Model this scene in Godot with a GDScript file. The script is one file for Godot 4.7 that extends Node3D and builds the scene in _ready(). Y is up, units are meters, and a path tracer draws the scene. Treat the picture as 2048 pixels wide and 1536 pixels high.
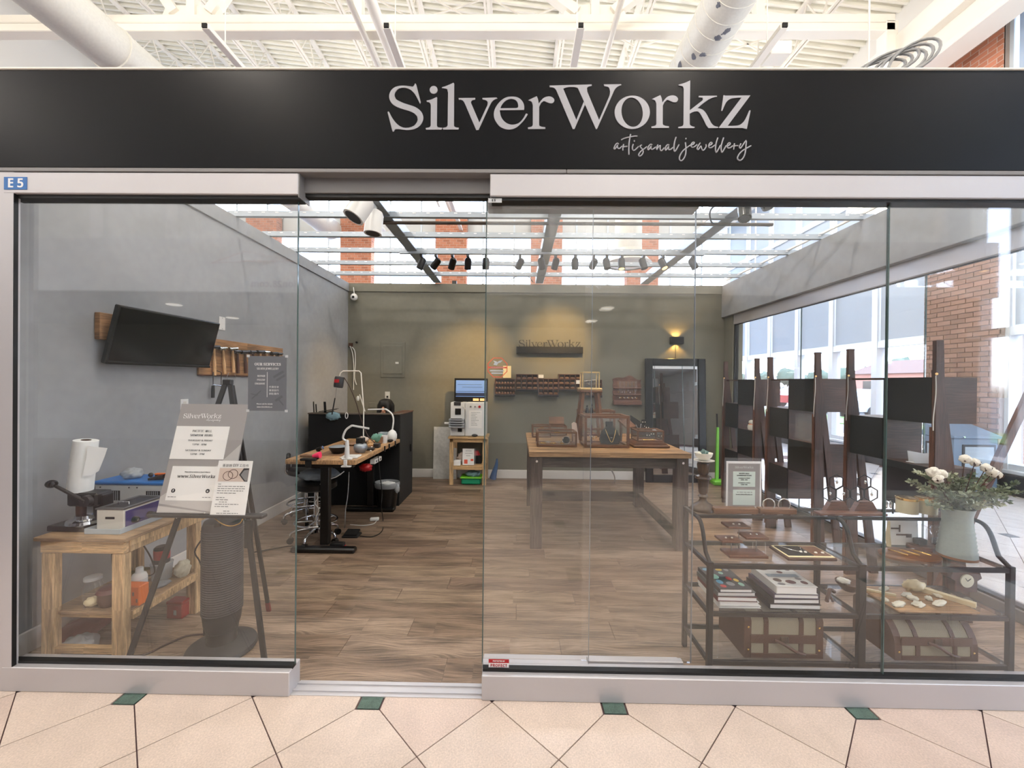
extends Node3D
# A jewellery shop front in a mall hall. Metres, y up. z = 0 is the outer face of the shop front, the room lies at negative z.

const FOCAL := 810.4                 # pixels, for a frame of 2048 x 1536
const EYE := Vector3(0, 1.5, 1.8976)
const TURN := Vector3(-0.0044756, 0.0121885, 0.0099175)   # pitch, yaw, roll in radians
const LEFT_X := -2.65
const BACK_Z := -4.41
const RIGHT_X := 3.15

var view := Basis.from_euler(TURN)
var mats := {}
var taken := {}
var meshes := {}
var rng := RandomNumberGenerator.new()


func _ready() -> void:
	rng.seed = 7
	set_camera_and_light()
	make_materials()
	build_hall()
	build_shop_shell()
	build_front()
	build_left_side()
	build_desk_side()
	build_back_wall()
	build_display_table()
	build_shelf_wall()
	build_window_shelf()
	build_overhead()
	build_outside()


func set_camera_and_light() -> void:
	var cam := Camera3D.new()
	cam.name = "camera"
	add_child(cam)
	cam.position = EYE
	cam.basis = view
	cam.fov = rad_to_deg(2.0 * atan(768.0 / FOCAL))
	cam.near = 0.05
	cam.far = 400.0
	cam.current = true
	var env := Environment.new()
	var sky := Sky.new()
	var look := ProceduralSkyMaterial.new()
	look.sky_top_color = Color(0.74, 0.84, 0.98)
	look.sky_horizon_color = Color(0.95, 0.97, 1.0)
	look.ground_horizon_color = Color(0.80, 0.82, 0.84)
	look.ground_bottom_color = Color(0.55, 0.55, 0.55)
	look.sky_energy_multiplier = SKY
	look.ground_energy_multiplier = SKY * 0.6
	sky.sky_material = look
	env.background_mode = Environment.BG_SKY
	env.sky = sky
	env.tonemap_mode = Environment.TONE_MAPPER_LINEAR
	env.tonemap_exposure = 0.4
	env.sdfgi_enabled = true
	env.ssao_enabled = true
	env.ssil_enabled = true
	var world := WorldEnvironment.new()
	world.name = "world"
	world.environment = env
	add_child(world)
	var sun := DirectionalLight3D.new()
	sun.name = "sun"
	sun.light_energy = 3.0
	sun.light_color = Color(1.0, 0.96, 0.90)
	sun.light_angular_distance = 0.6
	sun.shadow_enabled = true
	add_child(sun)
	sun.look_at_from_position(Vector3.ZERO, Vector3(-0.62, -0.52, 0.60))


const SKY := 4.5


# ---------------------------------------------------------------- pixels to places
func ray(px: float, py: float) -> Vector3:
	return view * Vector3((px - 1024.0) / FOCAL, (768.0 - py) / FOCAL, -1.0)

func on_z(px: float, py: float, z: float) -> Vector3:
	var d := ray(px, py)
	return EYE + d * ((z - EYE.z) / d.z)

func on_y(px: float, py: float, y: float) -> Vector3:
	var d := ray(px, py)
	return EYE + d * ((y - EYE.y) / d.y)

func on_x(px: float, py: float, x: float) -> Vector3:
	var d := ray(px, py)
	return EYE + d * ((x - EYE.x) / d.x)


# ---------------------------------------------------------------- mesh collector
class MB:
	var v := PackedVector3Array()
	var n := PackedVector3Array()
	var xf := Transform3D()

	func at(p: Vector3, b := Basis()) -> MB:
		xf = Transform3D(b, p)
		return self

	func put(a: Vector3, b: Vector3, c: Vector3, na: Vector3, nb: Vector3, nc: Vector3) -> void:
		# a, b, c run counter-clockwise seen from outside; the engine wants clockwise
		v.append(xf * a); v.append(xf * c); v.append(xf * b)
		n.append((xf.basis * na).normalized()); n.append((xf.basis * nc).normalized()); n.append((xf.basis * nb).normalized())

	func tri(a: Vector3, b: Vector3, c: Vector3, out: Vector3) -> void:
		var k := (b - a).cross(c - a)
		if k.length_squared() < 1e-18:
			return
		if k.dot(out) < 0.0:
			put(a, c, b, -k, -k, -k)
		else:
			put(a, b, c, k, k, k)

	func quad(a: Vector3, b: Vector3, c: Vector3, d: Vector3, out: Vector3) -> void:
		tri(a, b, c, out)
		tri(a, c, d, out)

	func box(c: Vector3, s: Vector3, b := 0.0) -> MB:
		var h := s * 0.5
		b = minf(b, minf(h.x, minf(h.y, h.z)) * 0.6)
		var p := func(sx: float, sy: float, sz: float, ax: int) -> Vector3:
			var r := Vector3(h.x - b, h.y - b, h.z - b)
			r[ax] = h[ax]
			return c + Vector3(r.x * sx, r.y * sy, r.z * sz)
		for ax in 3:
			for s1 in [-1.0, 1.0]:
				var o := Vector3.ZERO
				o[ax] = s1
				var k := []
				for t in [[-1.0, -1.0], [1.0, -1.0], [1.0, 1.0], [-1.0, 1.0]]:
					var g := Vector3.ZERO
					g[ax] = s1
					g[(ax + 1) % 3] = t[0]
					g[(ax + 2) % 3] = t[1]
					k.append(p.call(g.x, g.y, g.z, ax))
				quad(k[0], k[1], k[2], k[3], o)
		if b <= 0.0:
			return self
		for ax in 3:
			var a2 := (ax + 1) % 3
			var a3 := (ax + 2) % 3
			for s1 in [-1.0, 1.0]:
				for s2 in [-1.0, 1.0]:
					var g := Vector3.ZERO
					g[ax] = s1
					g[a2] = s2
					var k := []
					for e in [-1.0, 1.0]:
						var w := g
						w[a3] = e
						k.append(p.call(w.x, w.y, w.z, ax))
						k.append(p.call(w.x, w.y, w.z, a2))
					quad(k[0], k[1], k[3], k[2], g)
		for sx in [-1.0, 1.0]:
			for sy in [-1.0, 1.0]:
				for sz in [-1.0, 1.0]:
					tri(p.call(sx, sy, sz, 0), p.call(sx, sy, sz, 1), p.call(sx, sy, sz, 2), Vector3(sx, sy, sz))
		return self

	# a box from one corner to the other
	func span(a: Vector3, b: Vector3, bev := 0.0) -> MB:
		return box((a + b) * 0.5, (b - a).abs(), bev)

	# a bar of w x t from a to b; t is measured along the direction that lies closest to side
	func bar(a: Vector3, b: Vector3, w: float, t: float, side := Vector3.UP, w2 := -1.0) -> MB:
		var d := (b - a).normalized()
		var u := (side - d * side.dot(d)).normalized()
		var r := d.cross(u)
		if w2 < 0.0:
			w2 = w
		var k := []
		for e in [[a, w], [b, w2]]:
			for s in [[-1, -1], [1, -1], [1, 1], [-1, 1]]:
				k.append(e[0] + r * (s[0] * e[1] * 0.5) + u * (s[1] * t * 0.5))
		for i in 4:
			var j := (i + 1) % 4
			quad(k[i], k[j], k[4 + j], k[4 + i], (k[i] + k[j]) * 0.5 - a)
		quad(k[0], k[1], k[2], k[3], -d)
		quad(k[4], k[5], k[6], k[7], d)
		return self

	# profile: points (radius, height) from bottom to top, turned round y
	func lathe(profile: Array, seg := 20, squash := 1.0) -> MB:
		var m := profile.size()
		var nn := []
		for i in m - 1:
			var d: Vector2 = profile[i + 1] - profile[i]
			nn.append(Vector2(d.y, -d.x).normalized())
		for i in m - 1:
			var n0: Vector2 = nn[i]
			var n1: Vector2 = nn[i]
			if i > 0 and nn[i].dot(nn[i - 1]) > 0.72:
				n0 = (nn[i] + nn[i - 1]).normalized()
			if i < m - 2 and nn[i].dot(nn[i + 1]) > 0.72:
				n1 = (nn[i] + nn[i + 1]).normalized()
			var p0: Vector2 = profile[i]
			var p1: Vector2 = profile[i + 1]
			for j in seg:
				var c0 := Vector3(cos(TAU * j / seg), 0, sin(TAU * j / seg) * squash)
				var c1 := Vector3(cos(TAU * (j + 1) / seg), 0, sin(TAU * (j + 1) / seg) * squash)
				var a := c0 * p0.x + Vector3(0, p0.y, 0)
				var b := c1 * p0.x + Vector3(0, p0.y, 0)
				var c := c1 * p1.x + Vector3(0, p1.y, 0)
				var d := c0 * p1.x + Vector3(0, p1.y, 0)
				var na := c0 * n0.x + Vector3(0, n0.y, 0)
				var nb := c1 * n0.x + Vector3(0, n0.y, 0)
				var nc := c1 * n1.x + Vector3(0, n1.y, 0)
				var nd := c0 * n1.x + Vector3(0, n1.y, 0)
				if p0.x > 1e-6:
					put(a, c, b, na, nc, nb)
				if p1.x > 1e-6:
					put(a, d, c, na, nd, nc)
		return self

	func ball(c: Vector3, r: Vector3, seg := 14, rings := 8) -> MB:
		for i in rings:
			var t0 := PI * i / rings - PI / 2
			var t1 := PI * (i + 1) / rings - PI / 2
			for j in seg:
				var f0 := TAU * j / seg
				var f1 := TAU * (j + 1) / seg
				var k := []
				for e in [[t0, f0], [t0, f1], [t1, f1], [t1, f0]]:
					k.append(Vector3(cos(e[0]) * cos(e[1]), sin(e[0]), cos(e[0]) * sin(e[1])))
				var q := []
				for e in k:
					q.append(e / r)
				if i > 0:
					put(c + k[0] * r, c + k[2] * r, c + k[1] * r, q[0], q[2], q[1])
				if i < rings - 1:
					put(c + k[0] * r, c + k[3] * r, c + k[2] * r, q[0], q[3], q[2])
		return self

	# a round rod through pts; r may be one radius or one for each point
	func tube(pts: Array, r, seg := 8, closed := false) -> MB:
		var m := pts.size()
		var up := Vector3.ZERO
		var rings := []
		var norms := []
		for i in m:
			var d: Vector3
			if closed:
				d = pts[(i + 1) % m] - pts[(i + m - 1) % m]
			else:
				d = pts[mini(i + 1, m - 1)] - pts[maxi(i - 1, 0)]
			d = d.normalized()
			if up == Vector3.ZERO:
				up = Vector3.UP if absf(d.y) < 0.9 else Vector3.RIGHT
			up = (up - d * up.dot(d)).normalized()
			var side := d.cross(up)
			var rr: float = r[i] if r is Array else r
			var ring := []
			var nr := []
			for j in seg:
				var o := up * cos(TAU * j / seg) + side * sin(TAU * j / seg)
				ring.append(pts[i] + o * rr)
				nr.append(o)
			rings.append(ring)
			norms.append(nr)
		for i in (m if closed else m - 1):
			var a: Array = rings[i]
			var b: Array = rings[(i + 1) % m]
			var na: Array = norms[i]
			var nb: Array = norms[(i + 1) % m]
			for j in seg:
				var k := (j + 1) % seg
				put(a[j], a[k], b[k], na[j], na[k], nb[k])
				put(a[j], b[k], b[j], na[j], nb[k], nb[j])
		if not closed:
			for e in [[rings[0], pts[0] - pts[1]], [rings[m - 1], pts[m - 1] - pts[m - 2]]]:
				for j in range(1, seg - 1):
					tri(e[0][0], e[0][j], e[0][j + 1], e[1])
		return self

	func rod(a: Vector3, b: Vector3, r0: float, r1 := -1.0, seg := 12) -> MB:
		return tube([a, b], [r0, r0 if r1 < 0.0 else r1], seg)

	# an outline in x and y, pulled from z = 0 to z = d
	func prism(poly: PackedVector2Array, d: float) -> MB:
		if Geometry2D.is_polygon_clockwise(poly):
			poly.reverse()
		var t := Geometry2D.triangulate_polygon(poly)
		for i in range(0, t.size(), 3):
			for e in [[0.0, Vector3.BACK * -signf(-d)], [d, Vector3.BACK * signf(d)]]:
				var z: float = e[0]
				var o := Vector3(0, 0, (1.0 if d > 0.0 else -1.0) * (1.0 if z != 0.0 else -1.0))
				tri(Vector3(poly[t[i]].x, poly[t[i]].y, z), Vector3(poly[t[i + 1]].x, poly[t[i + 1]].y, z), Vector3(poly[t[i + 2]].x, poly[t[i + 2]].y, z), o)
		for i in poly.size():
			var a := poly[i]
			var b := poly[(i + 1) % poly.size()]
			var o := Vector3(b.y - a.y, a.x - b.x, 0)
			quad(Vector3(a.x, a.y, 0), Vector3(b.x, b.y, 0), Vector3(b.x, b.y, d), Vector3(a.x, a.y, d), o)
		return self

	# a sheet through a grid of points, given a small thickness
	func sheet(rows: Array, thick: float) -> MB:
		var h := rows.size()
		var w: int = rows[0].size()
		var nm := []
		for i in h:
			var r := []
			for j in w:
				var du: Vector3 = rows[i][mini(j + 1, w - 1)] - rows[i][maxi(j - 1, 0)]
				var dv: Vector3 = rows[mini(i + 1, h - 1)][j] - rows[maxi(i - 1, 0)][j]
				r.append(du.cross(dv).normalized())
			nm.append(r)
		for i in h - 1:
			for j in w - 1:
				var k := [[i, j], [i, j + 1], [i + 1, j + 1], [i + 1, j]]
				var a := []
				var b := []
				var q := []
				for e in k:
					var o: Vector3 = nm[e[0]][e[1]]
					q.append(o)
					a.append(rows[e[0]][e[1]] + o * thick * 0.5)
					b.append(rows[e[0]][e[1]] - o * thick * 0.5)
				put(a[0], a[1], a[2], q[0], q[1], q[2])
				put(a[0], a[2], a[3], q[0], q[2], q[3])
				put(b[0], b[2], b[1], -q[0], -q[2], -q[1])
				put(b[0], b[3], b[2], -q[0], -q[3], -q[2])
		return self

	func mesh() -> ArrayMesh:
		var arr := []
		arr.resize(Mesh.ARRAY_MAX)
		arr[Mesh.ARRAY_VERTEX] = v
		arr[Mesh.ARRAY_NORMAL] = n
		var m := ArrayMesh.new()
		m.add_surface_from_arrays(Mesh.PRIMITIVE_TRIANGLES, arr)
		return m


func mb() -> MB:
	return MB.new()

func bx(x: float, y: float, z: float, b := 0.0) -> ArrayMesh:
	var key := "b%.4f,%.4f,%.4f,%.4f" % [x, y, z, b]
	if not meshes.has(key):
		meshes[key] = mb().box(Vector3.ZERO, Vector3(x, y, z), b).mesh()
	return meshes[key]


# ---------------------------------------------------------------- nodes
func numbered(called: String) -> String:
	var k: int = taken.get(called, 0)
	taken[called] = k + 1
	return called if k == 0 else "%s_%03d" % [called, k]

func tag(o: Node3D, label: String, category: String, group := "") -> void:
	o.set_meta("label", label)
	o.set_meta("category", category)
	if group:
		o.set_meta("group", group)

func thing(called: String, label: String, category: String, pos := Vector3.ZERO, yaw := 0.0, group := "") -> Node3D:
	var o := Node3D.new()
	o.name = numbered(called)
	add_child(o)
	o.position = pos
	o.rotation.y = yaw
	tag(o, label, category, group)
	return o

func part(parent: Node3D, called: String, shape, material: String, pos := Vector3.ZERO, rot := Vector3.ZERO) -> MeshInstance3D:
	var o := MeshInstance3D.new()
	o.name = called
	o.mesh = shape.mesh() if shape is MB else shape
	o.material_override = mats[material]
	parent.add_child(o, true)
	o.position = pos
	o.rotation = rot
	return o

func single(called: String, label: String, category: String, shape, material: String, pos := Vector3.ZERO, yaw := 0.0, group := "") -> MeshInstance3D:
	var o := part(self, numbered(called), shape, material, pos, Vector3(0, yaw, 0))
	tag(o, label, category, group)
	return o

func setting(called: String, shape, material: String, pos := Vector3.ZERO) -> MeshInstance3D:
	var o := part(self, numbered(called), shape, material, pos)
	o.set_meta("kind", "structure")
	return o

func setting_root(called: String, pos := Vector3.ZERO) -> Node3D:
	var o := Node3D.new()
	o.name = numbered(called)
	o.set_meta("kind", "structure")
	add_child(o)
	o.position = pos
	return o

func again(o: Node3D, pos: Vector3, label := "", yaw := INF) -> Node3D:
	var c: Node3D = o.duplicate()
	var base: String = o.name
	if base.length() > 4 and base[base.length() - 4] == "_" and base.right(3).is_valid_int():
		base = base.left(base.length() - 4)
	c.name = numbered(base)
	add_child(c)
	c.position = pos
	if label:
		c.set_meta("label", label)
	if yaw != INF:
		c.rotation.y = yaw
	return c

var fonts := {}
func words(parent: Node3D, text: String, high: float, material: String, pos: Vector3, basis := Basis(), font := "Droid Sans", bold := false, align := HORIZONTAL_ALIGNMENT_CENTER, called := "lettering", wide := 1.0, deep := 0.0012) -> MeshInstance3D:
	var key := font + str(bold)
	if not fonts.has(key):
		var f := SystemFont.new()
		f.font_names = PackedStringArray([font])
		f.font_weight = 700 if bold else 400
		fonts[key] = f
	var t := TextMesh.new()
	t.text = text
	t.font = fonts[key]
	t.font_size = 32
	t.curve_step = 3.0
	t.pixel_size = high / 32.0 / 0.72      # high: height of a capital letter
	t.depth = deep
	t.horizontal_alignment = align
	t.vertical_alignment = VERTICAL_ALIGNMENT_CENTER
	var o := MeshInstance3D.new()
	o.name = called
	o.mesh = t
	o.material_override = mats[material]
	parent.add_child(o, true)
	o.transform = Transform3D(basis * Basis.from_scale(Vector3(wide, 1, 1)), pos)
	return o


# ---------------------------------------------------------------- materials
func flat(called: String, color: Color, rough := 0.6, metal := 0.0) -> StandardMaterial3D:
	var m := StandardMaterial3D.new()
	m.resource_name = called
	m.albedo_color = color
	m.roughness = rough
	m.metallic = metal
	mats[called] = m
	return m

func clear(called: String, color: Color, alpha: float) -> StandardMaterial3D:
	var m := flat(called, Color(color.r, color.g, color.b, alpha), 0.02)
	m.transparency = BaseMaterial3D.TRANSPARENCY_ALPHA
	return m

func glow(called: String, color: Color, energy: float) -> StandardMaterial3D:
	var m := flat(called, color, 0.5)
	m.emission_enabled = true
	m.emission = color
	m.emission_energy_multiplier = energy
	return m

func textured(called: String, color: Color, tex: Texture2D, scale: float, rough := 0.6, offset := Vector3.ZERO, world := false) -> StandardMaterial3D:
	var m := flat(called, color, rough)
	m.albedo_texture = tex
	m.uv1_triplanar = true
	m.uv1_world_triplanar = world
	m.uv1_scale = Vector3.ONE * scale
	m.uv1_offset = offset
	m.uv1_triplanar_sharpness = 8.0
	return m

# grain of wood: streaks that run along u (or along v when upright)
func grain(size: int, seed_: int, upright: bool, strength: float, knots: float) -> ImageTexture:
	var a := FastNoiseLite.new()
	a.seed = seed_
	a.frequency = 1.0
	a.fractal_octaves = 4
	var b := FastNoiseLite.new()
	b.seed = seed_ + 9
	b.frequency = 1.0
	b.fractal_octaves = 2
	var im := Image.create(size, size, false, Image.FORMAT_RGB8)
	for y in size:
		for x in size:
			var u := float(x) / size
			var t := float(y) / size
			if upright:
				var k := u
				u = t
				t = k
			var bend := b.get_noise_2d(u * 2.0, t * 3.0) * (0.012 + 0.05 * knots)
			var s := a.get_noise_2d(u * 3.0 + 5.0, (t + bend) * 60.0)
			var f := a.get_noise_2d(u * 14.0, (t + bend * 0.5) * 230.0 + 40.0)
			var w := b.get_noise_2d(u * 2.0 + 20.0, t * 5.0)
			var g := clampf(0.82 + strength * (0.30 * s + 0.16 * f + 0.22 * w), 0.25, 1.0)
			im.set_pixel(x, y, Color(g, g * (0.985 - 0.03 * (1.0 - g)), g * (0.97 - 0.06 * (1.0 - g))))
	return ImageTexture.create_from_image(im)

func speckle(size: int, seed_: int, freq: float, strength: float, octaves := 3) -> ImageTexture:
	var a := FastNoiseLite.new()
	a.seed = seed_
	a.frequency = freq / size
	a.fractal_octaves = octaves
	var b := FastNoiseLite.new()
	b.seed = seed_ + 3
	b.frequency = 3.0 / size
	var im := Image.create(size, size, false, Image.FORMAT_RGB8)
	for y in size:
		for x in size:
			var g := clampf(0.88 + strength * (a.get_noise_2d(x, y) + 0.4 * b.get_noise_2d(x, y)), 0.0, 1.0)
			im.set_pixel(x, y, Color(g, g, g))
	return ImageTexture.create_from_image(im)

# coursed brickwork for walls too far off to tell the bricks apart: 4 courses of 2 bricks
func far_bricks() -> ImageTexture:
	var im := Image.create(256, 192, false, Image.FORMAT_RGB8)
	im.fill(Color(0.74, 0.66, 0.60))
	var r := RandomNumberGenerator.new()
	r.seed = 21
	for c in 4:
		for k in range(-1, 3):
			var x := k * 128 + (64 if c % 2 else 0)
			var g := r.randf_range(-0.06, 0.06)
			im.fill_rect(Rect2i(x + 3, c * 48 + 3, 122, 42), Color(0.72 + g, 0.47 + g * 0.8, 0.36 + g * 0.7))
	for y in 192:
		for x in 256:
			var p := im.get_pixel(x, y)
			var g := r.randf_range(-0.03, 0.03)
			im.set_pixel(x, y, Color(p.r + g, p.g + g, p.b + g))
	return ImageTexture.create_from_image(im)

# woven cane of the suitcases
func weave() -> ImageTexture:
	var im := Image.create(128, 128, false, Image.FORMAT_RGB8)
	for y in 128:
		for x in 128:
			var a := sin((x + y) * TAU / 16.0)
			var b := sin((x - y) * TAU / 16.0)
			var g := 0.80 + 0.16 * a * b + 0.06 * a
			im.set_pixel(x, y, Color(g, g * 0.98, g * 0.92))
	return ImageTexture.create_from_image(im)

func make_materials() -> void:
	var g_along := grain(512, 3, false, 0.75, 0.0)
	var g_up := grain(512, 5, true, 0.75, 0.0)
	var g_vinyl := grain(512, 11, false, 0.95, 1.2)
	var fine := speckle(256, 4, 90.0, 0.10)
	var cloudy := speckle(256, 8, 14.0, 0.022)
	# hall
	textured("tile_cream", Color(0.91, 0.83, 0.77), fine, 1.3, 0.38)
	textured("tile_cream_light", Color(0.93, 0.85, 0.79), fine, 1.3, 0.36, Vector3(0.3, 0, 0.5))
	textured("tile_cream_rosy", Color(0.90, 0.81, 0.755), fine, 1.3, 0.4, Vector3(0.7, 0, 0.2))
	textured("tile_grey", Color(0.86, 0.84, 0.82), fine, 1.3, 0.22, Vector3(0.1, 0, 0.9))
	textured("tile_green", Color(0.36, 0.45, 0.41), speckle(128, 31, 60.0, 0.45), 5.0, 0.65)
	textured("tile_slate", Color(0.38, 0.40, 0.42), fine, 5.0, 0.25)
	flat("grout", Color(0.36, 0.28, 0.29), 0.9)
	flat("slab", Color(0.80, 0.75, 0.70), 0.7)
	flat("steel_white", Color(0.93, 0.91, 0.87), 0.55)
	flat("deck_white", Color(0.95, 0.94, 0.89), 0.6)
	textured("duct_white", Color(0.94, 0.93, 0.89), cloudy, 1.5, 0.5)
	flat("paint_chip", Color(0.40, 0.41, 0.45), 0.7)
	flat("hall_wall", Color(0.86, 0.85, 0.83), 0.8)
	var fb := textured("brick_far", Color(1.0, 1.0, 1.0), far_bricks(), 1.0, 0.9)
	fb.uv1_scale = Vector3(2.2, 3.3, 2.2)
	textured("brick_a", Color(0.60, 0.47, 0.40), fine, 4.0, 0.9)
	textured("brick_b", Color(0.56, 0.44, 0.37), fine, 4.0, 0.9, Vector3(0.4, 0.3, 0.1))
	textured("brick_c", Color(0.63, 0.50, 0.43), fine, 4.0, 0.9, Vector3(0.8, 0.1, 0.6))
	flat("mortar", Color(0.60, 0.54, 0.50), 0.95)
	flat("window_alu", Color(0.86, 0.90, 0.93), 0.4, 0.2)
	flat("spandrel", Color(0.84, 0.85, 0.84), 0.5)
	var bl := flat("blind_cloth", Color(0.72, 0.76, 0.79), 0.85)
	bl.backlight_enabled = true
	bl.backlight = Color(0.52, 0.57, 0.62)
	clear("window_glass", Color(0.9, 0.97, 1.0), 0.03)
	flat("dark_granite", Color(0.17, 0.17, 0.18), 0.3)
	# shop shell
	textured("wall_grey", Color(0.69, 0.70, 0.71), cloudy, 0.7, 0.85)
	textured("wall_khaki", Color(0.53, 0.52, 0.465), cloudy, 0.7, 0.85)
	flat("trim_white", Color(0.88, 0.87, 0.85), 0.45)
	flat("trim_grey", Color(0.62, 0.63, 0.63), 0.5)
	var tint := [Color(0.62, 0.54, 0.47), Color(0.57, 0.49, 0.42), Color(0.66, 0.58, 0.51), Color(0.60, 0.52, 0.45), Color(0.54, 0.46, 0.40), Color(0.64, 0.56, 0.48)]
	for i in 6:
		var w := textured("plank_%d" % i, tint[i], g_vinyl, 0.8, 0.42, Vector3(0.37 * i, 0.2 * i, 0.173 * i))
		w.uv1_scale = Vector3(0.8, 1.6, 1.6)
	# shop front
	var fm := flat("fascia_black", Color(0.022, 0.025, 0.038), 0.30)
	fm.metallic_specular = 0.24
	flat("sign_silver", Color(0.62, 0.62, 0.64), 0.45, 0.1)
	flat("frame_silver", Color(0.76, 0.75, 0.76), 0.38, 0.35)
	flat("frame_dull", Color(0.50, 0.49, 0.49), 0.5, 0.2)
	flat("gasket", Color(0.03, 0.03, 0.035), 0.5)
	clear("shop_glass", Color(0.88, 0.96, 0.94), 0.006)
	clear("case_glass", Color(0.95, 1.0, 0.98), 0.02)
	clear("acrylic", Color(0.95, 0.98, 1.0), 0.06)
	flat("glass_edge", Color(0.30, 0.37, 0.36), 0.1)
	flat("label_blue", Color(0.16, 0.40, 0.66), 0.5)
	flat("paint_white", Color(0.93, 0.93, 0.93), 0.5)
	flat("label_pale", Color(0.80, 0.81, 0.82), 0.5)
	flat("label_red", Color(0.66, 0.07, 0.12), 0.45)
	flat("sticker_red", Color(0.86, 0.36, 0.27), 0.5)
	flat("sticker_pale", Color(0.78, 0.82, 0.86), 0.5)
	flat("ink", Color(0.10, 0.10, 0.11), 0.6)
	flat("ink_grey", Color(0.38, 0.40, 0.41), 0.6)
	flat("poster_grey", Color(0.42, 0.43, 0.46), 0.5)
	flat("tool_print", Color(0.35, 0.36, 0.39), 0.5)
	flat("board_taupe", Color(0.60, 0.585, 0.58), 0.6)
	flat("board_light", Color(0.74, 0.73, 0.72), 0.6)
	flat("paper", Color(0.93, 0.93, 0.92), 0.8)
	flat("paper_mint", Color(0.82, 0.88, 0.85), 0.7)
	flat("paper_cream", Color(0.92, 0.87, 0.70), 0.8)
	flat("photo_beige", Color(0.82, 0.75, 0.70), 0.6)
	# woods
	textured("pine_along", Color(0.90, 0.76, 0.56), g_along, 1.3, 0.55)
	textured("pine_up", Color(0.90, 0.77, 0.58), g_up, 1.3, 0.55)
	textured("pine_dirty", Color(0.68, 0.57, 0.44), g_along, 1.3, 0.7)
	textured("butcher", Color(0.88, 0.71, 0.52), g_up, 1.1, 0.45)
	textured("oak_top", Color(0.78, 0.63, 0.46), g_along, 0.9, 0.5)
	textured("grey_wood_along", Color(0.40, 0.36, 0.32), g_along, 1.1, 0.6)
	textured("grey_wood_up", Color(0.42, 0.37, 0.33), g_up, 1.1, 0.6)
	textured("walnut_along", Color(0.45, 0.29, 0.21), g_along, 1.6, 0.4)
	textured("walnut_up", Color(0.45, 0.29, 0.21), g_up, 1.6, 0.4)
	textured("cherry_along", Color(0.50, 0.34, 0.22), g_along, 1.8, 0.35)
	textured("cherry_up", Color(0.50, 0.34, 0.22), g_up, 1.8, 0.35)
	textured("espresso_up", Color(0.36, 0.25, 0.20), g_up, 1.5, 0.45)
	textured("espresso_along", Color(0.36, 0.26, 0.21), g_along, 1.5, 0.45)
	textured("rack_wood", Color(0.52, 0.37, 0.31), g_along, 1.6, 0.5)
	textured("maple", Color(0.92, 0.82, 0.60), g_along, 1.6, 0.4)
	textured("pegboard", Color(0.72, 0.55, 0.38), g_along, 1.0, 0.7)
	textured("handle_ash", Color(0.95, 0.78, 0.57), g_up, 2.0, 0.5)
	textured("handle_dark", Color(0.36, 0.20, 0.13), g_up, 2.0, 0.5)
	textured("bronze_wood", Color(0.33, 0.26, 0.19), g_up, 2.5, 0.3)
	# fabrics, plastics, metals
	flat("black_matt", Color(0.035, 0.037, 0.042), 0.75)
	flat("black_felt", Color(0.030, 0.033, 0.040), 0.95)
	flat("black_satin", Color(0.03, 0.03, 0.033), 0.35)
	flat("black_gloss", Color(0.02, 0.022, 0.025), 0.12)
	flat("black_soft", Color(0.07, 0.07, 0.075), 0.55)
	flat("panel_grey", Color(0.13, 0.135, 0.14), 0.6)
	flat("charcoal", Color(0.19, 0.19, 0.20), 0.55)
	flat("fan_grey", Color(0.17, 0.17, 0.175), 0.5)
	flat("iron_black", Color(0.08, 0.075, 0.075), 0.45, 0.3)
	flat("cable_black", Color(0.03, 0.03, 0.03), 0.5)
	flat("cable_grey", Color(0.55, 0.55, 0.55), 0.5)
	flat("cable_white", Color(0.85, 0.85, 0.83), 0.5)
	flat("cable_brown", Color(0.20, 0.11, 0.09), 0.5)
	flat("chrome", Color(0.85, 0.86, 0.88), 0.08, 1.0)
	flat("steel", Color(0.62, 0.62, 0.62), 0.3, 0.9)
	flat("steel_dark", Color(0.30, 0.29, 0.29), 0.35, 0.8)
	flat("brass", Color(0.80, 0.64, 0.36), 0.25, 1.0)
	flat("gold", Color(0.95, 0.78, 0.45), 0.2, 1.0)
	flat("silver", Color(0.90, 0.90, 0.88), 0.15, 1.0)
	flat("pearl", Color(0.93, 0.91, 0.87), 0.2)
	flat("zinc", Color(0.62, 0.65, 0.68), 0.4, 0.6)
	flat("plastic_white", Color(0.90, 0.90, 0.89), 0.35)
	flat("plastic_cream", Color(0.83, 0.82, 0.78), 0.4)
	flat("plastic_red", Color(0.60, 0.05, 0.08), 0.4)
	flat("plastic_blue", Color(0.18, 0.45, 0.74), 0.4)
	flat("plastic_orange", Color(0.86, 0.42, 0.12), 0.5)
	flat("plastic_green", Color(0.10, 0.55, 0.40), 0.4)
	flat("plastic_lime", Color(0.42, 0.72, 0.16), 0.45)
	flat("plastic_pink", Color(0.95, 0.22, 0.40), 0.6)
	flat("plastic_violet", Color(0.27, 0.24, 0.44), 0.4)
	var tub := flat("tub_clear", Color(0.80, 0.85, 0.88, 0.45), 0.3)
	tub.transparency = BaseMaterial3D.TRANSPARENCY_ALPHA
	var bag := flat("bag_clear", Color(0.82, 0.84, 0.85, 0.4), 0.35)
	bag.transparency = BaseMaterial3D.TRANSPARENCY_ALPHA
	flat("cloth_grey", Color(0.50, 0.53, 0.56), 0.95)
	flat("cloth_teal", Color(0.45, 0.56, 0.60), 0.95)
	flat("cloth_green", Color(0.42, 0.60, 0.54), 0.95)
	flat("cloth_cream", Color(0.76, 0.74, 0.66), 0.95)
	flat("tissue", Color(0.94, 0.95, 0.94), 0.95)
	flat("leather_brown", Color(0.30, 0.19, 0.13), 0.5)
	flat("leather_tan", Color(0.53, 0.40, 0.30), 0.6)
	textured("cane", Color(0.74, 0.72, 0.66), weave(), 24.0, 0.7)
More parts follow.
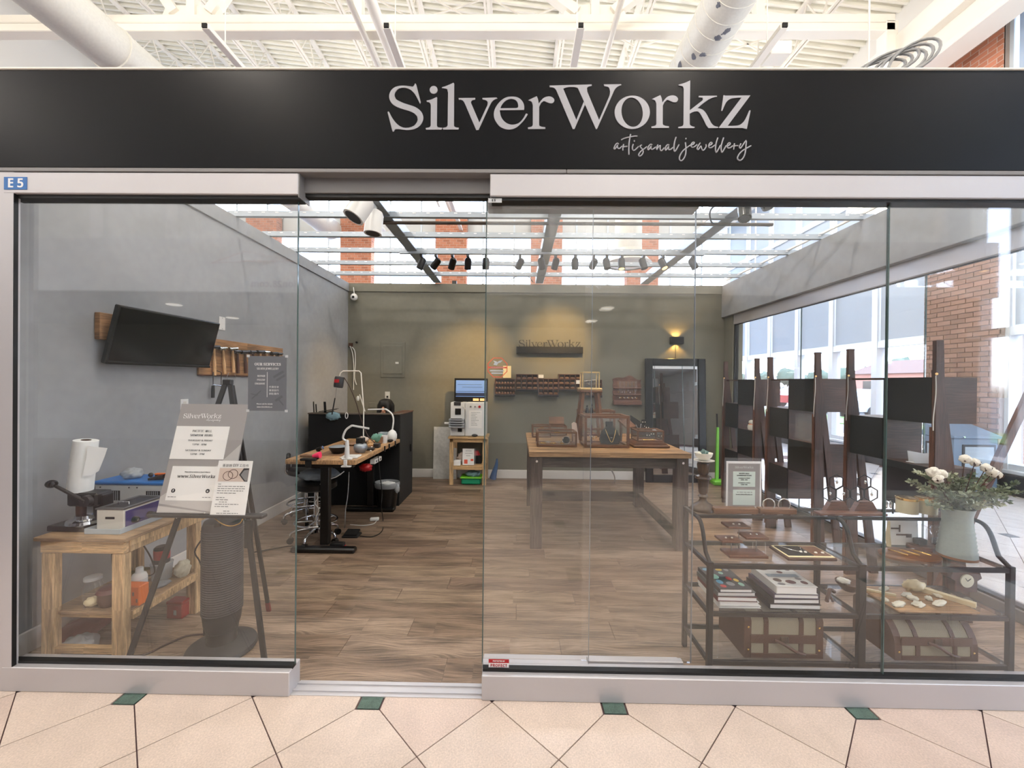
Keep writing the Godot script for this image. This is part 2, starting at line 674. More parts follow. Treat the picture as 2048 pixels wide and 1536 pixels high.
	flat("red_rubber", Color(0.42, 0.05, 0.06), 0.6)
	flat("machine_white", Color(0.86, 0.87, 0.87), 0.4)
	flat("machine_grey", Color(0.66, 0.68, 0.70), 0.4)
	textured("perf_white", Color(0.88, 0.88, 0.86), speckle(128, 44, 40.0, 0.18, 1), 5.0, 0.5)
	flat("mirror", Color(0.92, 0.93, 0.93), 0.01, 1.0)
	glow("screen_blue", Color(0.42, 0.56, 0.80), 0.55)
	glow("screen_dark", Color(0.12, 0.17, 0.28), 0.3)
	glow("indicator", Color(1.0, 0.80, 0.55), 1.0)
	glow("lamp_warm", Color(1.0, 0.84, 0.55), 6.0)
	glow("lamp_white", Color(1.0, 0.97, 0.92), 8.0)
	flat("tv_screen", Color(0.012, 0.014, 0.018), 0.1)
	flat("bone", Color(0.88, 0.82, 0.66), 0.5)
	flat("bone_pale", Color(0.90, 0.88, 0.80), 0.5)
	flat("shell_white", Color(0.90, 0.89, 0.84), 0.35)
	flat("stone_teal", Color(0.33, 0.45, 0.42), 0.3)
	textured("ceramic", Color(0.68, 0.73, 0.71), cloudy, 4.0, 0.35)
	flat("leaf", Color(0.52, 0.56, 0.46), 0.6)
	flat("leaf_pale", Color(0.66, 0.68, 0.57), 0.6)
	flat("leaf_dark", Color(0.40, 0.45, 0.36), 0.6)
	flat("cotton", Color(0.93, 0.91, 0.86), 0.95)
	flat("bud", Color(0.30, 0.19, 0.13), 0.8)
	flat("tin_cream", Color(0.80, 0.76, 0.62), 0.4)
	flat("clock_face", Color(0.84, 0.82, 0.72), 0.4)
	flat("book_dark", Color(0.10, 0.11, 0.12), 0.4)
	flat("book_white", Color(0.86, 0.86, 0.84), 0.4)
	flat("book_grey", Color(0.36, 0.38, 0.38), 0.4)
	flat("book_violet", Color(0.24, 0.20, 0.30), 0.4)
	flat("book_maroon", Color(0.34, 0.14, 0.14), 0.4)
	flat("gem_red", Color(0.70, 0.16, 0.14), 0.4)
	flat("gem_mint", Color(0.55, 0.74, 0.66), 0.4)
	flat("gem_blue", Color(0.36, 0.58, 0.70), 0.4)
	flat("gem_yellow", Color(0.86, 0.72, 0.26), 0.4)
	flat("gem_grey", Color(0.52, 0.52, 0.52), 0.4)
	flat("skin", Color(0.80, 0.60, 0.50), 0.6)
	flat("hair", Color(0.035, 0.025, 0.025), 0.5)
	flat("shirt_dark", Color(0.12, 0.12, 0.14), 0.9)
	flat("bin_blue", Color(0.42, 0.50, 0.58), 0.35)
	flat("bin_panel", Color(0.62, 0.68, 0.72), 0.25)
	flat("bin_frame", Color(0.12, 0.13, 0.15), 0.4)
	flat("asphalt", Color(0.42, 0.42, 0.42), 0.9)
	flat("grass", Color(0.40, 0.50, 0.26), 0.95)
	flat("tree_leaf", Color(0.30, 0.35, 0.29), 0.9)
	flat("bark", Color(0.30, 0.23, 0.18), 0.9)
	flat("car_silver", Color(0.62, 0.66, 0.70), 0.25, 0.4)
	flat("car_white", Color(0.85, 0.86, 0.88), 0.25)
	flat("car_dark", Color(0.14, 0.16, 0.20), 0.25)
	flat("car_red", Color(0.55, 0.10, 0.11), 0.25)
	flat("car_blue", Color(0.20, 0.34, 0.52), 0.25)
	flat("tyre", Color(0.04, 0.04, 0.04), 0.8)
	flat("house_brick", Color(0.66, 0.46, 0.40), 0.9)
	flat("roof_brown", Color(0.35, 0.25, 0.22), 0.9)
	flat("logo_yellow", Color(0.86, 0.70, 0.22), 0.5)
	flat("logo_orange", Color(0.88, 0.50, 0.20), 0.5)
	flat("logo_mauve", Color(0.45, 0.35, 0.40), 0.6)


# ---------------------------------------------------------------- the mall hall
const TILE := 0.283                 # half the diagonal of a floor tile
const TILE_X := -0.102
const TILE_Z := 0.007
const HALL_LEFT := -12.0
const HALL_RIGHT := 7.0
const HALL_BACK := -11.9
const HALL_FRONT := 4.05

func deck_y(x: float) -> float:
	return 9.3 - 0.12 * x

# 45-degree tiles with small squares let in at every fourth crossing
func tile_floor(root: Node3D, x0: float, x1: float, z0: float, z1: float, kinds: Array, inlay: String, inlay_skip: int) -> void:
	var cut := 0.052
	var joint := 0.0035
	var shapes := {}
	for i in range(int((x0 - TILE_X) / TILE) - 1, int((x1 - TILE_X) / TILE) + 2):
		for j in range(int((z0 - TILE_Z) / TILE) - 2, int((z1 - TILE_Z) / TILE) + 2):
			var c := Vector3(TILE_X + i * TILE, 0, TILE_Z + j * TILE)
			var even := posmod(i + j, 2) == 0
			if even:
				if posmod(i - 2, 4) == 0 and posmod(j, inlay_skip) == 0 and c.x > x0 and c.x < x1 and c.z > z0 and c.z < z1:
					part(root, "inlay", bx(2 * cut - joint, 0.02, 2 * cut - joint, 0.001), inlay, Vector3(c.x, -0.0098, c.z))
				continue
			if c.x < x0 or c.x > x1 or c.z < z0 or c.z > z1:
				continue
			var clip := 0
			var k := 0
			for d in [Vector2i(-1, 0), Vector2i(1, 0), Vector2i(0, -1), Vector2i(0, 1)]:
				if posmod(i + d.x - 2, 4) == 0 and posmod(j + d.y, inlay_skip) == 0:
					clip |= 1 << k
				k += 1
			if not shapes.has(clip):
				var h := TILE - joint
				var e := cut + joint
				var p := PackedVector2Array()
				if clip & 1:
					p.append_array([Vector2(-h + e, e), Vector2(-h + e, -e)])
				else:
					p.append(Vector2(-h, 0))
				if clip & 4:
					p.append_array([Vector2(-e, -h + e), Vector2(e, -h + e)])
				else:
					p.append(Vector2(0, -h))
				if clip & 2:
					p.append_array([Vector2(h - e, -e), Vector2(h - e, e)])
				else:
					p.append(Vector2(h, 0))
				if clip & 8:
					p.append_array([Vector2(e, h - e), Vector2(-e, h - e)])
				else:
					p.append(Vector2(0, h))
				shapes[clip] = mb().at(Vector3.ZERO, Basis(Vector3.RIGHT, Vector3.BACK, Vector3.DOWN)).prism(p, 0.02).mesh()
			part(root, "tile", shapes[clip], kinds[rng.randi() % kinds.size()], Vector3(c.x, 0, c.z))

func build_hall() -> void:
	# floor: one slab under everything, its top is the joint colour; tiles lie on it where they can be told apart
	var fl := setting_root("floor")
	part(fl, "slab", mb().span(Vector3(HALL_LEFT - 0.3, -0.2, HALL_BACK - 0.3), Vector3(HALL_RIGHT + 0.3, -0.006, HALL_FRONT + 4.0)), "grout")
	tile_floor(fl, -4.2, 3.3, -0.1, 3.8, ["tile_cream", "tile_cream_light", "tile_cream_rosy"], "tile_green", 4)
	var fr := setting_root("floor")
	part(fr, "bed", mb().span(Vector3(3.36, -0.0062, -11.8), Vector3(6.98, -0.0058, 3.9)), "grout")
	tile_floor(fr, 3.5, 6.8, -6.5, 1.4, ["tile_grey"], "tile_slate", 2)
	part(fr, "far_paving", mb().span(Vector3(3.36, -0.004, -11.8), Vector3(6.98, 0.0, -6.75)), "tile_grey")
	part(fr, "near_paving", mb().span(Vector3(3.36, -0.004, 1.66), Vector3(6.98, 0.0, 3.9)), "tile_grey")
	# side walls of the hall that the camera does not see, solid
	setting("wall_hall_left", mb().span(Vector3(HALL_LEFT - 0.25, 0, HALL_BACK), Vector3(HALL_LEFT, 11.0, HALL_FRONT + 0.3)), "hall_wall")

	build_back_windows()
	build_right_windows()
	build_ceiling()
	build_opposite_shop()
	# high-bay lamps over the walkways, then two added rows out of view
	high_bay(Vector3(5.0, 3.98, -4.0), "glowing white dome lamp hanging over the walkway beyond the shop window", 8.0)
	high_bay(Vector3(5.0, 5.2, 1.0), "white dome lamp high over the walkway beside the window wall", 12.0)
	for x in [-7.6, -3.2, 1.7]:
		high_bay(Vector3(x, 5.4, 2.3), "white dome lamp high over the tiled walkway before the shop", 15.0)
	for x in [-8.2, -4.1, 0.1, 4.2]:  # added lamps above the frame, they brighten roof deck and shop interior
		high_bay(Vector3(x, 6.9, -0.8), "added white dome lamp out of view that brightens the deck and open shop", 14.0)
	for x in [-7.0, -3.4, 1.3, 5.2]:  # added lamps hidden behind the window head, put in to brighten the deck
		high_bay(Vector3(x, 6.4, -8.0), "added white dome lamp out of view that brightens the deck behind the shop", 9.0)

func high_bay(at: Vector3, label: String, energy: float) -> void:
	var o := thing("high_bay_lamp", label, "lamp", at, 0.0, "dome lamps in the hall")
	part(o, "dome", mb().lathe([Vector2(0.235, 0.0), Vector2(0.228, 0.08), Vector2(0.20, 0.17), Vector2(0.15, 0.24), Vector2(0.09, 0.28), Vector2(0.0, 0.29)], 28), "lamp_white")
	part(o, "rim", mb().lathe([Vector2(0.228, -0.012), Vector2(0.246, -0.012), Vector2(0.246, 0.01), Vector2(0.228, 0.01)], 28), "plastic_white")
	part(o, "housing", mb().lathe([Vector2(0.0, 0.27), Vector2(0.09, 0.27), Vector2(0.10, 0.33), Vector2(0.10, 0.43), Vector2(0.06, 0.47), Vector2(0.0, 0.47)], 20), "charcoal")
	part(o, "stem", mb().rod(Vector3(0, 0.46, 0), Vector3(0, deck_y(at.x) - 0.75 - at.y, 0), 0.012), "steel_white")
	var l := OmniLight3D.new()
	l.name = "bulb_light"
	o.add_child(l)
	l.position = Vector3(0, 0.10, 0)
	l.light_energy = energy
	l.light_color = Color(1.0, 0.97, 0.94)
	l.light_size = 0.15
	l.omni_range = 40.0
	l.omni_attenuation = 2.0
	l.shadow_enabled = true

func build_back_windows() -> void:
	var z := HALL_BACK
	var w := setting_root("wall_back")
	part(w, "parapet", mb().span(Vector3(HALL_LEFT, 0, z - 0.3), Vector3(HALL_RIGHT, 2.2, z)), "brick_far")
	part(w, "spandrel_band", mb().span(Vector3(HALL_LEFT, 6.46, z - 0.14), Vector3(HALL_RIGHT, 7.14, z - 0.08)), "spandrel")
	part(w, "head", mb().span(Vector3(HALL_LEFT, 9.15, z - 0.3), Vector3(HALL_RIGHT, 11.0, z)), "hall_wall")
	for k in range(-4, 5):
		var x := -2.76 + 3.18 * k
		if x < HALL_LEFT or x > HALL_RIGHT - 0.3:
			continue
		part(w, "brick_column", mb().span(Vector3(x, 0, z), Vector3(x + (0.36 if x > 6 else 1.04), 7.0, z + 0.35), 0.01), "brick_far")
		part(w, "column_cap", mb().span(Vector3(x - 0.02, 7.0, z), Vector3(x + 1.06, 7.14, z + 0.37)), "spandrel")
	var win := setting_root("window_1")
	for y in [2.2, 5.15, 6.46, 7.14, 9.1]:
		part(win, "rail", mb().span(Vector3(HALL_LEFT, y - 0.05, z - 0.16), Vector3(HALL_RIGHT, y + 0.05, z - 0.02)), "window_alu")
	var x := HALL_LEFT + 0.2
	while x < HALL_RIGHT:
		part(win, "mullion", mb().span(Vector3(x - 0.03, 2.2, z - 0.15), Vector3(x + 0.03, 9.1, z - 0.03)), "window_alu")
		x += 1.06
	part(win, "pane", mb().span(Vector3(HALL_LEFT, 2.25, z - 0.09), Vector3(HALL_RIGHT, 6.41, z - 0.08)), "window_glass")
	part(win, "pane", mb().span(Vector3(HALL_LEFT, 7.19, z - 0.09), Vector3(HALL_RIGHT, 9.05, z - 0.08)), "window_glass")

func build_right_windows() -> void:
	var x := HALL_RIGHT
	var w := setting_root("wall_right")
	part(w, "plinth", mb().span(Vector3(x - 0.14, 0, HALL_BACK), Vector3(x + 0.3, 0.28, HALL_FRONT + 0.3), 0.01), "dark_granite")
	part(w, "sill", mb().span(Vector3(x - 0.10, 0.28, HALL_BACK), Vector3(x + 0.3, 0.34, HALL_FRONT + 0.3), 0.01), "window_alu")
	part(w, "eave_wall", mb().span(Vector3(x - 0.02, 6.9, HALL_BACK), Vector3(x + 0.3, 7.6, HALL_FRONT + 0.3)), "brick_far")
	part(w, "upper_wall", mb().span(Vector3(x + 0.05, 7.6, HALL_BACK), Vector3(x + 0.3, 9.4, HALL_FRONT + 0.3)), "hall_wall")
	var win := setting_root("window_2")
	for y in [0.36, 2.29, 5.28, 6.9]:
		part(win, "rail", mb().span(Vector3(x - 0.07, y - 0.06, HALL_BACK), Vector3(x + 0.1, y + 0.06, HALL_FRONT + 0.3)), "window_alu")
	var bays := []
	for z in [-11.6, -10.45, -9.35, -8.25, -7.15, -6.05, -5.0, -3.95, -2.85, -1.75, -0.65, 0.45, 1.55, 2.65, 3.75]:
		bays.append(z)
		part(win, "mullion", mb().span(Vector3(x - 0.08, 0.34, z - 0.06), Vector3(x + 0.1, 6.9, z + 0.06)), "window_alu")
	part(win, "pane", mb().span(Vector3(x + 0.02, 0.4, HALL_BACK), Vector3(x + 0.03, 6.84, HALL_FRONT + 0.3)), "window_glass")
	var first: MeshInstance3D = null
	for i in bays.size() - 1:
		var z: float = (bays[i] + bays[i + 1]) * 0.5
		if i == 6:
			continue
		var o := thing("roller_blind", "pale grey roller blind in the %s window %s the brick pier" % [["first", "second", "third", "fourth", "fifth", "sixth", "seventh"][absi(i - 6) - 1], "behind" if i < 6 else "before"], "blind", Vector3(x - 0.03, 2.36, z), 0.0, "roller blinds of the window wall")
		part(o, "cloth", bx(0.006, 4.4, bays[i + 1] - bays[i] - 0.17), "blind_cloth", Vector3(0, 2.2, 0))
		part(o, "bottom_bar", bx(0.02, 0.025, bays[i + 1] - bays[i] - 0.17, 0.004), "window_alu")
	# brick pier between two windows: near enough to tell its bricks apart
	var pier := setting_root("wall_pier", Vector3(x - 0.16, 0, -4.47))
	part(pier, "core", mb().span(Vector3(0.006, 0, -0.53), Vector3(0.36, 6.9, 0.53)), "mortar")
	var kinds := ["brick_a", "brick_b", "brick_c"]
	var rows := 52
	for r in rows:
		var y := 0.30 + r * 0.075
		var off := 0.0 if r % 2 else 0.105
		var zz := -0.53 - off
		while zz < 0.52:
			var a := maxf(zz, -0.53)
			var b := minf(zz + 0.20, 0.53)
			if b - a > 0.03:
				part(pier, "brick", bx(0.03, 0.064, snappedf(b - a, 0.005)), kinds[rng.randi() % 3], Vector3(0.006 + rng.randf_range(-0.002, 0.002), y + 0.034, (a + b) * 0.5))
			zz += 0.21
	part(pier, "far_coursing", mb().span(Vector3(-0.008, 4.2, -0.53), Vector3(0.02, 6.9, 0.53)), "brick_far")
	part(pier, "base_coursing", mb().span(Vector3(-0.008, 0.0, -0.53), Vector3(0.02, 0.295, 0.53)), "dark_granite")

func build_ceiling() -> void:
	var c := setting_root("ceiling")
	# corrugated deck: ribs run along x
	var d := mb()
	var pitch := 0.155
	var z := HALL_FRONT + 0.3
	var prof := [[0.0, 0.0], [0.05, 0.0], [0.068, 0.07], [0.137, 0.07], [0.155, 0.0]]
	while z > HALL_BACK - 0.3:
		for i in 4:
			var za: float = z - prof[i][0]
			var zb: float = z - prof[i + 1][0]
			var ya: float = prof[i][1]
			var yb: float = prof[i + 1][1]
			var l := HALL_LEFT - 0.3
			var r := HALL_RIGHT + 0.4
			d.quad(Vector3(l, deck_y(l) + ya, za), Vector3(r, deck_y(r) + ya, za), Vector3(r, deck_y(r) + yb, zb), Vector3(l, deck_y(l) + yb, zb), Vector3.DOWN)
		z -= pitch
	part(c, "deck", d, "deck_white")
	var l2 := HALL_LEFT - 0.3
	var r2 := HALL_RIGHT + 0.5
	var top := mb()
	top.bar(Vector3(l2, deck_y(l2) + 0.15, (HALL_FRONT + HALL_BACK) * 0.5), Vector3(r2, deck_y(r2) + 0.15, (HALL_FRONT + HALL_BACK) * 0.5), HALL_FRONT - HALL_BACK + 1.0, 0.12)
	part(c, "roofing", top, "steel_white")
	# open-web joists along z
	var x := -11.15
	while x < 6.6:
		var j := Node3D.new()
		j.name = "joist"
		c.add_child(j, true)
		j.position = Vector3(x, deck_y(x), 0)
		var a := HALL_FRONT + 0.2
		var b := HALL_BACK
		part(j, "top_chord", mb().span(Vector3(-0.06, -0.05, b), Vector3(0.06, 0.0, a)), "steel_white")
		part(j, "bottom_chord", mb().span(Vector3(-0.055, -0.72, b), Vector3(-0.012, -0.68, a)), "steel_white")
		part(j, "bottom_chord", mb().span(Vector3(0.012, -0.72, b), Vector3(0.055, -0.68, a)), "steel_white")
		var web := mb()
		var zz := a - 0.3
		while zz > b + 0.4:
			web.bar(Vector3(0, -0.69, zz), Vector3(0, -0.03, zz - 0.36), 0.022, 0.022)
			web.bar(Vector3(0, -0.03, zz - 0.36), Vector3(0, -0.69, zz - 0.72), 0.022, 0.022)
			zz -= 0.72
		part(j, "web", web, "steel_white")
		x += 1.5
	# cross bridging
	var br := mb()
	for zc in [-6.4, -9.0]:
		var xx := -11.15
		while xx < 5.0:
			br.bar(Vector3(xx, deck_y(xx) - 0.03, zc), Vector3(xx + 1.5, deck_y(xx + 1.5) - 0.69, zc), 0.025, 0.025)
			br.bar(Vector3(xx, deck_y(xx) - 0.69, zc), Vector3(xx + 1.5, deck_y(xx + 1.5) - 0.03, zc), 0.025, 0.025)
			xx += 1.5
	part(c, "bridging", br, "steel_white")
	# main beam across the hall with its gusset plates and struts
	var bz := -4.9
	part(c, "main_beam", mb().span(Vector3(HALL_LEFT, 7.52, bz - 0.2), Vector3(6.2, 7.66, bz), 0.012), "steel_white")
	part(c, "main_beam", mb().span(Vector3(HALL_LEFT, 7.38, bz - 0.2), Vector3(6.2, 7.515, bz), 0.012), "steel_white")
	for gx in [-5.6, 1.25]:
		part(c, "gusset", mb().at(Vector3(gx, 7.66, bz - 0.12)).prism(PackedVector2Array([Vector2(-0.55, 0), Vector2(0.55, 0), Vector2(0.45, 0.22), Vector2(-0.45, 0.22)]), 0.04), "steel_white")
		for s in [-1.0, 1.0]:
			part(c, "strut", mb().bar(Vector3(gx + s * 0.3, 7.74, bz - 0.1), Vector3(gx + s * 1.5, deck_y(gx) - 0.5, bz - 0.1), 0.16, 0.16, Vector3.BACK), "steel_white")
		part(c, "post", mb().span(Vector3(gx - 0.07, 7.66, bz - 0.17), Vector3(gx + 0.07, deck_y(gx) - 0.05, bz - 0.03)), "steel_white")
	for gx in [-2.75, 4.0]:
		part(c, "post", mb().span(Vector3(gx - 0.07, 7.66, bz - 0.17), Vector3(gx + 0.07, deck_y(gx) - 0.05, bz - 0.03)), "steel_white")
	# eave beam along the window wall
	part(c, "eave_beam", mb().span(Vector3(6.2, 6.42, HALL_BACK), Vector3(6.6, 6.52, HALL_FRONT + 0.2), 0.01), "steel_white")
	part(c, "eave_beam", mb().span(Vector3(6.36, 6.52, HALL_BACK), Vector3(6.42, 6.9, HALL_FRONT + 0.2)), "steel_white")
	part(c, "eave_beam", mb().span(Vector3(6.2, 6.9, HALL_BACK), Vector3(6.6, 7.3, HALL_FRONT + 0.2), 0.01), "steel_white")
	part(c, "stub_post", mb().span(Vector3(6.05, 7.0, bz - 0.2), Vector3(6.25, 7.55, bz), 0.01), "steel_white")
	# upper roof bay seen at the left edge
	# spiral duct with chipped paint, and its drop with a bell diffuser
	var dr := thing("spiral_duct", "white spiral duct with chipped paint ending in a bell-shaped diffuser", "duct", Vector3(2.7, 6.5, 0))
	part(dr, "pipe", mb().tube([Vector3(0, 0, 3.9), Vector3(0, 0, -7.6), Vector3(0, -0.06, -7.85), Vector3(0, -0.22, -8.02), Vector3(0, -0.45, -8.1), Vector3(0, -1.75, -8.1)], 0.32, 28), "duct_white")
	for k in 34:
		part(dr, "seam", mb().at(Vector3(0, 0, 0.4 - k * 0.24), Basis(Vector3.RIGHT, PI / 2)).lathe([Vector2(0.318, -0.006), Vector2(0.327, 0), Vector2(0.318, 0.006)], 28), "duct_white")
	part(dr, "diffuser", mb().at(Vector3(0, -2.1, -8.1)).lathe([Vector2(0.50, 0.0), Vector2(0.56, 0.03), Vector2(0.50, 0.09), Vector2(0.40, 0.22), Vector2(0.33, 0.36)], 28), "duct_white")
	part(dr, "diffuser_cone", mb().at(Vector3(0, -2.1, -8.1)).lathe([Vector2(0.0, -0.06), Vector2(0.2, -0.04), Vector2(0.46, 0.02), Vector2(0.3, 0.12)], 28), "duct_white")
	var chips := [Vector3(1385, 30, 0.02), Vector3(1427, 30, 0.035), Vector3(1418, 44, 0.03), Vector3(1409, 56, 0.045), Vector3(1385, 64, 0.05), Vector3(1368, 58, 0.03)]
	for k in chips.size():
		# each chip is a bare patch on the underside of the pipe
		var a: float = -PI / 2 + [-0.75, 0.1, -0.1, -0.25, -0.6, -0.95][k]
		var zz := -3.25 - k * 0.19 - 0.1 * (k % 2)
		part(dr, "paint_chip", lump(Vector3(0.035 + 0.012 * (k % 3), 0.018, 0.05 + 0.02 * (k % 2)), 300 + k * 7), "paint_chip", Vector3(cos(a) * 0.308, sin(a) * 0.308, zz), Vector3(0, 0.4 * k, a + PI / 2))
	var dl := thing("round_duct", "wide plain white duct under the roof deck", "duct", Vector3(-6.2, 6.5, 0))
	part(dl, "pipe", mb().tube([Vector3(0, 0, 3.9), Vector3(0, 0, -11.5)], 0.33, 28), "duct_white")
	for zz in [-4.2, -6.8, -9.0]:
		part(dl, "collar", mb().at(Vector3(0, 0, zz), Basis(Vector3.RIGHT, PI / 2)).lathe([Vector2(0.325, -0.04), Vector2(0.345, -0.03), Vector2(0.345, 0.03), Vector2(0.325, 0.04)], 28), "duct_white")
	# trunking rails that run back under the roof
	for e in [-4.5, -1.9, 0.85, 3.7]:
		var t := thing("ceiling_trunking", "slim white trunking rail under the roof, " + {-4.5: "beside the wide plain duct", -1.9: "beside the round conduits", 0.85: "over the display table", 3.7: "next to the spiral duct"}[e], "trunking", Vector3(e, 6.5, -3.85), 0.0, "trunking rails under the roof")
		part(t, "channel", mb().span(Vector3(-0.055, 0, -7.8), Vector3(0.055, 0.07, 0), 0.006), "steel_white")
		part(t, "end_cap", bx(0.07, 0.06, 0.02), "black_matt", Vector3(0, 0.035, 0.01))
		for hz in [-0.4, -4.4]:
			part(t, "hanger", mb().rod(Vector3(0, 0.07, hz), Vector3(0, deck_y(e) - 0.7 - 6.5, hz), 0.008), "steel_white")
	# conduits
	part(c, "conduit", mb().rod(Vector3(-2.25, 7.2, 3.5), Vector3(-2.25, 7.2, -11.5), 0.09), "steel_white")
	part(c, "conduit", mb().rod(Vector3(-2.62, 7.3, 3.5), Vector3(-2.62, 7.3, -11.5), 0.05), "steel_white")
	part(c, "conduit", mb().rod(Vector3(1.55, 7.4, 3.5), Vector3(1.55, 7.4, -11.5), 0.05), "steel_white")
	part(c, "conduit", mb().rod(Vector3(-7.4, 7.4, 3.5), Vector3(-7.4, 7.4, -11.5), 0.07), "steel_white")
	# small hanging unit and drop rod near the right end
	part(c, "drop_rod", mb().rod(Vector3(4.35, 3.0, -5.6), Vector3(4.35, 8.1, -5.6), 0.012), "steel_white")
	part(c, "junction_box", bx(0.34, 0.2, 0.3, 0.02), "steel_white", Vector3(4.05, 6.75, -4.6))

func build_opposite_shop() -> void:
	# the shops across the walkway, behind the camera: the panes mirror them
	var z := HALL_FRONT
	var w := setting_root("wall_front")
	part(w, "upper_wall", mb().span(Vector3(HALL_LEFT, 4.9, z), Vector3(HALL_RIGHT, 11.0, z + 0.25)), "hall_wall")
	part(w, "glazed_band", mb().span(Vector3(HALL_LEFT, 3.6, z + 0.1), Vector3(HALL_RIGHT, 4.9, z + 0.2)), "spandrel")
	var k := -11.0
	while k < 7.0:
		part(w, "light_mullion", mb().span(Vector3(k - 0.04, 3.6, z - 0.02), Vector3(k + 0.04, 4.9, z + 0.1)), "paint_white")
		k += 1.15
	part(w, "lintel", mb().span(Vector3(HALL_LEFT, 2.85, z), Vector3(HALL_RIGHT, 3.6, z + 0.1)), "board_taupe")
	part(w, "rear_wall", mb().span(Vector3(HALL_LEFT, 0, z + 3.9), Vector3(HALL_RIGHT, 3.6, z + 4.1)), "board_light")
	part(w, "shop_ceiling", mb().span(Vector3(HALL_LEFT, 2.85, z + 0.1), Vector3(HALL_RIGHT, 2.95, z + 4.0)), "board_taupe")
	part(w, "party_wall", mb().span(Vector3(-0.9, 0, z), Vector3(-0.7, 2.9, z + 4.0)), "board_taupe")
	part(w, "end_wall", mb().span(Vector3(HALL_LEFT - 0.2, 0, z), Vector3(HALL_LEFT, 3.6, z + 4.0)), "board_taupe")
	part(w, "end_wall", mb().span(Vector3(HALL_RIGHT, 0, z + 0.2), Vector3(HALL_RIGHT + 0.2, 3.6, z + 4.0)), "board_taupe")
	var f := thing("shop_fascia", "white fascia of the shop across the walkway with a yellow and orange logo", "fascia", Vector3(-3.6, 2.8, z))
	part(f, "board", mb().span(Vector3(-8.4, 0, -0.06), Vector3(2.75, 0.8, -0.005), 0.01), "label_pale")
	part(f, "logo_mark", mb().at(Vector3(1.1, 0.3, -0.07), Basis(Vector3.UP, PI)).prism(PackedVector2Array([Vector2(-0.4, 0.05), Vector2(0.55, 0.0), Vector2(0.75, 0.38), Vector2(0.1, 0.4)]), 0.02), "logo_yellow")
	part(f, "logo_mark", mb().at(Vector3(-0.3, 0.3, -0.07), Basis(Vector3.UP, PI)).prism(PackedVector2Array([Vector2(-0.6, 0.15), Vector2(0.15, 0.3), Vector2(0.65, 0.12), Vector2(-0.1, 0.16), Vector2(-0.6, -0.05), Vector2(-0.2, 0.12), Vector2(0.2, 0.16)]), 0.02), "logo_orange")
	words(f, "www.station28.com", 0.10, "logo_mauve", Vector3(0.3, 0.12, -0.075), Basis(Vector3.UP, PI), "Droid Sans", true)
	var g := thing("shop_fascia", "pale grey fascia of the shop across the walkway without a logo", "fascia", Vector3(3.0, 2.8, z))
	part(g, "board", mb().span(Vector3(-3.8, 0, -0.06), Vector3(4.0, 0.8, -0.005), 0.01), "board_light")
	# round ceiling lamps of those shops
	for i in 4:
		for j in 2:
			var o := thing("downlight", "round recessed downlight in the ceiling of the shop across the walkway", "lamp", Vector3(-6.2 + i * 2.6, 2.84, z + 1.2 + j * 1.5), 0.0, "downlights across the walkway")
			part(o, "lamp_disc", mb().lathe([Vector2(0, -0.012), Vector2(0.11, -0.012), Vector2(0.12, 0.0)], 18), "lamp_white")
	var sh := SpotLight3D.new()
	sh.name = "downlight_pool"
	add_child(sh)
	sh.position = Vector3(-2.5, 2.8, z + 2.0)
	sh.rotation.x = -PI / 2
	sh.spot_angle = 70.0
	sh.spot_range = 20.0
	sh.light_energy = 6.0
	sh.light_size = 0.3
	sh.shadow_enabled = true


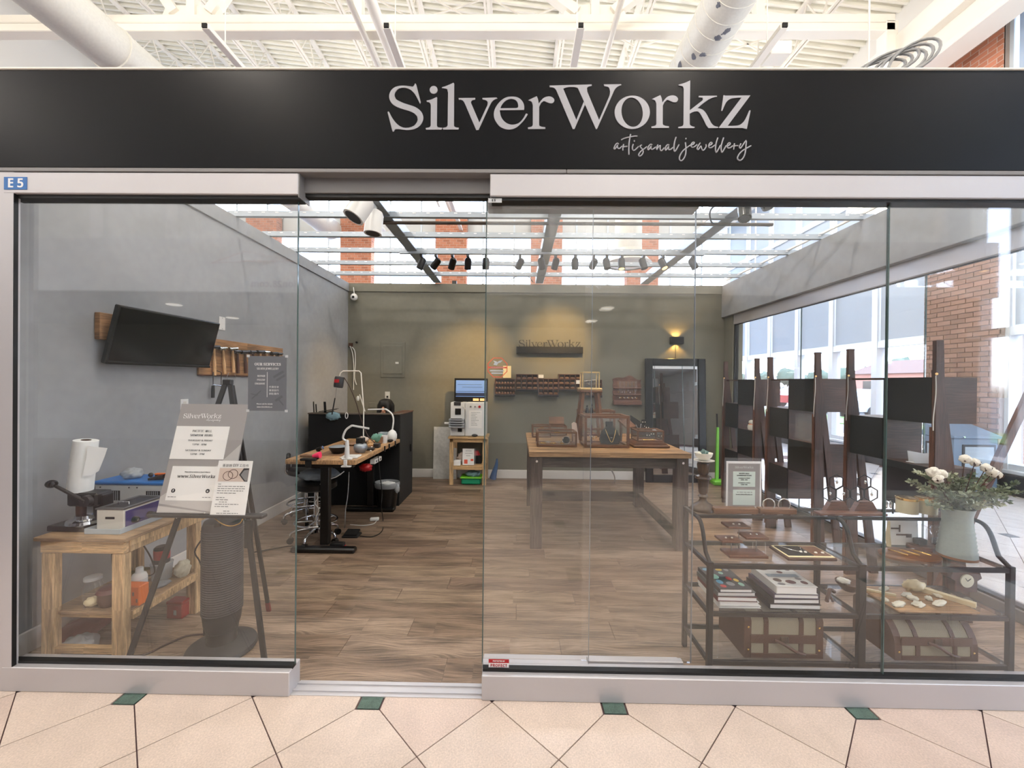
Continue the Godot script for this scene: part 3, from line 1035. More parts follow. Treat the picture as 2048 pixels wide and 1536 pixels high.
# ---------------------------------------------------------------- the shop: floor, walls, window wall
func build_shop_shell() -> void:
	# plank floor: planks lie along x, in bond
	var fl := setting_root("floor")
	part(fl, "underlay", mb().span(Vector3(LEFT_X, -0.006, BACK_Z), Vector3(3.28, -0.003, -0.105)), "black_matt")
	var wide := 0.181
	var row := 0
	var z := -0.105
	while z > BACK_Z + 0.02:
		var z2 := maxf(z - wide, BACK_Z)
		var x: float = LEFT_X - [0.15, 0.75, 0.42, 1.0, 0.6, 0.28, 0.9][row % 7]
		while x < 3.27:
			var a := maxf(x, LEFT_X)
			var b := minf(x + 1.22, 3.27)
			if b - a > 0.02:
				part(fl, "plank", bx(b - a - 0.0016, 0.006, z - z2 - 0.0014, 0.0008), "plank_%d" % (rng.randi() % 6), Vector3((a + b) * 0.5, 0.0, (z + z2) * 0.5))
			x += 1.22
		z = z2
		row += 1
	# left and back walls with a cap board that stands proud
	var wl := setting_root("wall_left")
	part(wl, "board", mb().span(Vector3(LEFT_X - 0.12, 0, BACK_Z - 0.1), Vector3(LEFT_X, 3.0, -0.1)), "wall_grey")
	part(wl, "cap", mb().span(Vector3(LEFT_X - 0.14, 2.89, BACK_Z), Vector3(LEFT_X + 0.018, 3.02, -0.1), 0.003), "wall_grey")
	var wb := setting_root("wall_shop_back")
	part(wb, "board", mb().span(Vector3(LEFT_X - 0.1, 0, BACK_Z - 0.12), Vector3(RIGHT_X + 0.2, 3.0, BACK_Z)), "wall_khaki")
	part(wb, "cap", mb().span(Vector3(LEFT_X, 2.89, BACK_Z - 0.13), Vector3(RIGHT_X, 3.02, BACK_Z + 0.018), 0.003), "wall_khaki")
	setting("baseboard_left", mb().span(Vector3(LEFT_X, 0.003, BACK_Z + 0.016), Vector3(LEFT_X + 0.016, 0.125, -0.12), 0.004), "trim_white")
	setting("baseboard_back", mb().span(Vector3(LEFT_X + 0.016, 0.003, BACK_Z), Vector3(RIGHT_X, 0.135, BACK_Z + 0.016), 0.004), "trim_white")
	# right side: a bulkhead over a wall of glass
	var wr := setting_root("wall_shop_right")
	part(wr, "bulkhead", mb().span(Vector3(RIGHT_X, 2.53, BACK_Z), Vector3(RIGHT_X + 0.22, 3.02, -0.1), 0.004), "wall_grey")
	part(wr, "return", mb().span(Vector3(RIGHT_X + 0.05, 0, BACK_Z - 0.05), Vector3(RIGHT_X + 0.2, 2.53, -4.17)), "wall_khaki")
	var win := setting_root("window_3")
	part(win, "head", mb().span(Vector3(3.21, 2.39, -4.17), Vector3(3.29, 2.53, -0.02), 0.004), "frame_silver")
	part(win, "jamb", mb().span(Vector3(3.22, 0.0, -4.19), Vector3(3.28, 2.39, -4.15), 0.003), "gasket")
	part(win, "curb", mb().span(Vector3(3.2, -0.003, -4.17), Vector3(3.34, 0.085, -0.02), 0.004), "frame_dull")
	part(win, "curb_trim", mb().span(Vector3(3.22, 0.085, -4.17), Vector3(3.28, 0.10, -0.02)), "gasket")
	for e in [[-4.15, -2.79], [-2.785, -1.375], [-1.37, -0.03]]:
		part(win, "pane", mb().span(Vector3(3.245, 0.10, e[0]), Vector3(3.257, 2.39, e[1])), "shop_glass")
	for zz in [-2.7875, -1.3725]:
		part(win, "joint", mb().span(Vector3(3.244, 0.10, zz - 0.002), Vector3(3.258, 2.39, zz + 0.002)), "glass_edge")
	part(win, "head_gasket", mb().span(Vector3(3.24, 2.382, -4.15), Vector3(3.262, 2.392, -0.03)), "gasket")


# ---------------------------------------------------------------- lettering of the house sign, traced as outlines
# third number 1: a corner; 0: a point on a curve
const SIGN_S := [Vector3(632, 108, 1), Vector3(648, 130, 1), Vector3(740, 490, 1), Vector3(725, 522, 1), Vector3(700, 470, 0), Vector3(660, 390, 0), Vector3(610, 310, 0), Vector3(540, 240, 0), Vector3(460, 202, 0), Vector3(380, 190, 0), Vector3(300, 205, 0), Vector3(240, 250, 0), Vector3(206, 310, 0), Vector3(205, 370, 0), Vector3(230, 420, 0), Vector3(290, 462, 0), Vector3(400, 510, 0), Vector3(520, 548, 0), Vector3(620, 585, 0), Vector3(700, 635, 0), Vector3(760, 700, 0), Vector3(790, 780, 0), Vector3(785, 860, 0), Vector3(745, 940, 0), Vector3(680, 1000, 0), Vector3(590, 1040, 0), Vector3(480, 1055, 0), Vector3(380, 1048, 0), Vector3(300, 1036, 0), Vector3(240, 1030, 1), Vector3(205, 1045, 0), Vector3(190, 1080, 1), Vector3(165, 1085, 1), Vector3(150, 1040, 1), Vector3(60, 690, 1), Vector3(75, 672, 1), Vector3(95, 690, 1), Vector3(140, 780, 0), Vector3(200, 870, 0), Vector3(270, 945, 0), Vector3(350, 995, 0), Vector3(430, 1012, 0), Vector3(520, 1003, 0), Vector3(600, 970, 0), Vector3(650, 920, 0), Vector3(678, 850, 0), Vector3(672, 790, 0), Vector3(640, 745, 0), Vector3(580, 700, 0), Vector3(480, 660, 0), Vector3(350, 620, 0), Vector3(250, 580, 0), Vector3(170, 530, 0), Vector3(115, 460, 0), Vector3(92, 380, 0), Vector3(105, 300, 0), Vector3(150, 225, 0), Vector3(220, 175, 0), Vector3(310, 153, 0), Vector3(400, 151, 0), Vector3(500, 163, 0), Vector3(580, 174, 1), Vector3(605, 152, 0), Vector3(620, 112, 1)]
const SIGN_I := [Vector3(1065, 388, 1), Vector3(1076, 398, 1), Vector3(1070, 960, 1), Vector3(1088, 1002, 0), Vector3(1185, 1016, 1), Vector3(1165, 1050, 1), Vector3(850, 1050, 1), Vector3(840, 1018, 1), Vector3(920, 1002, 0), Vector3(945, 965, 1), Vector3(947, 560, 1), Vector3(935, 515, 0), Vector3(905, 490, 0), Vector3(865, 482, 1), Vector3(860, 458, 1), Vector3(960, 436, 0)]
const SIGN_L := [Vector3(1412, 100, 1), Vector3(1425, 120, 1), Vector3(1420, 965, 1), Vector3(1440, 1004, 0), Vector3(1520, 1018, 1), Vector3(1512, 1050, 1), Vector3(1195, 1050, 1), Vector3(1190, 1018, 1), Vector3(1265, 1002, 0), Vector3(1292, 965, 1), Vector3(1300, 300, 1), Vector3(1290, 240, 0), Vector3(1255, 215, 0), Vector3(1175, 205, 1), Vector3(1175, 190, 1), Vector3(1270, 162, 0)]
const SIGN_V := [Vector3(-430, 412, 1), Vector3(-92, 412, 1), Vector3(-92, 444, 1), Vector3(-160, 464, 0), Vector3(-178, 505, 0), Vector3(-156, 560, 1), Vector3(-5, 915, 1), Vector3(158, 565, 1), Vector3(166, 510, 0), Vector3(140, 465, 0), Vector3(60, 445, 1), Vector3(55, 415, 1), Vector3(340, 408, 1), Vector3(365, 425, 1), Vector3(300, 450, 0), Vector3(245, 500, 0), Vector3(205, 570, 1), Vector3(-20, 1060, 1), Vector3(-70, 1065, 1), Vector3(-296, 540, 1), Vector3(-332, 475, 0), Vector3(-380, 448, 0), Vector3(-425, 445, 1)]
const SIGN_E := [Vector3(905, 664, 1), Vector3(910, 600, 0), Vector3(890, 520, 0), Vector3(830, 442, 0), Vector3(750, 402, 0), Vector3(650, 392, 0), Vector3(550, 405, 0), Vector3(450, 460, 0), Vector3(360, 556, 0), Vector3(305, 660, 0), Vector3(290, 760, 0), Vector3(310, 852, 0), Vector3(360, 940, 0), Vector3(430, 1010, 0), Vector3(520, 1050, 0), Vector3(610, 1060, 0), Vector3(710, 1040, 0), Vector3(800, 980, 0), Vector3(880, 900, 0), Vector3(940, 820, 0), Vector3(980, 755, 1), Vector3(962, 738, 1), Vector3(940, 745, 1), Vector3(900, 820, 0), Vector3(850, 885, 0), Vector3(790, 935, 0), Vector3(710, 960, 0), Vector3(630, 960, 0), Vector3(550, 930, 0), Vector3(480, 870, 0), Vector3(435, 790, 0), Vector3(415, 700, 0), Vector3(412, 666, 1)]
const SIGN_E_HOLE := [Vector3(425, 628, 1), Vector3(440, 580, 0), Vector3(490, 510, 0), Vector3(560, 457, 0), Vector3(640, 437, 0), Vector3(710, 450, 0), Vector3(760, 490, 0), Vector3(785, 550, 0), Vector3(785, 600, 0), Vector3(772, 620, 1), Vector3(740, 627, 1)]
const SIGN_R := [Vector3(1165, 388, 1), Vector3(1190, 450, 0), Vector3(1205, 540, 1), Vector3(1250, 480, 0), Vector3(1300, 430, 0), Vector3(1360, 402, 0), Vector3(1430, 396, 0), Vector3(1490, 420, 0), Vector3(1522, 465, 0), Vector3(1510, 510, 0), Vector3(1470, 535, 0), Vector3(1420, 530, 0), Vector3(1370, 510, 0), Vector3(1320, 487, 1), Vector3(1290, 492, 0), Vector3(1240, 540, 0), Vector3(1215, 600, 1), Vector3(1213, 960, 1), Vector3(1232, 1002, 0), Vector3(1340, 1020, 1), Vector3(1340, 1052, 1), Vector3(990, 1052, 1), Vector3(985, 1022, 1), Vector3(1060, 1005, 0), Vector3(1085, 970, 1), Vector3(1085, 570, 1), Vector3(1075, 515, 0), Vector3(1045, 487, 0), Vector3(993, 467, 1)]
const SIGN_W := [Vector3(-9, 175, 1), Vector3(845, 160, 1), Vector3(852, 185, 1), Vector3(775, 204, 0), Vector3(748, 245, 0), Vector3(760, 310, 1), Vector3(998, 880, 1), Vector3(1205, 400, 1), Vector3(1222, 320, 0), Vector3(1210, 250, 0), Vector3(1180, 212, 0), Vector3(1105, 195, 1), Vector3(1095, 162, 1), Vector3(1440, 160, 1), Vector3(1452, 175, 1), Vector3(1380, 205, 0), Vector3(1320, 260, 0), Vector3(1280, 340, 1), Vector3(955, 1065, 1), Vector3(935, 1065, 1), Vector3(712, 565, 1), Vector3(500, 1060, 1), Vector3(465, 1062, 1), Vector3(150, 320, 1), Vector3(120, 257, 0), Vector3(70, 217, 0), Vector3(-5, 205, 1)]
const SIGN_W_HOLE := [Vector3(270, 240, 1), Vector3(330, 217, 0), Vector3(420, 206, 0), Vector3(520, 212, 0), Vector3(570, 237, 0), Vector3(590, 280, 1), Vector3(690, 500, 1), Vector3(535, 875, 1)]
const SIGN_K := [Vector3(792, 95, 1), Vector3(785, 700, 1), Vector3(1030, 510, 1), Vector3(1058, 478, 0), Vector3(1040, 447, 0), Vector3(965, 438, 1), Vector3(965, 410, 1), Vector3(1330, 410, 1), Vector3(1335, 430, 1), Vector3(1250, 447, 0), Vector3(1130, 505, 0), Vector3(935, 660, 1), Vector3(990, 668, 0), Vector3(1060, 702, 0), Vector3(1120, 775, 0), Vector3(1180, 890, 0), Vector3(1230, 978, 0), Vector3(1290, 1024, 0), Vector3(1360, 1040, 1), Vector3(1355, 1062, 1), Vector3(1165, 1062, 1), Vector3(1120, 1005, 0), Vector3(1070, 900, 0), Vector3(1010, 790, 0), Vector3(960, 732, 0), Vector3(910, 718, 0), Vector3(850, 732, 0), Vector3(783, 770, 1), Vector3(783, 970, 1), Vector3(802, 1012, 0), Vector3(890, 1040, 1), Vector3(870, 1060, 1), Vector3(555, 1060, 1), Vector3(555, 1035, 1), Vector3(635, 1016, 0), Vector3(660, 975, 1), Vector3(662, 270, 1), Vector3(655, 230, 0), Vector3(625, 206, 0), Vector3(553, 193, 1), Vector3(560, 180, 1), Vector3(680, 146, 0)]
const SIGN_Z := [Vector3(1465, 400, 1), Vector3(1500, 410, 1), Vector3(2005, 410, 1), Vector3(1548, 1022, 1), Vector3(1680, 1022, 0), Vector3(1780, 1008, 0), Vector3(1850, 960, 0), Vector3(1910, 880, 0), Vector3(1985, 712, 1), Vector3(2010, 712, 1), Vector3(1935, 1085, 1), Vector3(1920, 1085, 1), Vector3(1850, 1065, 1), Vector3(1372, 1062, 1), Vector3(1378, 1045, 1), Vector3(1825, 452, 1), Vector3(1700, 456, 0), Vector3(1600, 477, 0), Vector3(1530, 530, 0), Vector3(1485, 610, 0), Vector3(1440, 718, 1), Vector3(1420, 715, 1)]

# the script line under the name: strokes, letter by letter, in two stretches of lettering
const SCRIPT_A := [[[235, 345, 200, 315, 155, 345, 115, 420, 105, 465, 130, 475, 170, 420, 205, 365, 195, 420, 215, 455, 260, 460, 325, 400]], [[370, 345, 350, 430, 350, 515], [350, 450, 385, 415, 475, 405]], [[565, 65, 540, 180, 520, 330, 515, 500, 518, 635], [305, 220, 400, 175, 540, 145, 680, 120, 755, 125]], [[640, 345, 615, 420, 625, 500, 665, 520, 720, 480, 790, 410], [668, 238, 670, 272]], [[880, 370, 830, 395, 850, 440, 900, 500, 915, 570, 880, 640, 820, 680, 790, 640, 840, 560, 910, 500, 1025, 415]], [[1165, 375, 1130, 350, 1080, 390, 1045, 470, 1060, 505, 1100, 460, 1140, 400, 1130, 460, 1150, 490, 1195, 485, 1265, 430]], [[1330, 365, 1300, 430, 1290, 505, 1340, 430, 1395, 385, 1385, 450, 1400, 515, 1440, 525, 1505, 450]], [[1645, 380, 1600, 365, 1555, 410, 1530, 490, 1550, 520, 1590, 470, 1630, 410, 1620, 470, 1640, 505, 1690, 495, 1750, 440]], [[1835, 155, 1795, 280, 1775, 430, 1780, 530, 1805, 550, 1850, 490, 1915, 365]]]
const SCRIPT_B := [[[185, 305, 200, 420, 200, 580, 175, 690, 120, 785, 60, 815, 20, 760, 40, 660, 110, 550, 200, 470, 330, 380], [200, 185, 203, 217]], [[350, 385, 410, 355, 435, 315, 405, 300, 360, 340, 340, 400, 370, 440, 430, 435, 515, 365]], [[600, 320, 540, 410, 515, 480, 540, 510, 590, 450, 620, 410, 640, 480, 670, 530, 720, 500, 765, 420, 755, 365]], [[845, 400, 905, 370, 930, 330, 900, 310, 855, 350, 835, 420, 860, 455, 920, 450, 1010, 385]], [[1090, 180, 1050, 300, 1025, 440, 1030, 560, 1055, 580, 1100, 510, 1165, 390]], [[1250, 180, 1210, 300, 1180, 440, 1190, 560, 1215, 585, 1260, 510, 1325, 400]], [[1355, 415, 1415, 385, 1435, 340, 1405, 325, 1365, 360, 1350, 430, 1380, 470, 1440, 460, 1510, 405]], [[1550, 345, 1540, 430, 1530, 515], [1535, 455, 1570, 410, 1655, 405]], [[1730, 350, 1690, 430, 1710, 480, 1760, 430, 1875, 265, 1870, 400, 1860, 540, 1830, 680, 1760, 790, 1690, 815, 1635, 760, 1670, 660, 1760, 560, 1860, 495, 2015, 410]]]

const SIGN_MID := Vector2(1137, 215)
const SIGN_WIDE := 720.0

func smooth(p0: Vector2, p1: Vector2, p2: Vector2, p3: Vector2, t: float) -> Vector2:
	return 0.5 * ((2.0 * p1) + (p2 - p0) * t + (2.0 * p0 - 5.0 * p1 + 4.0 * p2 - p3) * t * t + (3.0 * p1 - p0 - 3.0 * p2 + p3) * t * t * t)

# outline in sign units: the word is 1 wide, its middle is the origin; the photograph's roll is taken out
func sign_point(px: float, py: float) -> Vector2:
	var d := Vector2(px - SIGN_MID.x, SIGN_MID.y - py)
	return (d.rotated(0.0099) / SIGN_WIDE)

func outline(pts: Array, ox: float, shift := 0.0) -> PackedVector2Array:
	var out := PackedVector2Array()
	var m := pts.size()
	for i in m:
		var a: Vector3 = pts[i]
		var b: Vector3 = pts[(i + 1) % m]
		var pa := Vector2(a.x, a.y)
		var pb := Vector2(b.x, b.y)
		var before: Vector3 = pts[(i + m - 1) % m]
		var after: Vector3 = pts[(i + 2) % m]
		var p0 := pa if a.z > 0.5 else Vector2(before.x, before.y)
		var p3 := pb if b.z > 0.5 else Vector2(after.x, after.y)
		var steps := 1 if a.z > 0.5 and b.z > 0.5 else 3
		for k in steps:
			var q := smooth(p0, pa, pb, p3, float(k) / steps)
			out.append(sign_point(ox + q.x / 10.24 + shift, 155.0 + q.y / 10.24))
	return out

func oval(cx: float, cy: float, rx: float, ry: float, lean: float, ox: float) -> PackedVector2Array:
	var out := PackedVector2Array()
	for k in 36:
		var q := Vector2(cos(TAU * k / 36) * rx, sin(TAU * k / 36) * ry)
		q.x += lean * q.y
		out.append(sign_point(ox + (cx + q.x) / 10.24, 155.0 + (cy + q.y) / 10.24))
	return out

# joins a hole to its outline with a slit too thin to see
func pierced(outer: PackedVector2Array, hole: PackedVector2Array) -> PackedVector2Array:
	if Geometry2D.is_polygon_clockwise(outer):
		outer.reverse()
	if not Geometry2D.is_polygon_clockwise(hole):
		hole.reverse()
	var best := Vector2i.ZERO
	var least := INF
	for i in outer.size():
		for j in hole.size():
			var d := outer[i].distance_squared_to(hole[j])
			if d < least:
				least = d
				best = Vector2i(i, j)
	var out := PackedVector2Array()
	for i in outer.size() + 1:
		var p := outer[(best.x + i) % outer.size()]
		if i == outer.size():
			p = p.lerp(outer[(best.x + i - 1) % outer.size()], 0.01)
		out.append(p)
	for j in hole.size() + 1:
		var p := hole[(best.y + j) % hole.size()]
		if j == 0:
			p = p.lerp(hole[(best.y + 1) % hole.size()], 0.01)
		out.append(p)
	return out

func sign_letters() -> Array:
	if not meshes.has("sign_letters"):
		var t := 0.008
		var list := []
		list.append(mb().prism(outline(SIGN_S, 770), t).mesh())
		list.append(mb().prism(outline(SIGN_I, 770), t).prism(oval(1005, 240, 80, 79, 0.0, 770), t).mesh())
		list.append(mb().prism(outline(SIGN_L, 770), t).mesh())
		list.append(mb().prism(outline(SIGN_V, 960), t).mesh())
		list.append(mb().prism(pierced(outline(SIGN_E, 960), outline(SIGN_E_HOLE, 960)), t).mesh())
		list.append(mb().prism(outline(SIGN_R, 960), t).mesh())
		list.append(mb().prism(pierced(outline(SIGN_W, 1100), outline(SIGN_W_HOLE, 1100)), t).mesh())
		list.append(mb().prism(pierced(oval(1670, 731, 357, 338, 0.0, 1100), oval(1668, 729, 216, 297, 0.07, 1100)), t).mesh())
		list.append(mb().prism(outline(SIGN_R, 960, 244.8), t).mesh())
		list.append(mb().prism(outline(SIGN_K, 1300), t).mesh())
		list.append(mb().prism(outline(SIGN_Z, 1300), t).mesh())
		meshes["sign_letters"] = list
	return meshes["sign_letters"]

func house_name(parent: Node3D, wide: float, pos: Vector3, basis: Basis, material: String, thick := 1.0) -> void:
	for m in sign_letters():
		var o := part(parent, "letter", m, material)
		o.transform = Transform3D(basis * Basis.from_scale(Vector3(wide, wide, wide * thick)), pos)

func script_line(parent: Node3D, wide: float, pos: Vector3, basis: Basis, material: String, radius := 0.0021) -> void:
	for e in [[SCRIPT_A, 1220.0], [SCRIPT_B, 1355.0]]:
		for letter in e[0]:
			var b := mb()
			for s in letter:
				var pts := []
				var m: int = s.size() / 2
				var at := func(i: int) -> Vector2:
					i = clampi(i, 0, m - 1)
					return Vector2(s[i * 2], s[i * 2 + 1])
				for i in m - 1:
					for k in 3:
						var q := smooth(at.call(i - 1), at.call(i), at.call(i + 1), at.call(i + 2), k / 3.0)
						var w := sign_point(e[1] + q.x / 14.124, 265.0 + q.y / 14.124)
						pts.append(Vector3(w.x, w.y, 0.001))
				var z: Vector2 = at.call(m - 1)
				var w2 := sign_point(e[1] + z.x / 14.124, 265.0 + z.y / 14.124)
				pts.append(Vector3(w2.x, w2.y, 0.001))
				b.tube(pts, radius, 6)
			var o := part(parent, "script_letter", b, material)
			o.transform = Transform3D(basis * Basis.from_scale(Vector3.ONE * wide), pos)

# characters set from straight strokes in a square
const STROKES := [
	[[0, 9, 10, 9], [5, 9, 5, 1], [0, 1, 10, 1]],
	[[1, 9, 1, 0], [0, 7, 4, 7], [6, 10, 4, 6], [5, 8, 10, 8], [7, 8, 7, 0], [7, 5, 10, 5], [7, 2, 10, 2]],
	[[0, 8, 4, 8], [2, 10, 2, 0], [0, 2, 4, 3], [5, 8, 10, 8], [7, 10, 7, 6], [6, 6, 9, 6], [9, 6, 8, 0], [6, 6, 5, 0]],
	[[0, 9, 10, 9], [0, 5, 10, 5], [0, 1, 10, 1], [2, 9, 2, 1], [8, 9, 8, 1], [5, 10, 5, 0]],
	[[2, 10, 0, 6], [1, 7, 1, 0], [3, 8, 10, 8], [6, 10, 6, 0], [3, 4, 10, 4], [4, 0, 9, 0]],
	[[0, 8, 5, 8], [0, 5, 5, 5], [2, 10, 2, 0], [0, 1, 5, 1], [6, 9, 10, 9], [10, 9, 10, 0], [6, 5, 10, 5], [6, 9, 6, 0]],
]
func characters(parent: Node3D, which: Array, high: float, material: String, pos: Vector3, basis: Basis) -> void:
	var b := mb()
	var s := high / 10.0
	for k in which.size():
		for l in STROKES[which[k]]:
			var o := k * 12.5
			b.bar(Vector3((l[0] + o) * s, l[1] * s, 0), Vector3((l[2] + o) * s, l[3] * s, 0), 0.9 * s, 0.0008, Vector3.BACK)
	var m := part(parent, "lettering", b, material)
	m.transform = Transform3D(basis, pos)

func lines_of_print(parent: Node3D, rows: Array, pitch: float, thick: float, material: String, pos: Vector3, basis: Basis) -> void:
	# body text too small to read: each row is a run of word-long bars; a row is [left, right]
	var b := mb()
	for i in rows.size():
		var x: float = rows[i][0]
		while x < rows[i][1] - 0.002:
			var w := minf(rng.randf_range(0.008, 0.022), rows[i][1] - x)
			b.box(Vector3(x + w * 0.5, -i * pitch, 0), Vector3(w, thick, 0.0006))
			x += w + 0.004
	var m := part(parent, "small_print", b, material)
	m.transform = Transform3D(basis, pos)


# ---------------------------------------------------------------- the shop front
func build_front() -> void:
	var y_hdr := 2.374
	var f := setting_root("wall_fascia")
	part(f, "fascia_board", mb().span(Vector3(-3.4, 2.495, -0.1), Vector3(3.6, 2.957, 0.0), 0.003), "fascia_black")
	part(f, "top_cap", mb().span(Vector3(-3.4, 2.957, -0.12), Vector3(3.6, 2.966, 0.006), 0.002), "steel_white")
	part(f, "lower_trim", mb().span(Vector3(-3.4, 2.476, -0.1), Vector3(0.22, 2.494, 0.004), 0.002), "frame_dull")
	part(f, "lower_trim", mb().span(Vector3(0.222, 2.476, -0.1), Vector3(3.6, 2.494, 0.004), 0.002), "frame_dull")
	var s := thing("shop_sign", "large silver serif name sign with a script line on the black fascia", "sign", on_z(SIGN_MID.x, SIGN_MID.y, 0.0))
	house_name(s, SIGN_WIDE * EYE.z / FOCAL, Vector3.ZERO, Basis(), "sign_silver", 0.25)
	script_line(s, SIGN_WIDE * EYE.z / FOCAL, Vector3.ZERO, Basis(), "sign_silver", 0.0019)

	var w := setting_root("trim_1")
	part(w, "left_post", mb().span(Vector3(-2.66, 0, -0.03), Vector3(-2.40, 2.476, -0.001), 0.001), "frame_silver")
	part(w, "left_post_gasket", mb().span(Vector3(-2.401, 0.115, -0.02), Vector3(-2.398, y_hdr, -0.002)), "gasket")
	part(w, "left_sill", mb().span(Vector3(-2.447, 0, -0.1), Vector3(-1.064, 0.116, 0.0), 0.003), "frame_silver")
	part(w, "left_sill_gasket", mb().span(Vector3(-2.44, 0.114, -0.058), Vector3(-1.062, 0.129, -0.028)), "gasket")
	part(w, "left_head", mb().span(Vector3(-2.447, y_hdr, -0.1), Vector3(-1.04, 2.474, 0.0), 0.003), "frame_silver")
	part(w, "left_head_end", mb().span(Vector3(-1.04, y_hdr - 0.012, -0.1), Vector3(-1.035, 2.474, -0.004)), "frame_dull")
	part(w, "left_head_gasket", mb().span(Vector3(-2.44, y_hdr - 0.016, -0.075), Vector3(-1.04, y_hdr + 0.002, -0.015)), "gasket")
	part(w, "right_sill", mb().span(Vector3(-0.152, 0, -0.1), Vector3(3.4, 0.118, 0.0), 0.003), "frame_silver")
	part(w, "right_sill_gasket", mb().span(Vector3(-0.150, 0.116, -0.058), Vector3(3.4, 0.131, -0.028)), "gasket")
	part(w, "right_head", mb().span(Vector3(-0.135, y_hdr - 0.004, -0.1), Vector3(3.4, 2.474, 0.0), 0.003), "frame_silver")
	part(w, "right_head_gasket", mb().span(Vector3(-0.13, y_hdr - 0.018, -0.075), Vector3(3.4, y_hdr - 0.002, -0.015)), "gasket")
	part(w, "door_head", mb().span(Vector3(-1.04, 2.405, -0.1), Vector3(-0.13, 2.478, -0.05), 0.002), "frame_dull")
	part(w, "door_head_track", mb().span(Vector3(-1.04, 2.388, -0.1), Vector3(-0.13, 2.406, -0.06)), "gasket")
	part(w, "threshold", mb().span(Vector3(-1.064, -0.005, -0.105), Vector3(-0.152, 0.004, -0.01), 0.001), "frame_silver")
	part(w, "threshold_rib", mb().span(Vector3(-1.064, 0.004, -0.04), Vector3(-0.152, 0.010, -0.03)), "frame_silver")
	part(w, "threshold_rib", mb().span(Vector3(-1.064, 0.004, -0.085), Vector3(-0.152, 0.010, -0.075)), "frame_silver")

	# panes
	var win := setting_root("window_4")
	part(win, "pane", mb().span(Vector3(-2.50, 0.126, -0.052), Vector3(-1.062, y_hdr - 0.01, -0.042)), "shop_glass")
	part(win, "pane_edge", mb().span(Vector3(-1.062, 0.126, -0.052), Vector3(-1.060, y_hdr - 0.01, -0.042)), "glass_edge")
	part(win, "pane", mb().span(Vector3(-0.150, 0.126, -0.052), Vector3(1.749, y_hdr - 0.01, -0.042)), "shop_glass")
	part(win, "pane_edge", mb().span(Vector3(-0.152, 0.126, -0.052), Vector3(-0.150, y_hdr - 0.01, -0.042)), "glass_edge")
	part(win, "pane_edge", mb().span(Vector3(1.749, 0.126, -0.053), Vector3(1.754, y_hdr - 0.01, -0.041)), "glass_edge")
	part(win, "pane", mb().span(Vector3(1.754, 0.126, -0.052), Vector3(3.24, y_hdr - 0.01, -0.042)), "shop_glass")
	# two sliding leaves, stacked behind the right pane
	var d := setting_root("door_1")
	var xa := on_z(970, 800, -0.1).x
	var xb := on_z(1182, 800, -0.1).x
	var xc := on_z(1387, 800, -0.13).x
	part(d, "leaf", mb().span(Vector3(xa, 0.11, -0.105), Vector3(xb, 2.39, -0.095)), "shop_glass")
	part(d, "leaf_edge", mb().span(Vector3(xa - 0.003, 0.11, -0.106), Vector3(xa, 2.39, -0.094)), "glass_edge")
	part(d, "leaf_edge", mb().span(Vector3(xb, 0.11, -0.106), Vector3(xb + 0.002, 2.39, -0.094)), "zinc")
	part(d, "leaf", mb().span(Vector3(xb - 0.03, 0.11, -0.135), Vector3(xc, 2.39, -0.125)), "shop_glass")
	part(d, "leaf_edge", mb().span(Vector3(xc, 0.11, -0.136), Vector3(xc + 0.002, 2.39, -0.124)), "zinc")
	part(d, "bottom_rail", mb().span(Vector3(xa, 0.008, -0.118), Vector3(xb, 0.12, -0.085), 0.003), "frame_silver")
	part(d, "bottom_rail", mb().span(Vector3(xb, 0.008, -0.15), Vector3(xc - 0.04, 0.12, -0.115), 0.003), "frame_silver")
	part(d, "guide_rail", mb().span(Vector3(xa, 0.008, -0.2), Vector3(xc - 0.04, 0.09, -0.165), 0.003), "frame_silver")
	part(d, "top_rail", mb().span(Vector3(xa, 2.35, -0.16), Vector3(xc, 2.42, -0.085), 0.008), "frame_dull")

	# stickers and plates
	var e := thing("unit_number_plate", "blue plate reading E 5 in white on the left window head", "plate", on_z(31, 366.5, 0.001))
	part(e, "plate", bx(0.110, 0.059, 0.002), "label_blue")
	words(e, "E 5", 0.043, "paint_white", Vector3(0.002, 0, 0.0015), Basis(), "Droid Sans", true)
	var t := thing("unit_number_tag", "tiny pale tag reading E 5 hanging under the right window head", "tag", on_z(990, 401, -0.012))
	part(t, "plate", bx(0.064, 0.020, 0.002), "label_pale")
	words(t, "E 5", 0.010, "ink", Vector3(-0.006, 0, 0.0015), Basis(), "Droid Sans", true)
	var r := thing("alarm_sticker", "small red and white sticker reading PROFECT low on the door glass", "sticker", on_z(997.5, 1333, -0.040))
	part(r, "sheet", bx(0.098, 0.070, 0.001), "label_red")
	part(r, "white_field", bx(0.097, 0.030, 0.001), "paint_white", Vector3(0, 0.002, 0.0006))
	words(r, "PROFECT", 0.0135, "label_red", Vector3(0, 0.006, 0.0014), Basis(), "Droid Sans", true, HORIZONTAL_ALIGNMENT_CENTER, "lettering", 1.02)
	words(r, "PROTECTED BY", 0.006, "paint_white", Vector3(0, 0.0265, 0.0012), Basis(), "Droid Sans", true)
	words(r, "ALARM  SECURITY", 0.0045, "ink", Vector3(0, -0.006, 0.0014))
	words(r, "(905) 247-5000", 0.0048, "paint_white", Vector3(0, -0.0195, 0.0012), Basis(), "Droid Sans", true)
	words(r, "(416) 766-5000", 0.0048, "paint_white", Vector3(0, -0.0285, 0.0012), Basis(), "Droid Sans", true)
	var oc := thing("warning_sticker", "red outlined octagonal sticker with white marks on the door glass", "sticker", on_z(995, 735, -0.093))
	var ring := []
	var inner := []
	for k in 8:
		var a := TAU * (k + 0.5) / 8
		ring.append(Vector2(cos(a), sin(a)) * 0.0525)
		inner.append(Vector2(cos(a), sin(a)) * 0.0485)
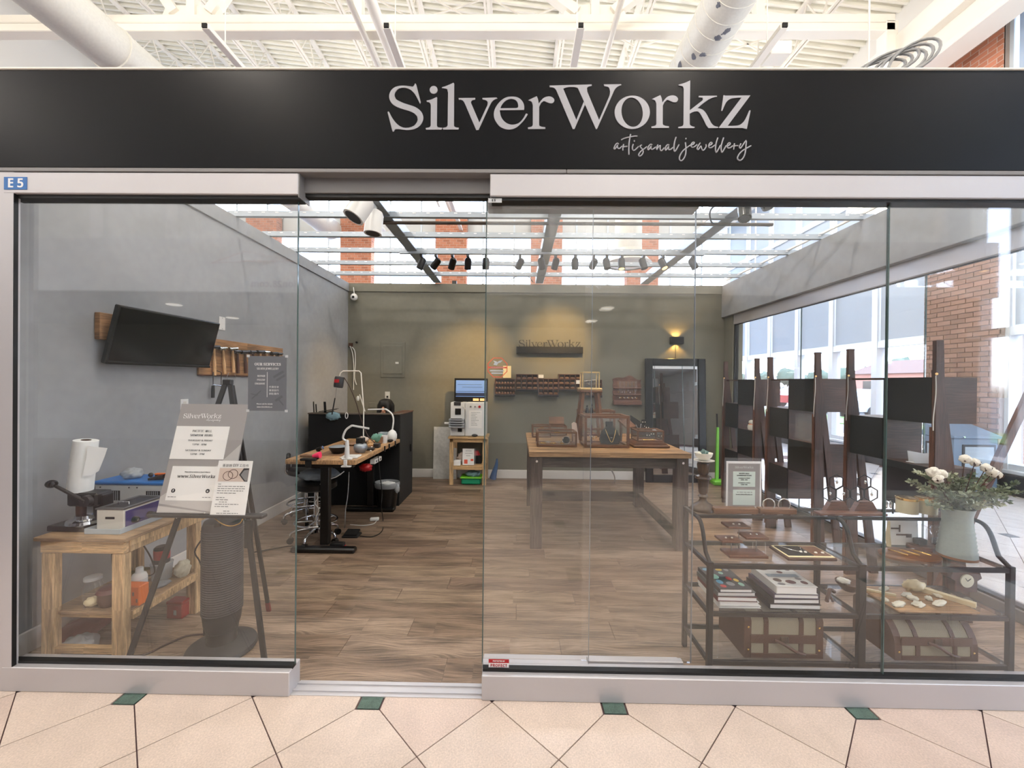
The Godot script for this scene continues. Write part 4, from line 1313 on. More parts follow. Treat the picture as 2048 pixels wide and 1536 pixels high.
	part(oc, "border", mb().prism(pierced(PackedVector2Array(ring), PackedVector2Array(inner)), 0.001), "sticker_red")
	part(oc, "band", bx(0.092, 0.008, 0.001), "sticker_red", Vector3(0, 0.0, 0.0005))
	words(oc, "CCTV IN OPERATION 24/7", 0.004, "sticker_pale", Vector3(0, 0, 0.0014), Basis(), "Droid Sans", true)
	part(oc, "emblem", mb().prism(PackedVector2Array([Vector2(-0.022, 0.034), Vector2(-0.006, 0.030), Vector2(0.0, 0.026), Vector2(0.006, 0.032), Vector2(0.025, 0.036), Vector2(0.014, 0.024), Vector2(0.004, 0.022), Vector2(-0.004, 0.010), Vector2(-0.020, 0.014), Vector2(-0.014, 0.024)]), 0.001), "sticker_pale")
	part(oc, "white_lines", mb().box(Vector3(-0.002, -0.016, 0), Vector3(0.07, 0.006, 0.001)).box(Vector3(-0.002, -0.028, 0), Vector3(0.056, 0.006, 0.001)), "sticker_pale")

	# services poster behind the left pane
	var a0 := on_z(497, 712, -0.056)
	var a1 := on_z(573, 822, -0.056)
	var pw := a1.x - a0.x
	var ph := a0.y - a1.y
	var po := thing("services_poster", "dark grey poster headed OUR SERVICES taped to the left glass pane", "poster", Vector3((a0.x + a1.x) * 0.5, (a0.y + a1.y) * 0.5, -0.0545))
	part(po, "sheet", bx(pw, ph, 0.0012), "poster_grey")
	for c in [[-1, 1], [1, 1], [-1, -1], [1, -1]]:
		part(po, "tape", bx(0.014, 0.012, 0.0014), "label_pale", Vector3(c[0] * pw * 0.5, c[1] * ph * 0.5, 0.0004))
	part(po, "tool_picture", mb().bar(Vector3(-0.075, -0.075, 0), Vector3(-0.03, -0.035, 0), 0.006, 0.0008, Vector3.BACK).bar(Vector3(-0.08, -0.05, 0), Vector3(-0.045, -0.058, 0), 0.005, 0.0008, Vector3.BACK).bar(Vector3(0.04, -0.085, 0), Vector3(0.075, -0.06, 0), 0.012, 0.0008, Vector3.BACK).bar(Vector3(0.055, -0.075, 0), Vector3(0.08, -0.105, 0), 0.006, 0.0008, Vector3.BACK).bar(Vector3(0.03, 0.03, 0), Vector3(0.08, 0.06, 0), 0.012, 0.0008, Vector3.BACK).bar(Vector3(0.045, 0.015, 0), Vector3(0.085, 0.04, 0), 0.01, 0.0008, Vector3.BACK), "tool_print", Vector3(0, 0, 0.0008))
	words(po, "OUR SERVICES", 0.0125, "paint_white", Vector3(0.002, ph * 0.35, 0.0012), Basis(), "Droid Serif", true)
	words(po, "SILVER JEWELLERY", 0.0095, "paint_white", Vector3(0.002, ph * 0.27, 0.0012))
	for k in 3:
		words(po, ["REPAIR", "POLISH", "ENGRAVE"][k], 0.0085, "paint_white", Vector3(-0.010, ph * 0.135 - k * 0.0185, 0.0012), Basis(), "Droid Sans", false, HORIZONTAL_ALIGNMENT_RIGHT)
		characters(po, [[1, 3, 4, 2], [3, 5, 2, 1], [5, 4, 3, 1]][k], 0.0098, "paint_white", Vector3(0.010, -ph * 0.08 - k * 0.0165, 0.0012), Basis())
	part(po, "rule", bx(0.0022, ph * 0.46, 0.001), "paint_white", Vector3(0, -ph * 0.02, 0.0008))
	words(po, "Please ask for details", 0.006, "paint_white", Vector3(-0.012, -ph * 0.375, 0.0012))
	words(po, "www.SilverWorkz.ca", 0.006, "paint_white", Vector3(-0.012, -ph * 0.43, 0.0012))


# ---------------------------------------------------------------- left side: bench, easel, fan, screen, hammers
func frame_of(bl: Vector3, br: Vector3, tl: Vector3) -> Basis:
	var ux := (br - bl).normalized()
	var uy := (tl - bl)
	uy = (uy - ux * uy.dot(ux)).normalized()
	return Basis(ux, uy, ux.cross(uy))

# where the sight line through a pixel meets the face of a tilted thing, in that thing's own x and y
func on_face(px: float, py: float, o: Node3D, depth := 0.0) -> Vector3:
	var inv := o.transform.affine_inverse()
	var e := inv * EYE
	var d := inv.basis * ray(px, py)
	return e + d * ((depth - e.z) / d.z)

func build_left_side() -> void:
	build_bench()
	build_easel()
	build_fan()
	build_wall_screen()
	build_hammers()

func build_bench() -> void:
	var x0 := -2.475
	var x1 := -2.015
	var z0 := -0.165
	var z1 := -0.80
	var top := 0.675
	var o := thing("workbench", "small raw pine workbench with a lower shelf beside the left window pane", "workbench", Vector3((x0 + x1) * 0.5, 0.003, (z0 + z1) * 0.5))
	var hx := (x1 - x0) * 0.5
	var hz := (z0 - z1) * 0.5
	part(o, "top", bx(hx * 2 + 0.02, 0.02, hz * 2 + 0.02, 0.003), "pine_dirty", Vector3(0, top - 0.013, 0))
	part(o, "apron", bx(hx * 2 - 0.02, 0.065, 0.03, 0.003), "pine_along", Vector3(0, top - 0.055, hz - 0.02))
	part(o, "apron", bx(hx * 2 - 0.02, 0.065, 0.03, 0.003), "pine_along", Vector3(0, top - 0.055, -hz + 0.02))
	part(o, "apron", bx(0.03, 0.065, hz * 2 - 0.07, 0.003), "pine_up", Vector3(hx - 0.015, top - 0.055, 0))
	part(o, "apron", bx(0.03, 0.065, hz * 2 - 0.07, 0.003), "pine_up", Vector3(-hx + 0.015, top - 0.055, 0))
	for e in [[-1, 1], [1, 1], [-1, -1], [1, -1]]:
		part(o, "leg", bx(0.065, top - 0.09, 0.045, 0.004), "pine_up", Vector3(e[0] * (hx - 0.045), (top - 0.09) * 0.5, e[1] * (hz - 0.03 if e[1] > 0 else hz - 0.13)))
	part(o, "shelf", bx(hx * 2 - 0.05, 0.015, hz * 2 - 0.12, 0.002), "pine_dirty", Vector3(0, 0.262, 0.03))
	part(o, "shelf_rail", bx(hx * 2 - 0.15, 0.03, 0.02, 0.002), "pine_along", Vector3(0, 0.245, hz - 0.055))
	part(o, "shelf_rail", bx(0.02, 0.045, hz * 2 - 0.2, 0.002), "pine_up", Vector3(hx - 0.02, 0.24, 0.04))
	part(o, "shelf_rail", bx(0.02, 0.045, hz * 2 - 0.2, 0.002), "pine_up", Vector3(-hx + 0.02, 0.24, 0.04))
	part(o, "floor_rail", bx(hx * 2 - 0.15, 0.035, 0.03, 0.002), "pine_along", Vector3(0, 0.075, hz - 0.03))
	var ty := top + 0.0005

	# lever press
	var c := on_y(150, 1056, ty)
	var pr := thing("lever_press", "black lever press with a round knob on the raw pine bench", "press", Vector3(c.x - 0.01, ty, -0.335))
	part(pr, "base", bx(0.20, 0.03, 0.20, 0.004), "steel_dark", Vector3(0.02, 0.015, 0))
	part(pr, "anvil_plate", mb().lathe([Vector2(0.0, 0.03), Vector2(0.085, 0.03), Vector2(0.08, 0.045), Vector2(0.05, 0.052), Vector2(0.045, 0.07), Vector2(0.0, 0.072)], 24), "chrome", Vector3(0.05, 0, 0.02))
	part(pr, "ram", mb().rod(Vector3(0, 0.065, 0), Vector3(0, 0.12, 0), 0.022, 0.022, 14), "leather_brown", Vector3(0.0, 0, 0))
	part(pr, "column", bx(0.055, 0.15, 0.07, 0.006), "black_satin", Vector3(0.095, 0.10, -0.03))
	part(pr, "head", bx(0.17, 0.075, 0.10, 0.010), "black_satin", Vector3(0.03, 0.15, -0.02))
	part(pr, "pivot", mb().rod(Vector3(0.075, 0.15, 0.02), Vector3(0.075, 0.15, 0.055), 0.03, 0.03, 18), "steel_dark")
	var k0 := on_z(103, 968, -0.27) - pr.position
	var k1 := Vector3(0.075, 0.15, 0.05)
	part(pr, "lever", mb().rod(k1, k0, 0.010, 0.008, 10), "steel_dark")
	part(pr, "knob", mb().ball(k0, Vector3(0.026, 0.022, 0.026), 14, 9), "black_gloss")

	# paper towel roll, a little tilted, on the press head
	var r := thing("paper_towel_roll", "white paper towel roll standing tilted on the black lever press", "paper roll", pr.position + Vector3(-0.03, 0.190, -0.02))
	r.rotation.z = -0.12
	part(r, "roll", mb().lathe([Vector2(0.018, 0.004), Vector2(0.056, 0.0), Vector2(0.053, 0.285), Vector2(0.022, 0.287)], 28), "tissue")
	part(r, "core", mb().lathe([Vector2(0.022, 0.288), Vector2(0.019, 0.22), Vector2(0.0, 0.22)], 18), "leather_brown")
	part(r, "loose_sheet", mb().sheet([[Vector3(0.05, 0.10, 0.045), Vector3(0.075, 0.10, 0.02), Vector3(0.083, 0.12, -0.01)], [Vector3(0.055, 0.19, 0.04), Vector3(0.085, 0.19, 0.02), Vector3(0.105, 0.20, -0.01)], [Vector3(0.055, 0.268, 0.04), Vector3(0.09, 0.262, 0.02), Vector3(0.117, 0.255, -0.01)]], 0.0012), "tissue")

	# ultrasonic cleaner in a clear tray
	var u0 := on_y(226, 1062, ty)
	var tr := thing("plastic_tray", "shallow clear plastic tray under the ultrasonic cleaner", "tray", Vector3(u0.x - 0.01, ty, -0.36), 0.0)
	part(tr, "floor_sheet", bx(0.19, 0.004, 0.30, 0.001), "tub_clear", Vector3(0, 0.002, 0))
	for e in [[0, 1], [0, -1]]:
		part(tr, "rim", bx(0.19, 0.026, 0.004, 0.001), "tub_clear", Vector3(0, 0.015, e[1] * 0.148))
		part(tr, "rim", bx(0.004, 0.026, 0.292, 0.001), "tub_clear", Vector3(e[1] * 0.093, 0.015, 0))
	var u := thing("ultrasonic_cleaner", "steel ultrasonic cleaner with a violet control panel in a clear tray", "cleaner", tr.position + Vector3(0.008, 0.005, -0.01))
	part(u, "housing", bx(0.15, 0.115, 0.25, 0.004), "plastic_cream", Vector3(0, 0.0575, 0))
	part(u, "control_panel", bx(0.003, 0.10, 0.235, 0.001), "plastic_violet", Vector3(0.0765, 0.055, 0))
	part(u, "rim", mb().span(Vector3(-0.078, 0.115, -0.128), Vector3(0.078, 0.122, -0.108)).span(Vector3(-0.078, 0.115, 0.108), Vector3(0.078, 0.122, 0.128)).span(Vector3(-0.078, 0.115, -0.108), Vector3(-0.058, 0.122, 0.108)).span(Vector3(0.058, 0.115, -0.108), Vector3(0.078, 0.122, 0.108)), "steel")
	part(u, "basin", bx(0.116, 0.004, 0.216), "steel_dark", Vector3(0, 0.117, 0))
	part(u, "basket_grip", mb().tube([Vector3(-0.03, 0.12, 0.05), Vector3(-0.03, 0.135, 0.05), Vector3(0.03, 0.135, 0.05), Vector3(0.03, 0.12, 0.05)], 0.003, 6), "chrome")
	for z in [0.07, -0.02]:
		part(u, "knob", mb().rod(Vector3(0.078, 0.045, z), Vector3(0.098, 0.045, z), 0.017, 0.015, 16), "black_soft")
		part(u, "knob_cap", mb().rod(Vector3(0.098, 0.045, z), Vector3(0.1, 0.045, z), 0.007, 0.007, 12), "steel")
	part(u, "grip_slot", bx(0.05, 0.012, 0.003, 0.001), "black_soft", Vector3(0.0, 0.07, 0.1255))

	# white machine with a blue lid, and what lies on it
	var b := thing("blue_lid_machine", "white machine with a blue lid and vent grilles at the back of the pine bench", "machine", Vector3(-2.37, ty, -0.67))
	part(b, "housing", bx(0.47, 0.165, 0.19, 0.006), "machine_white", Vector3(0, 0.0825, 0))
	part(b, "lid", bx(0.485, 0.022, 0.205, 0.008), "plastic_blue", Vector3(0, 0.1765, 0))
	for gx in [-0.12, 0.13]:
		var gr := part(b, "grille", bx(0.085, 0.06, 0.003), "black_matt", Vector3(gx, 0.10, 0.096))
		for k in 6:
			part(gr, "bar", bx(0.004, 0.058, 0.003), "machine_grey", Vector3(-0.03 + k * 0.012, 0, 0.001))
	for sx in [-0.20, -0.02, 0.03, 0.2]:
		part(b, "screw", mb().rod(Vector3(sx, 0.15, 0.095), Vector3(sx, 0.15, 0.098), 0.004), "steel_dark")
	var ly := ty + 0.1885
	single("plastic_bag", "crumpled clear plastic bag on the blue lid of the white machine", "bag", lump(Vector3(0.055, 0.035, 0.05), 5), "bag_clear", Vector3(-2.45, ly + 0.028, -0.66))
	single("rubber_ball", "small dark rubber ball on the blue lid between bag and brush", "ball", mb().ball(Vector3.ZERO, Vector3(0.014, 0.014, 0.014)), "charcoal", Vector3(-2.36, ly + 0.014, -0.69))
	var sb := thing("scrub_brush", "small orange and black scrub brush on the blue lid", "brush", Vector3(-2.29, ly, -0.69))
	part(sb, "bristles", bx(0.07, 0.014, 0.025, 0.003), "black_matt", Vector3(0, 0.007, 0))
	part(sb, "block", bx(0.075, 0.012, 0.028, 0.004), "plastic_orange", Vector3(0, 0.020, 0))
	var gl := thing("work_glove", "black and red rubber glove draped on the blue lid", "glove", Vector3(-2.22, ly, -0.645))
	part(gl, "palm", lump(Vector3(0.06, 0.028, 0.045), 12), "black_soft", Vector3(0.04, 0.026, -0.02))
	for k in 4:
		part(gl, "finger", mb().tube([Vector3(0.0, 0.018, -0.04 + k * 0.02), Vector3(-0.04, 0.014, -0.035 + k * 0.022), Vector3(-0.07, 0.009, -0.02 + k * 0.024)], [0.012, 0.010, 0.007], 8), "black_soft" if k % 2 else "red_rubber")

	# things on the lower shelf
	var sy := 0.273
	var jar := thing("glass_jar", "clear glass jar with cream pieces on the shelf of the pine bench", "jar", on_y(186, 1212, sy))
	jar.position.y = sy
	part(jar, "glass", mb().lathe([Vector2(0.0, 0.002), Vector2(0.043, 0.002), Vector2(0.045, 0.01), Vector2(0.045, 0.11), Vector2(0.035, 0.13), Vector2(0.035, 0.145)], 20), "case_glass")
	part(jar, "contents", lump(Vector3(0.036, 0.022, 0.036), 3), "bone", Vector3(0, 0.026, 0))
	part(jar, "lid", mb().lathe([Vector2(0.0, 0.16), Vector2(0.037, 0.16), Vector2(0.038, 0.145), Vector2(0.0, 0.145)], 20), "bag_clear")
	var pot := thing("lidded_pot", "brown lidded pot between jar and orange block on the bench shelf", "pot", on_y(222, 1208, sy))
	pot.position.y = sy
	part(pot, "body", mb().lathe([Vector2(0.0, 0.001), Vector2(0.045, 0.001), Vector2(0.055, 0.03), Vector2(0.055, 0.075), Vector2(0.0, 0.075)], 20), "leather_brown")
	part(pot, "lid", mb().lathe([Vector2(0.0, 0.098), Vector2(0.05, 0.094), Vector2(0.062, 0.075), Vector2(0.0, 0.075)], 20), "book_maroon")
	var ob := thing("orange_block", "orange slotted foam block on the front edge of the bench shelf", "block", Vector3(-2.075, sy, -0.265))
	part(ob, "block", bx(0.105, 0.105, 0.06, 0.004), "plastic_orange", Vector3(0, 0.053, -0.02))
	for k in 5:
		part(ob, "slot", bx(0.008, 0.02, 0.002), "leather_tan", Vector3(-0.04 + k * 0.02, 0.03 + 0.035 * (k % 2), 0.011))
	var bo := thing("white_bottle", "white plastic bottle with a wide cap on the bench shelf", "bottle", Vector3(-2.13, sy, -0.37))
	part(bo, "body", mb().lathe([Vector2(0, 0.0005), Vector2(0.034, 0.001), Vector2(0.036, 0.01), Vector2(0.036, 0.105), Vector2(0.03, 0.122), Vector2(0.017, 0.130), Vector2(0.0, 0.13)], 20), "plastic_white")
	part(bo, "cap", mb().lathe([Vector2(0.0, 0.158), Vector2(0.017, 0.156), Vector2(0.019, 0.128), Vector2(0.0, 0.128)], 18), "paint_white")
	part(bo, "label_band", mb().lathe([Vector2(0.0362, 0.03), Vector2(0.0366, 0.031), Vector2(0.0366, 0.095), Vector2(0.0362, 0.096)], 20), "label_pale")
	var tub := thing("stacked_tubs", "clear tub with a red-labelled jar on top at the back of the bench shelf", "tub", Vector3(-2.17, sy, -0.56))
	part(tub, "tub", mb().lathe([Vector2(0, 0.001), Vector2(0.048, 0.001), Vector2(0.055, 0.09), Vector2(0.058, 0.1), Vector2(0, 0.1)], 20), "tub_clear")
	part(tub, "jar", mb().lathe([Vector2(0, 0.101), Vector2(0.04, 0.101), Vector2(0.04, 0.19), Vector2(0.03, 0.2), Vector2(0, 0.2)], 20), "charcoal")
	part(tub, "label_band", mb().lathe([Vector2(0.0402, 0.125), Vector2(0.0408, 0.126), Vector2(0.0408, 0.18), Vector2(0.0402, 0.181)], 20), "label_red")
	single("blue_cloth", "crumpled blue cloth at the back of the bench shelf", "cloth", lump(Vector3(0.045, 0.022, 0.04), 8), "plastic_blue", Vector3(-2.14, sy + 0.017, -0.70))
	single("cream_cloth", "folded cream cloth hanging over the end of the bench shelf", "cloth", lump(Vector3(0.035, 0.05, 0.05), 14), "cloth_cream", Vector3(-2.075, sy + 0.042, -0.60))
	single("grey_rag", "flat grey rag on the rear end of the bench shelf", "cloth", lump(Vector3(0.04, 0.012, 0.05), 15), "cloth_grey", Vector3(-2.10, sy + 0.010, -0.47))
	# on the floor round the bench
	var tb := thing("red_toolbox", "small red toolbox with a white label on the floor behind the bench", "toolbox", on_y(335, 1243, 0.003))
	part(tb, "box", bx(0.10, 0.09, 0.07, 0.005), "plastic_red", Vector3(0.02, 0.045, -0.06))
	part(tb, "lid", bx(0.105, 0.02, 0.075, 0.005), "plastic_red", Vector3(0.02, 0.098, -0.06))
	part(tb, "label", bx(0.018, 0.03, 0.001), "label_pale", Vector3(0.025, 0.04, -0.0245))
	single("red_bag", "dark red bag lying under the pine bench by the wall", "bag", lump(Vector3(0.08, 0.055, 0.17), 22), "red_rubber", Vector3(-2.50, 0.052, -0.42))
	single("wrapped_parcel", "grey plastic wrap lying under the front of the pine bench", "wrap", lump(Vector3(0.085, 0.05, 0.07), 23), "bag_clear", Vector3(-2.36, 0.046, -0.27))
	# cords
	var wall_x := LEFT_X + 0.02
	single("appliance_cable", "black cable hanging from the press to the bench shelf", "cord", mb().tube(curve([Vector3(-2.44, 0.655, -0.50), Vector3(-2.44, 0.53, -0.52), Vector3(-2.42, 0.41, -0.50), Vector3(-2.36, 0.32, -0.46), Vector3(-2.33, 0.28, -0.44)]), 0.004, 6), "cable_black")
	single("appliance_cable", "black cable hanging from the cleaner behind the front bench leg", "cord", mb().tube(curve([Vector3(-2.19, 0.655, -0.42), Vector3(-2.18, 0.56, -0.43), Vector3(-2.15, 0.45, -0.46), Vector3(-2.16, 0.34, -0.50), Vector3(-2.24, 0.30, -0.52)]), 0.004, 6), "cable_black")
	single("floor_cable", "dark brown cable on the floor from the bench to the tower fan", "cable", mb().tube(curve([on_y(150, 1296, 0.01), on_y(190, 1302, 0.01), on_y(235, 1310, 0.01), on_y(285, 1310, 0.01), on_y(330, 1290, 0.01), on_y(372, 1272, 0.01), on_y(412, 1268, 0.01)]), 0.0055, 6), "cable_brown")

# a soft lump: an ellipsoid with its surface pushed in and out
func lump(r: Vector3, seed_: int) -> MB:
	var n := FastNoiseLite.new()
	n.seed = seed_
	n.frequency = 1.4
	var b := mb()
	var rows := []
	for i in 11:
		var t := PI * i / 10.0 - PI / 2
		var row := []
		for j in 19:
			var f := TAU * (18 - j % 18) / 18.0
			var d := Vector3(cos(t) * cos(f), sin(t), cos(t) * sin(f))
			var k := 1.0 + 0.42 * n.get_noise_3dv(d * 1.3) + 0.2 * n.get_noise_3dv(d * 3.5)
			row.append(d * r * k)
		rows.append(row)
	b.sheet(rows, 0.0004)
	return b

func curve(pts: Array, steps := 5) -> Array:
	var out := []
	var m := pts.size()
	for i in m - 1:
		var p0: Vector3 = pts[maxi(i - 1, 0)]
		var p1: Vector3 = pts[i]
		var p2: Vector3 = pts[i + 1]
		var p3: Vector3 = pts[mini(i + 2, m - 1)]
		for k in steps:
			var t := float(k) / steps
			out.append(0.5 * ((2.0 * p1) + (p2 - p0) * t + (2.0 * p0 - 5.0 * p1 + 4.0 * p2 - p3) * t * t + (3.0 * p1 - p0 - 3.0 * p2 + p3) * t * t * t))
	out.append(pts[m - 1])
	return out

func build_easel() -> void:
	var a := on_z(456, 764, -0.46)
	var fl := on_y(247, 1347, 0.003)
	var fr := on_y(533, 1354, 0.003)
	var fb := on_y(538, 1222, 0.003)
	var o := thing("display_easel", "black folding display easel standing behind the left window pane", "easel", Vector3(a.x, 0.003, a.z))
	var c := o.position
	var leg := func(top: Vector3, foot: Vector3) -> void:
		var l := part(o, "leg", mb().bar(top - c, foot - c, 0.026, 0.012, Vector3.BACK), "black_soft")
		var p := foot + (top - foot) * 0.50 - c
		part(l, "wing_nut", mb().ball(p + Vector3(0, 0, 0.012), Vector3(0.005, 0.005, 0.005), 8, 5), "silver")
	leg.call(a + Vector3(-0.012, 0, 0), fl)
	leg.call(a + Vector3(0.012, 0, 0), fr)
	part(o, "rear_leg", mb().bar(a + Vector3(0.01, -0.02, -0.02) - c, fb - c, 0.022, 0.012, Vector3.BACK), "black_soft")
	part(o, "rear_foot", mb().bar(fb + (a - fb) * 0.04 - c, fb + Vector3(0, 0, 0) - c, 0.024, 0.014, Vector3.BACK), "red_rubber")
	part(o, "hinge", bx(0.05, 0.03, 0.03, 0.004), "black_soft", a - c)
	var l0 := on_z(303, 1025, -0.245)
	var l1 := on_z(531, 1027, -0.245)
	part(o, "ledge", mb().span(Vector3(l0.x, l0.y - 0.018, -0.265) - c, Vector3(l1.x, l0.y, -0.215) - c, 0.004), "black_soft")
	part(o, "ledge_knob", mb().ball(on_z(409, 1026, -0.211) - c, Vector3(0.005, 0.005, 0.004), 8, 5), "silver")
	part(o, "brace", mb().bar(on_z(497, 1040, -0.26) - c, on_z(497, 1095, -0.27) - c, 0.035, 0.02, Vector3.BACK), "black_soft")
	part(o, "chain", mb().tube(curve([on_z(424, 1030, -0.24) - c, on_z(440, 1045, -0.24) - c, on_z(460, 1052, -0.24) - c, on_z(480, 1046, -0.24) - c, on_z(489, 1030, -0.24) - c]), 0.0028, 6), "brass")

	# board on the ledge
	var bl := on_z(316, 1021, -0.24)
	var br := on_z(459, 1021, -0.24)
	bl.y = l0.y + 0.001
	br.y = bl.y
	var tl := on_z(340, 808, -0.40)
	var bs := frame_of(bl, br, tl)
	var h := (tl - bl).dot(bs.y)
	var w := (br - bl).length()
	var s := thing("hours_board", "grey board with shop name and opening hours leaning on the easel", "board")
	s.transform = Transform3D(bs, (bl + br) * 0.5 + bs.y * h * 0.5 + bs.z * 0.008)
	part(s, "panel", bx(w, h, 0.005), "board_taupe")
	var face := 0.0028
	part(s, "pale_shape", mb().at(Vector3(0, 0, face)).prism(PackedVector2Array([Vector2(w * 0.18, -h * 0.10), Vector2(w * 0.495, h * 0.12), Vector2(w * 0.495, -h * 0.05), Vector2(w * 0.30, -h * 0.18)]), 0.0006), "board_light")
	part(s, "pale_shape", mb().at(Vector3(0, 0, face)).prism(PackedVector2Array([Vector2(-w * 0.495, -h * 0.36), Vector2(-w * 0.3, -h * 0.27), Vector2(w * 0.3, -h * 0.36), Vector2(w * 0.3, -h * 0.49), Vector2(-w * 0.495, -h * 0.42)]), 0.0006), "board_light")
	part(s, "pale_shape", mb().at(Vector3(0, 0, face)).prism(PackedVector2Array([Vector2(-w * 0.495, -h * 0.44), Vector2(w * 0.25, -h * 0.495), Vector2(-w * 0.495, -h * 0.495)]), 0.0006), "board_light")
	var nm := on_face(405, 832, s, face)
	house_name(s, w * 0.56, nm, Basis(), "paint_white", 0.25)
	script_line(s, w * 0.56, nm, Basis(), "paint_white", 0.003)
	var p0 := on_face(354, 852, s, face)
	var p1 := on_face(447, 919, s, face)
	var m := (p0 + p1) * 0.5
	var sw := p1.x - p0.x
	var sh := p0.y - p1.y
	var one := part(s, "hours_sheet", bx(sw, sh, 0.001), "paper", Vector3(m.x, m.y, face + 0.0006))
	for k in 6:
		var t: String = ["PACIFIC MALL", "SHOWROOM HOURS", "THURSDAY & FRIDAY", "12PM - 8PM", "SATURDAY & SUNDAY", "12PM - 7PM"][k]
		words(one, t, 0.0115 if k < 2 else 0.0085, "ink_grey", Vector3(0, sh * [0.35, 0.22, 0.06, -0.06, -0.24, -0.35][k], 0.0012), Basis(), "Droid Sans Mono" if k < 2 else "Droid Sans", k < 2, HORIZONTAL_ALIGNMENT_CENTER, "lettering", 0.95 if k < 2 else 1.25)
	p0 = on_face(346, 932, s, face)
	p1 = on_face(432, 1002, s, face)
	m = (p0 + p1) * 0.5
	sw = p1.x - p0.x
	sh = p0.y - p1.y
	var two := part(s, "website_sheet", bx(sw, sh, 0.001), "paper", Vector3(m.x, m.y, face + 0.0006))
	words(two, "Please visit our website to shop & follow us", 0.0052, "ink_grey", Vector3(0.006, sh * 0.33, 0.0012))
	words(two, "www.SilverWorkz", 0.0155, "ink", Vector3(0.004, sh * 0.20, 0.0012), Basis(), "Droid Serif", false, HORIZONTAL_ALIGNMENT_CENTER, "lettering", 1.1)
	for e in [[-0.38, "f"], [0.3, "o"]]:
		part(two, "round_icon", mb().rod(Vector3(sw * e[0], -sh * 0.22, 0), Vector3(sw * e[0], -sh * 0.22, 0.0012), 0.011, 0.011, 18), "ink")
		words(two, e[1], 0.011, "paper", Vector3(sw * e[0], -sh * 0.22, 0.0018), Basis(), "Droid Sans", true)
		lines_of_print(two, [[-0.022, 0.022]], 0.01, 0.003, "ink_grey", Vector3(sw * e[0], -sh * 0.40, 0.001), Basis())

	# flyer leaning against the board
	bl = on_z(421, 1022, -0.222)
	br = on_z(491, 1022, -0.222)
	bl.y = l0.y + 0.001
	br.y = bl.y
	tl = on_z(430, 921, -0.285)
	bs = frame_of(bl, br, tl)
	h = (tl - bl).dot(bs.y)
	w = (br - bl).length()
	var f := thing("workshop_flyer", "white workshop flyer with a ring photo leaning on the easel board", "flyer")
	f.transform = Transform3D(bs, (bl + br) * 0.5 + bs.y * h * 0.5 + bs.z * 0.004)
	part(f, "sheet", bx(w, h, 0.002), "paper")
	characters(f, [3, 2, 5], h * 0.05, "ink_grey", Vector3(-w * 0.36, h * 0.385, 0.0015), Basis())
	words(f, "DIY", h * 0.05, "ink_grey", Vector3(w * 0.02, h * 0.41, 0.0015))
	characters(f, [0, 4, 1], h * 0.05, "ink_grey", Vector3(w * 0.13, h * 0.385, 0.0015), Basis())
	var ph := part(f, "photo", bx(w * 0.86, h * 0.25, 0.001), "photo_beige", Vector3(0, h * 0.235, 0.0012))
	for e in [[-0.16, -0.02, 0.026], [-0.02, 0.015, 0.026]]:
		var ring := []
		for k in 20:
			ring.append(Vector3(w * e[0] + cos(TAU * k / 20) * e[2], h * e[1] + sin(TAU * k / 20) * e[2] * 0.9, 0.001))
		part(ph, "ring_picture", mb().tube(ring, 0.0013, 5, true), "leather_brown")
	part(ph, "dark_picture", mb().prism(PackedVector2Array([Vector2(w * 0.16, 0.0), Vector2(w * 0.27, h * 0.124), Vector2(w * 0.425, h * 0.124), Vector2(w * 0.425, -h * 0.124), Vector2(w * 0.34, -h * 0.124)]), 0.001), "panel_grey")
	part(ph, "grey_picture", mb().prism(PackedVector2Array([Vector2(w * 0.21, 0.0), Vector2(w * 0.29, h * 0.085), Vector2(w * 0.42, h * 0.10), Vector2(w * 0.42, -h * 0.11), Vector2(w * 0.36, -h * 0.11)]), 0.0014), "gem_grey")
	lines_of_print(f, [[-0.075, -0.06], [-0.075, 0.07], [-0.075, 0.072], [-0.075, 0.065], [-0.075, 0.03], [0, 0], [-0.075, -0.03], [-0.075, -0.01], [-0.055, -0.01], [-0.075, 0.05], [-0.075, 0.0], [0, 0], [-0.025, 0.012], [-0.06, 0.055]], h * 0.041, 0.0032, "ink_grey", Vector3(0, h * 0.06, 0.0014), Basis())

func build_fan() -> void:
	var at := on_y(444, 1298, 0.003)
	var o := thing("tower_fan", "charcoal tower fan on a round base behind the easel legs", "fan", at, 0.35)
	part(o, "base", mb().lathe([Vector2(0, 0), Vector2(0.165, 0), Vector2(0.172, 0.012), Vector2(0.165, 0.028), Vector2(0.12, 0.045), Vector2(0.09, 0.055), Vector2(0.0, 0.06)], 32), "fan_grey")
	part(o, "neck", mb().lathe([Vector2(0.075, 0.045), Vector2(0.07, 0.08), Vector2(0.078, 0.12), Vector2(0.0, 0.12)], 24), "fan_grey")
	part(o, "body", mb().lathe([Vector2(0.0, 0.10), Vector2(0.07, 0.105), Vector2(0.088, 0.16), Vector2(0.096, 0.24), Vector2(0.096, 0.69), Vector2(0.085, 0.72), Vector2(0.0, 0.73)], 28), "fan_grey")
	var g := mb()
	for k in 37:
		g.at(Vector3(0, 0.22 + k * 0.0125, 0)).lathe([Vector2(0.0958, 0.0), Vector2(0.0985, 0.003), Vector2(0.0985, 0.005), Vector2(0.0958, 0.008)], 24)
	var l := part(o, "louvres", g, "charcoal")
	l.set_meta("kind", "stuff")
	part(o, "display_strip", bx(0.03, 0.02, 0.01, 0.002), "black_gloss", Vector3(0, 0.715, 0.084))
	part(o, "cord", mb().tube(curve([Vector3(-0.10, 0.62, -0.02), Vector3(-0.135, 0.55, -0.02), Vector3(-0.11, 0.47, -0.03), Vector3(-0.105, 0.3, -0.05), Vector3(-0.11, 0.05, -0.08)]), 0.004, 6), "cable_black")

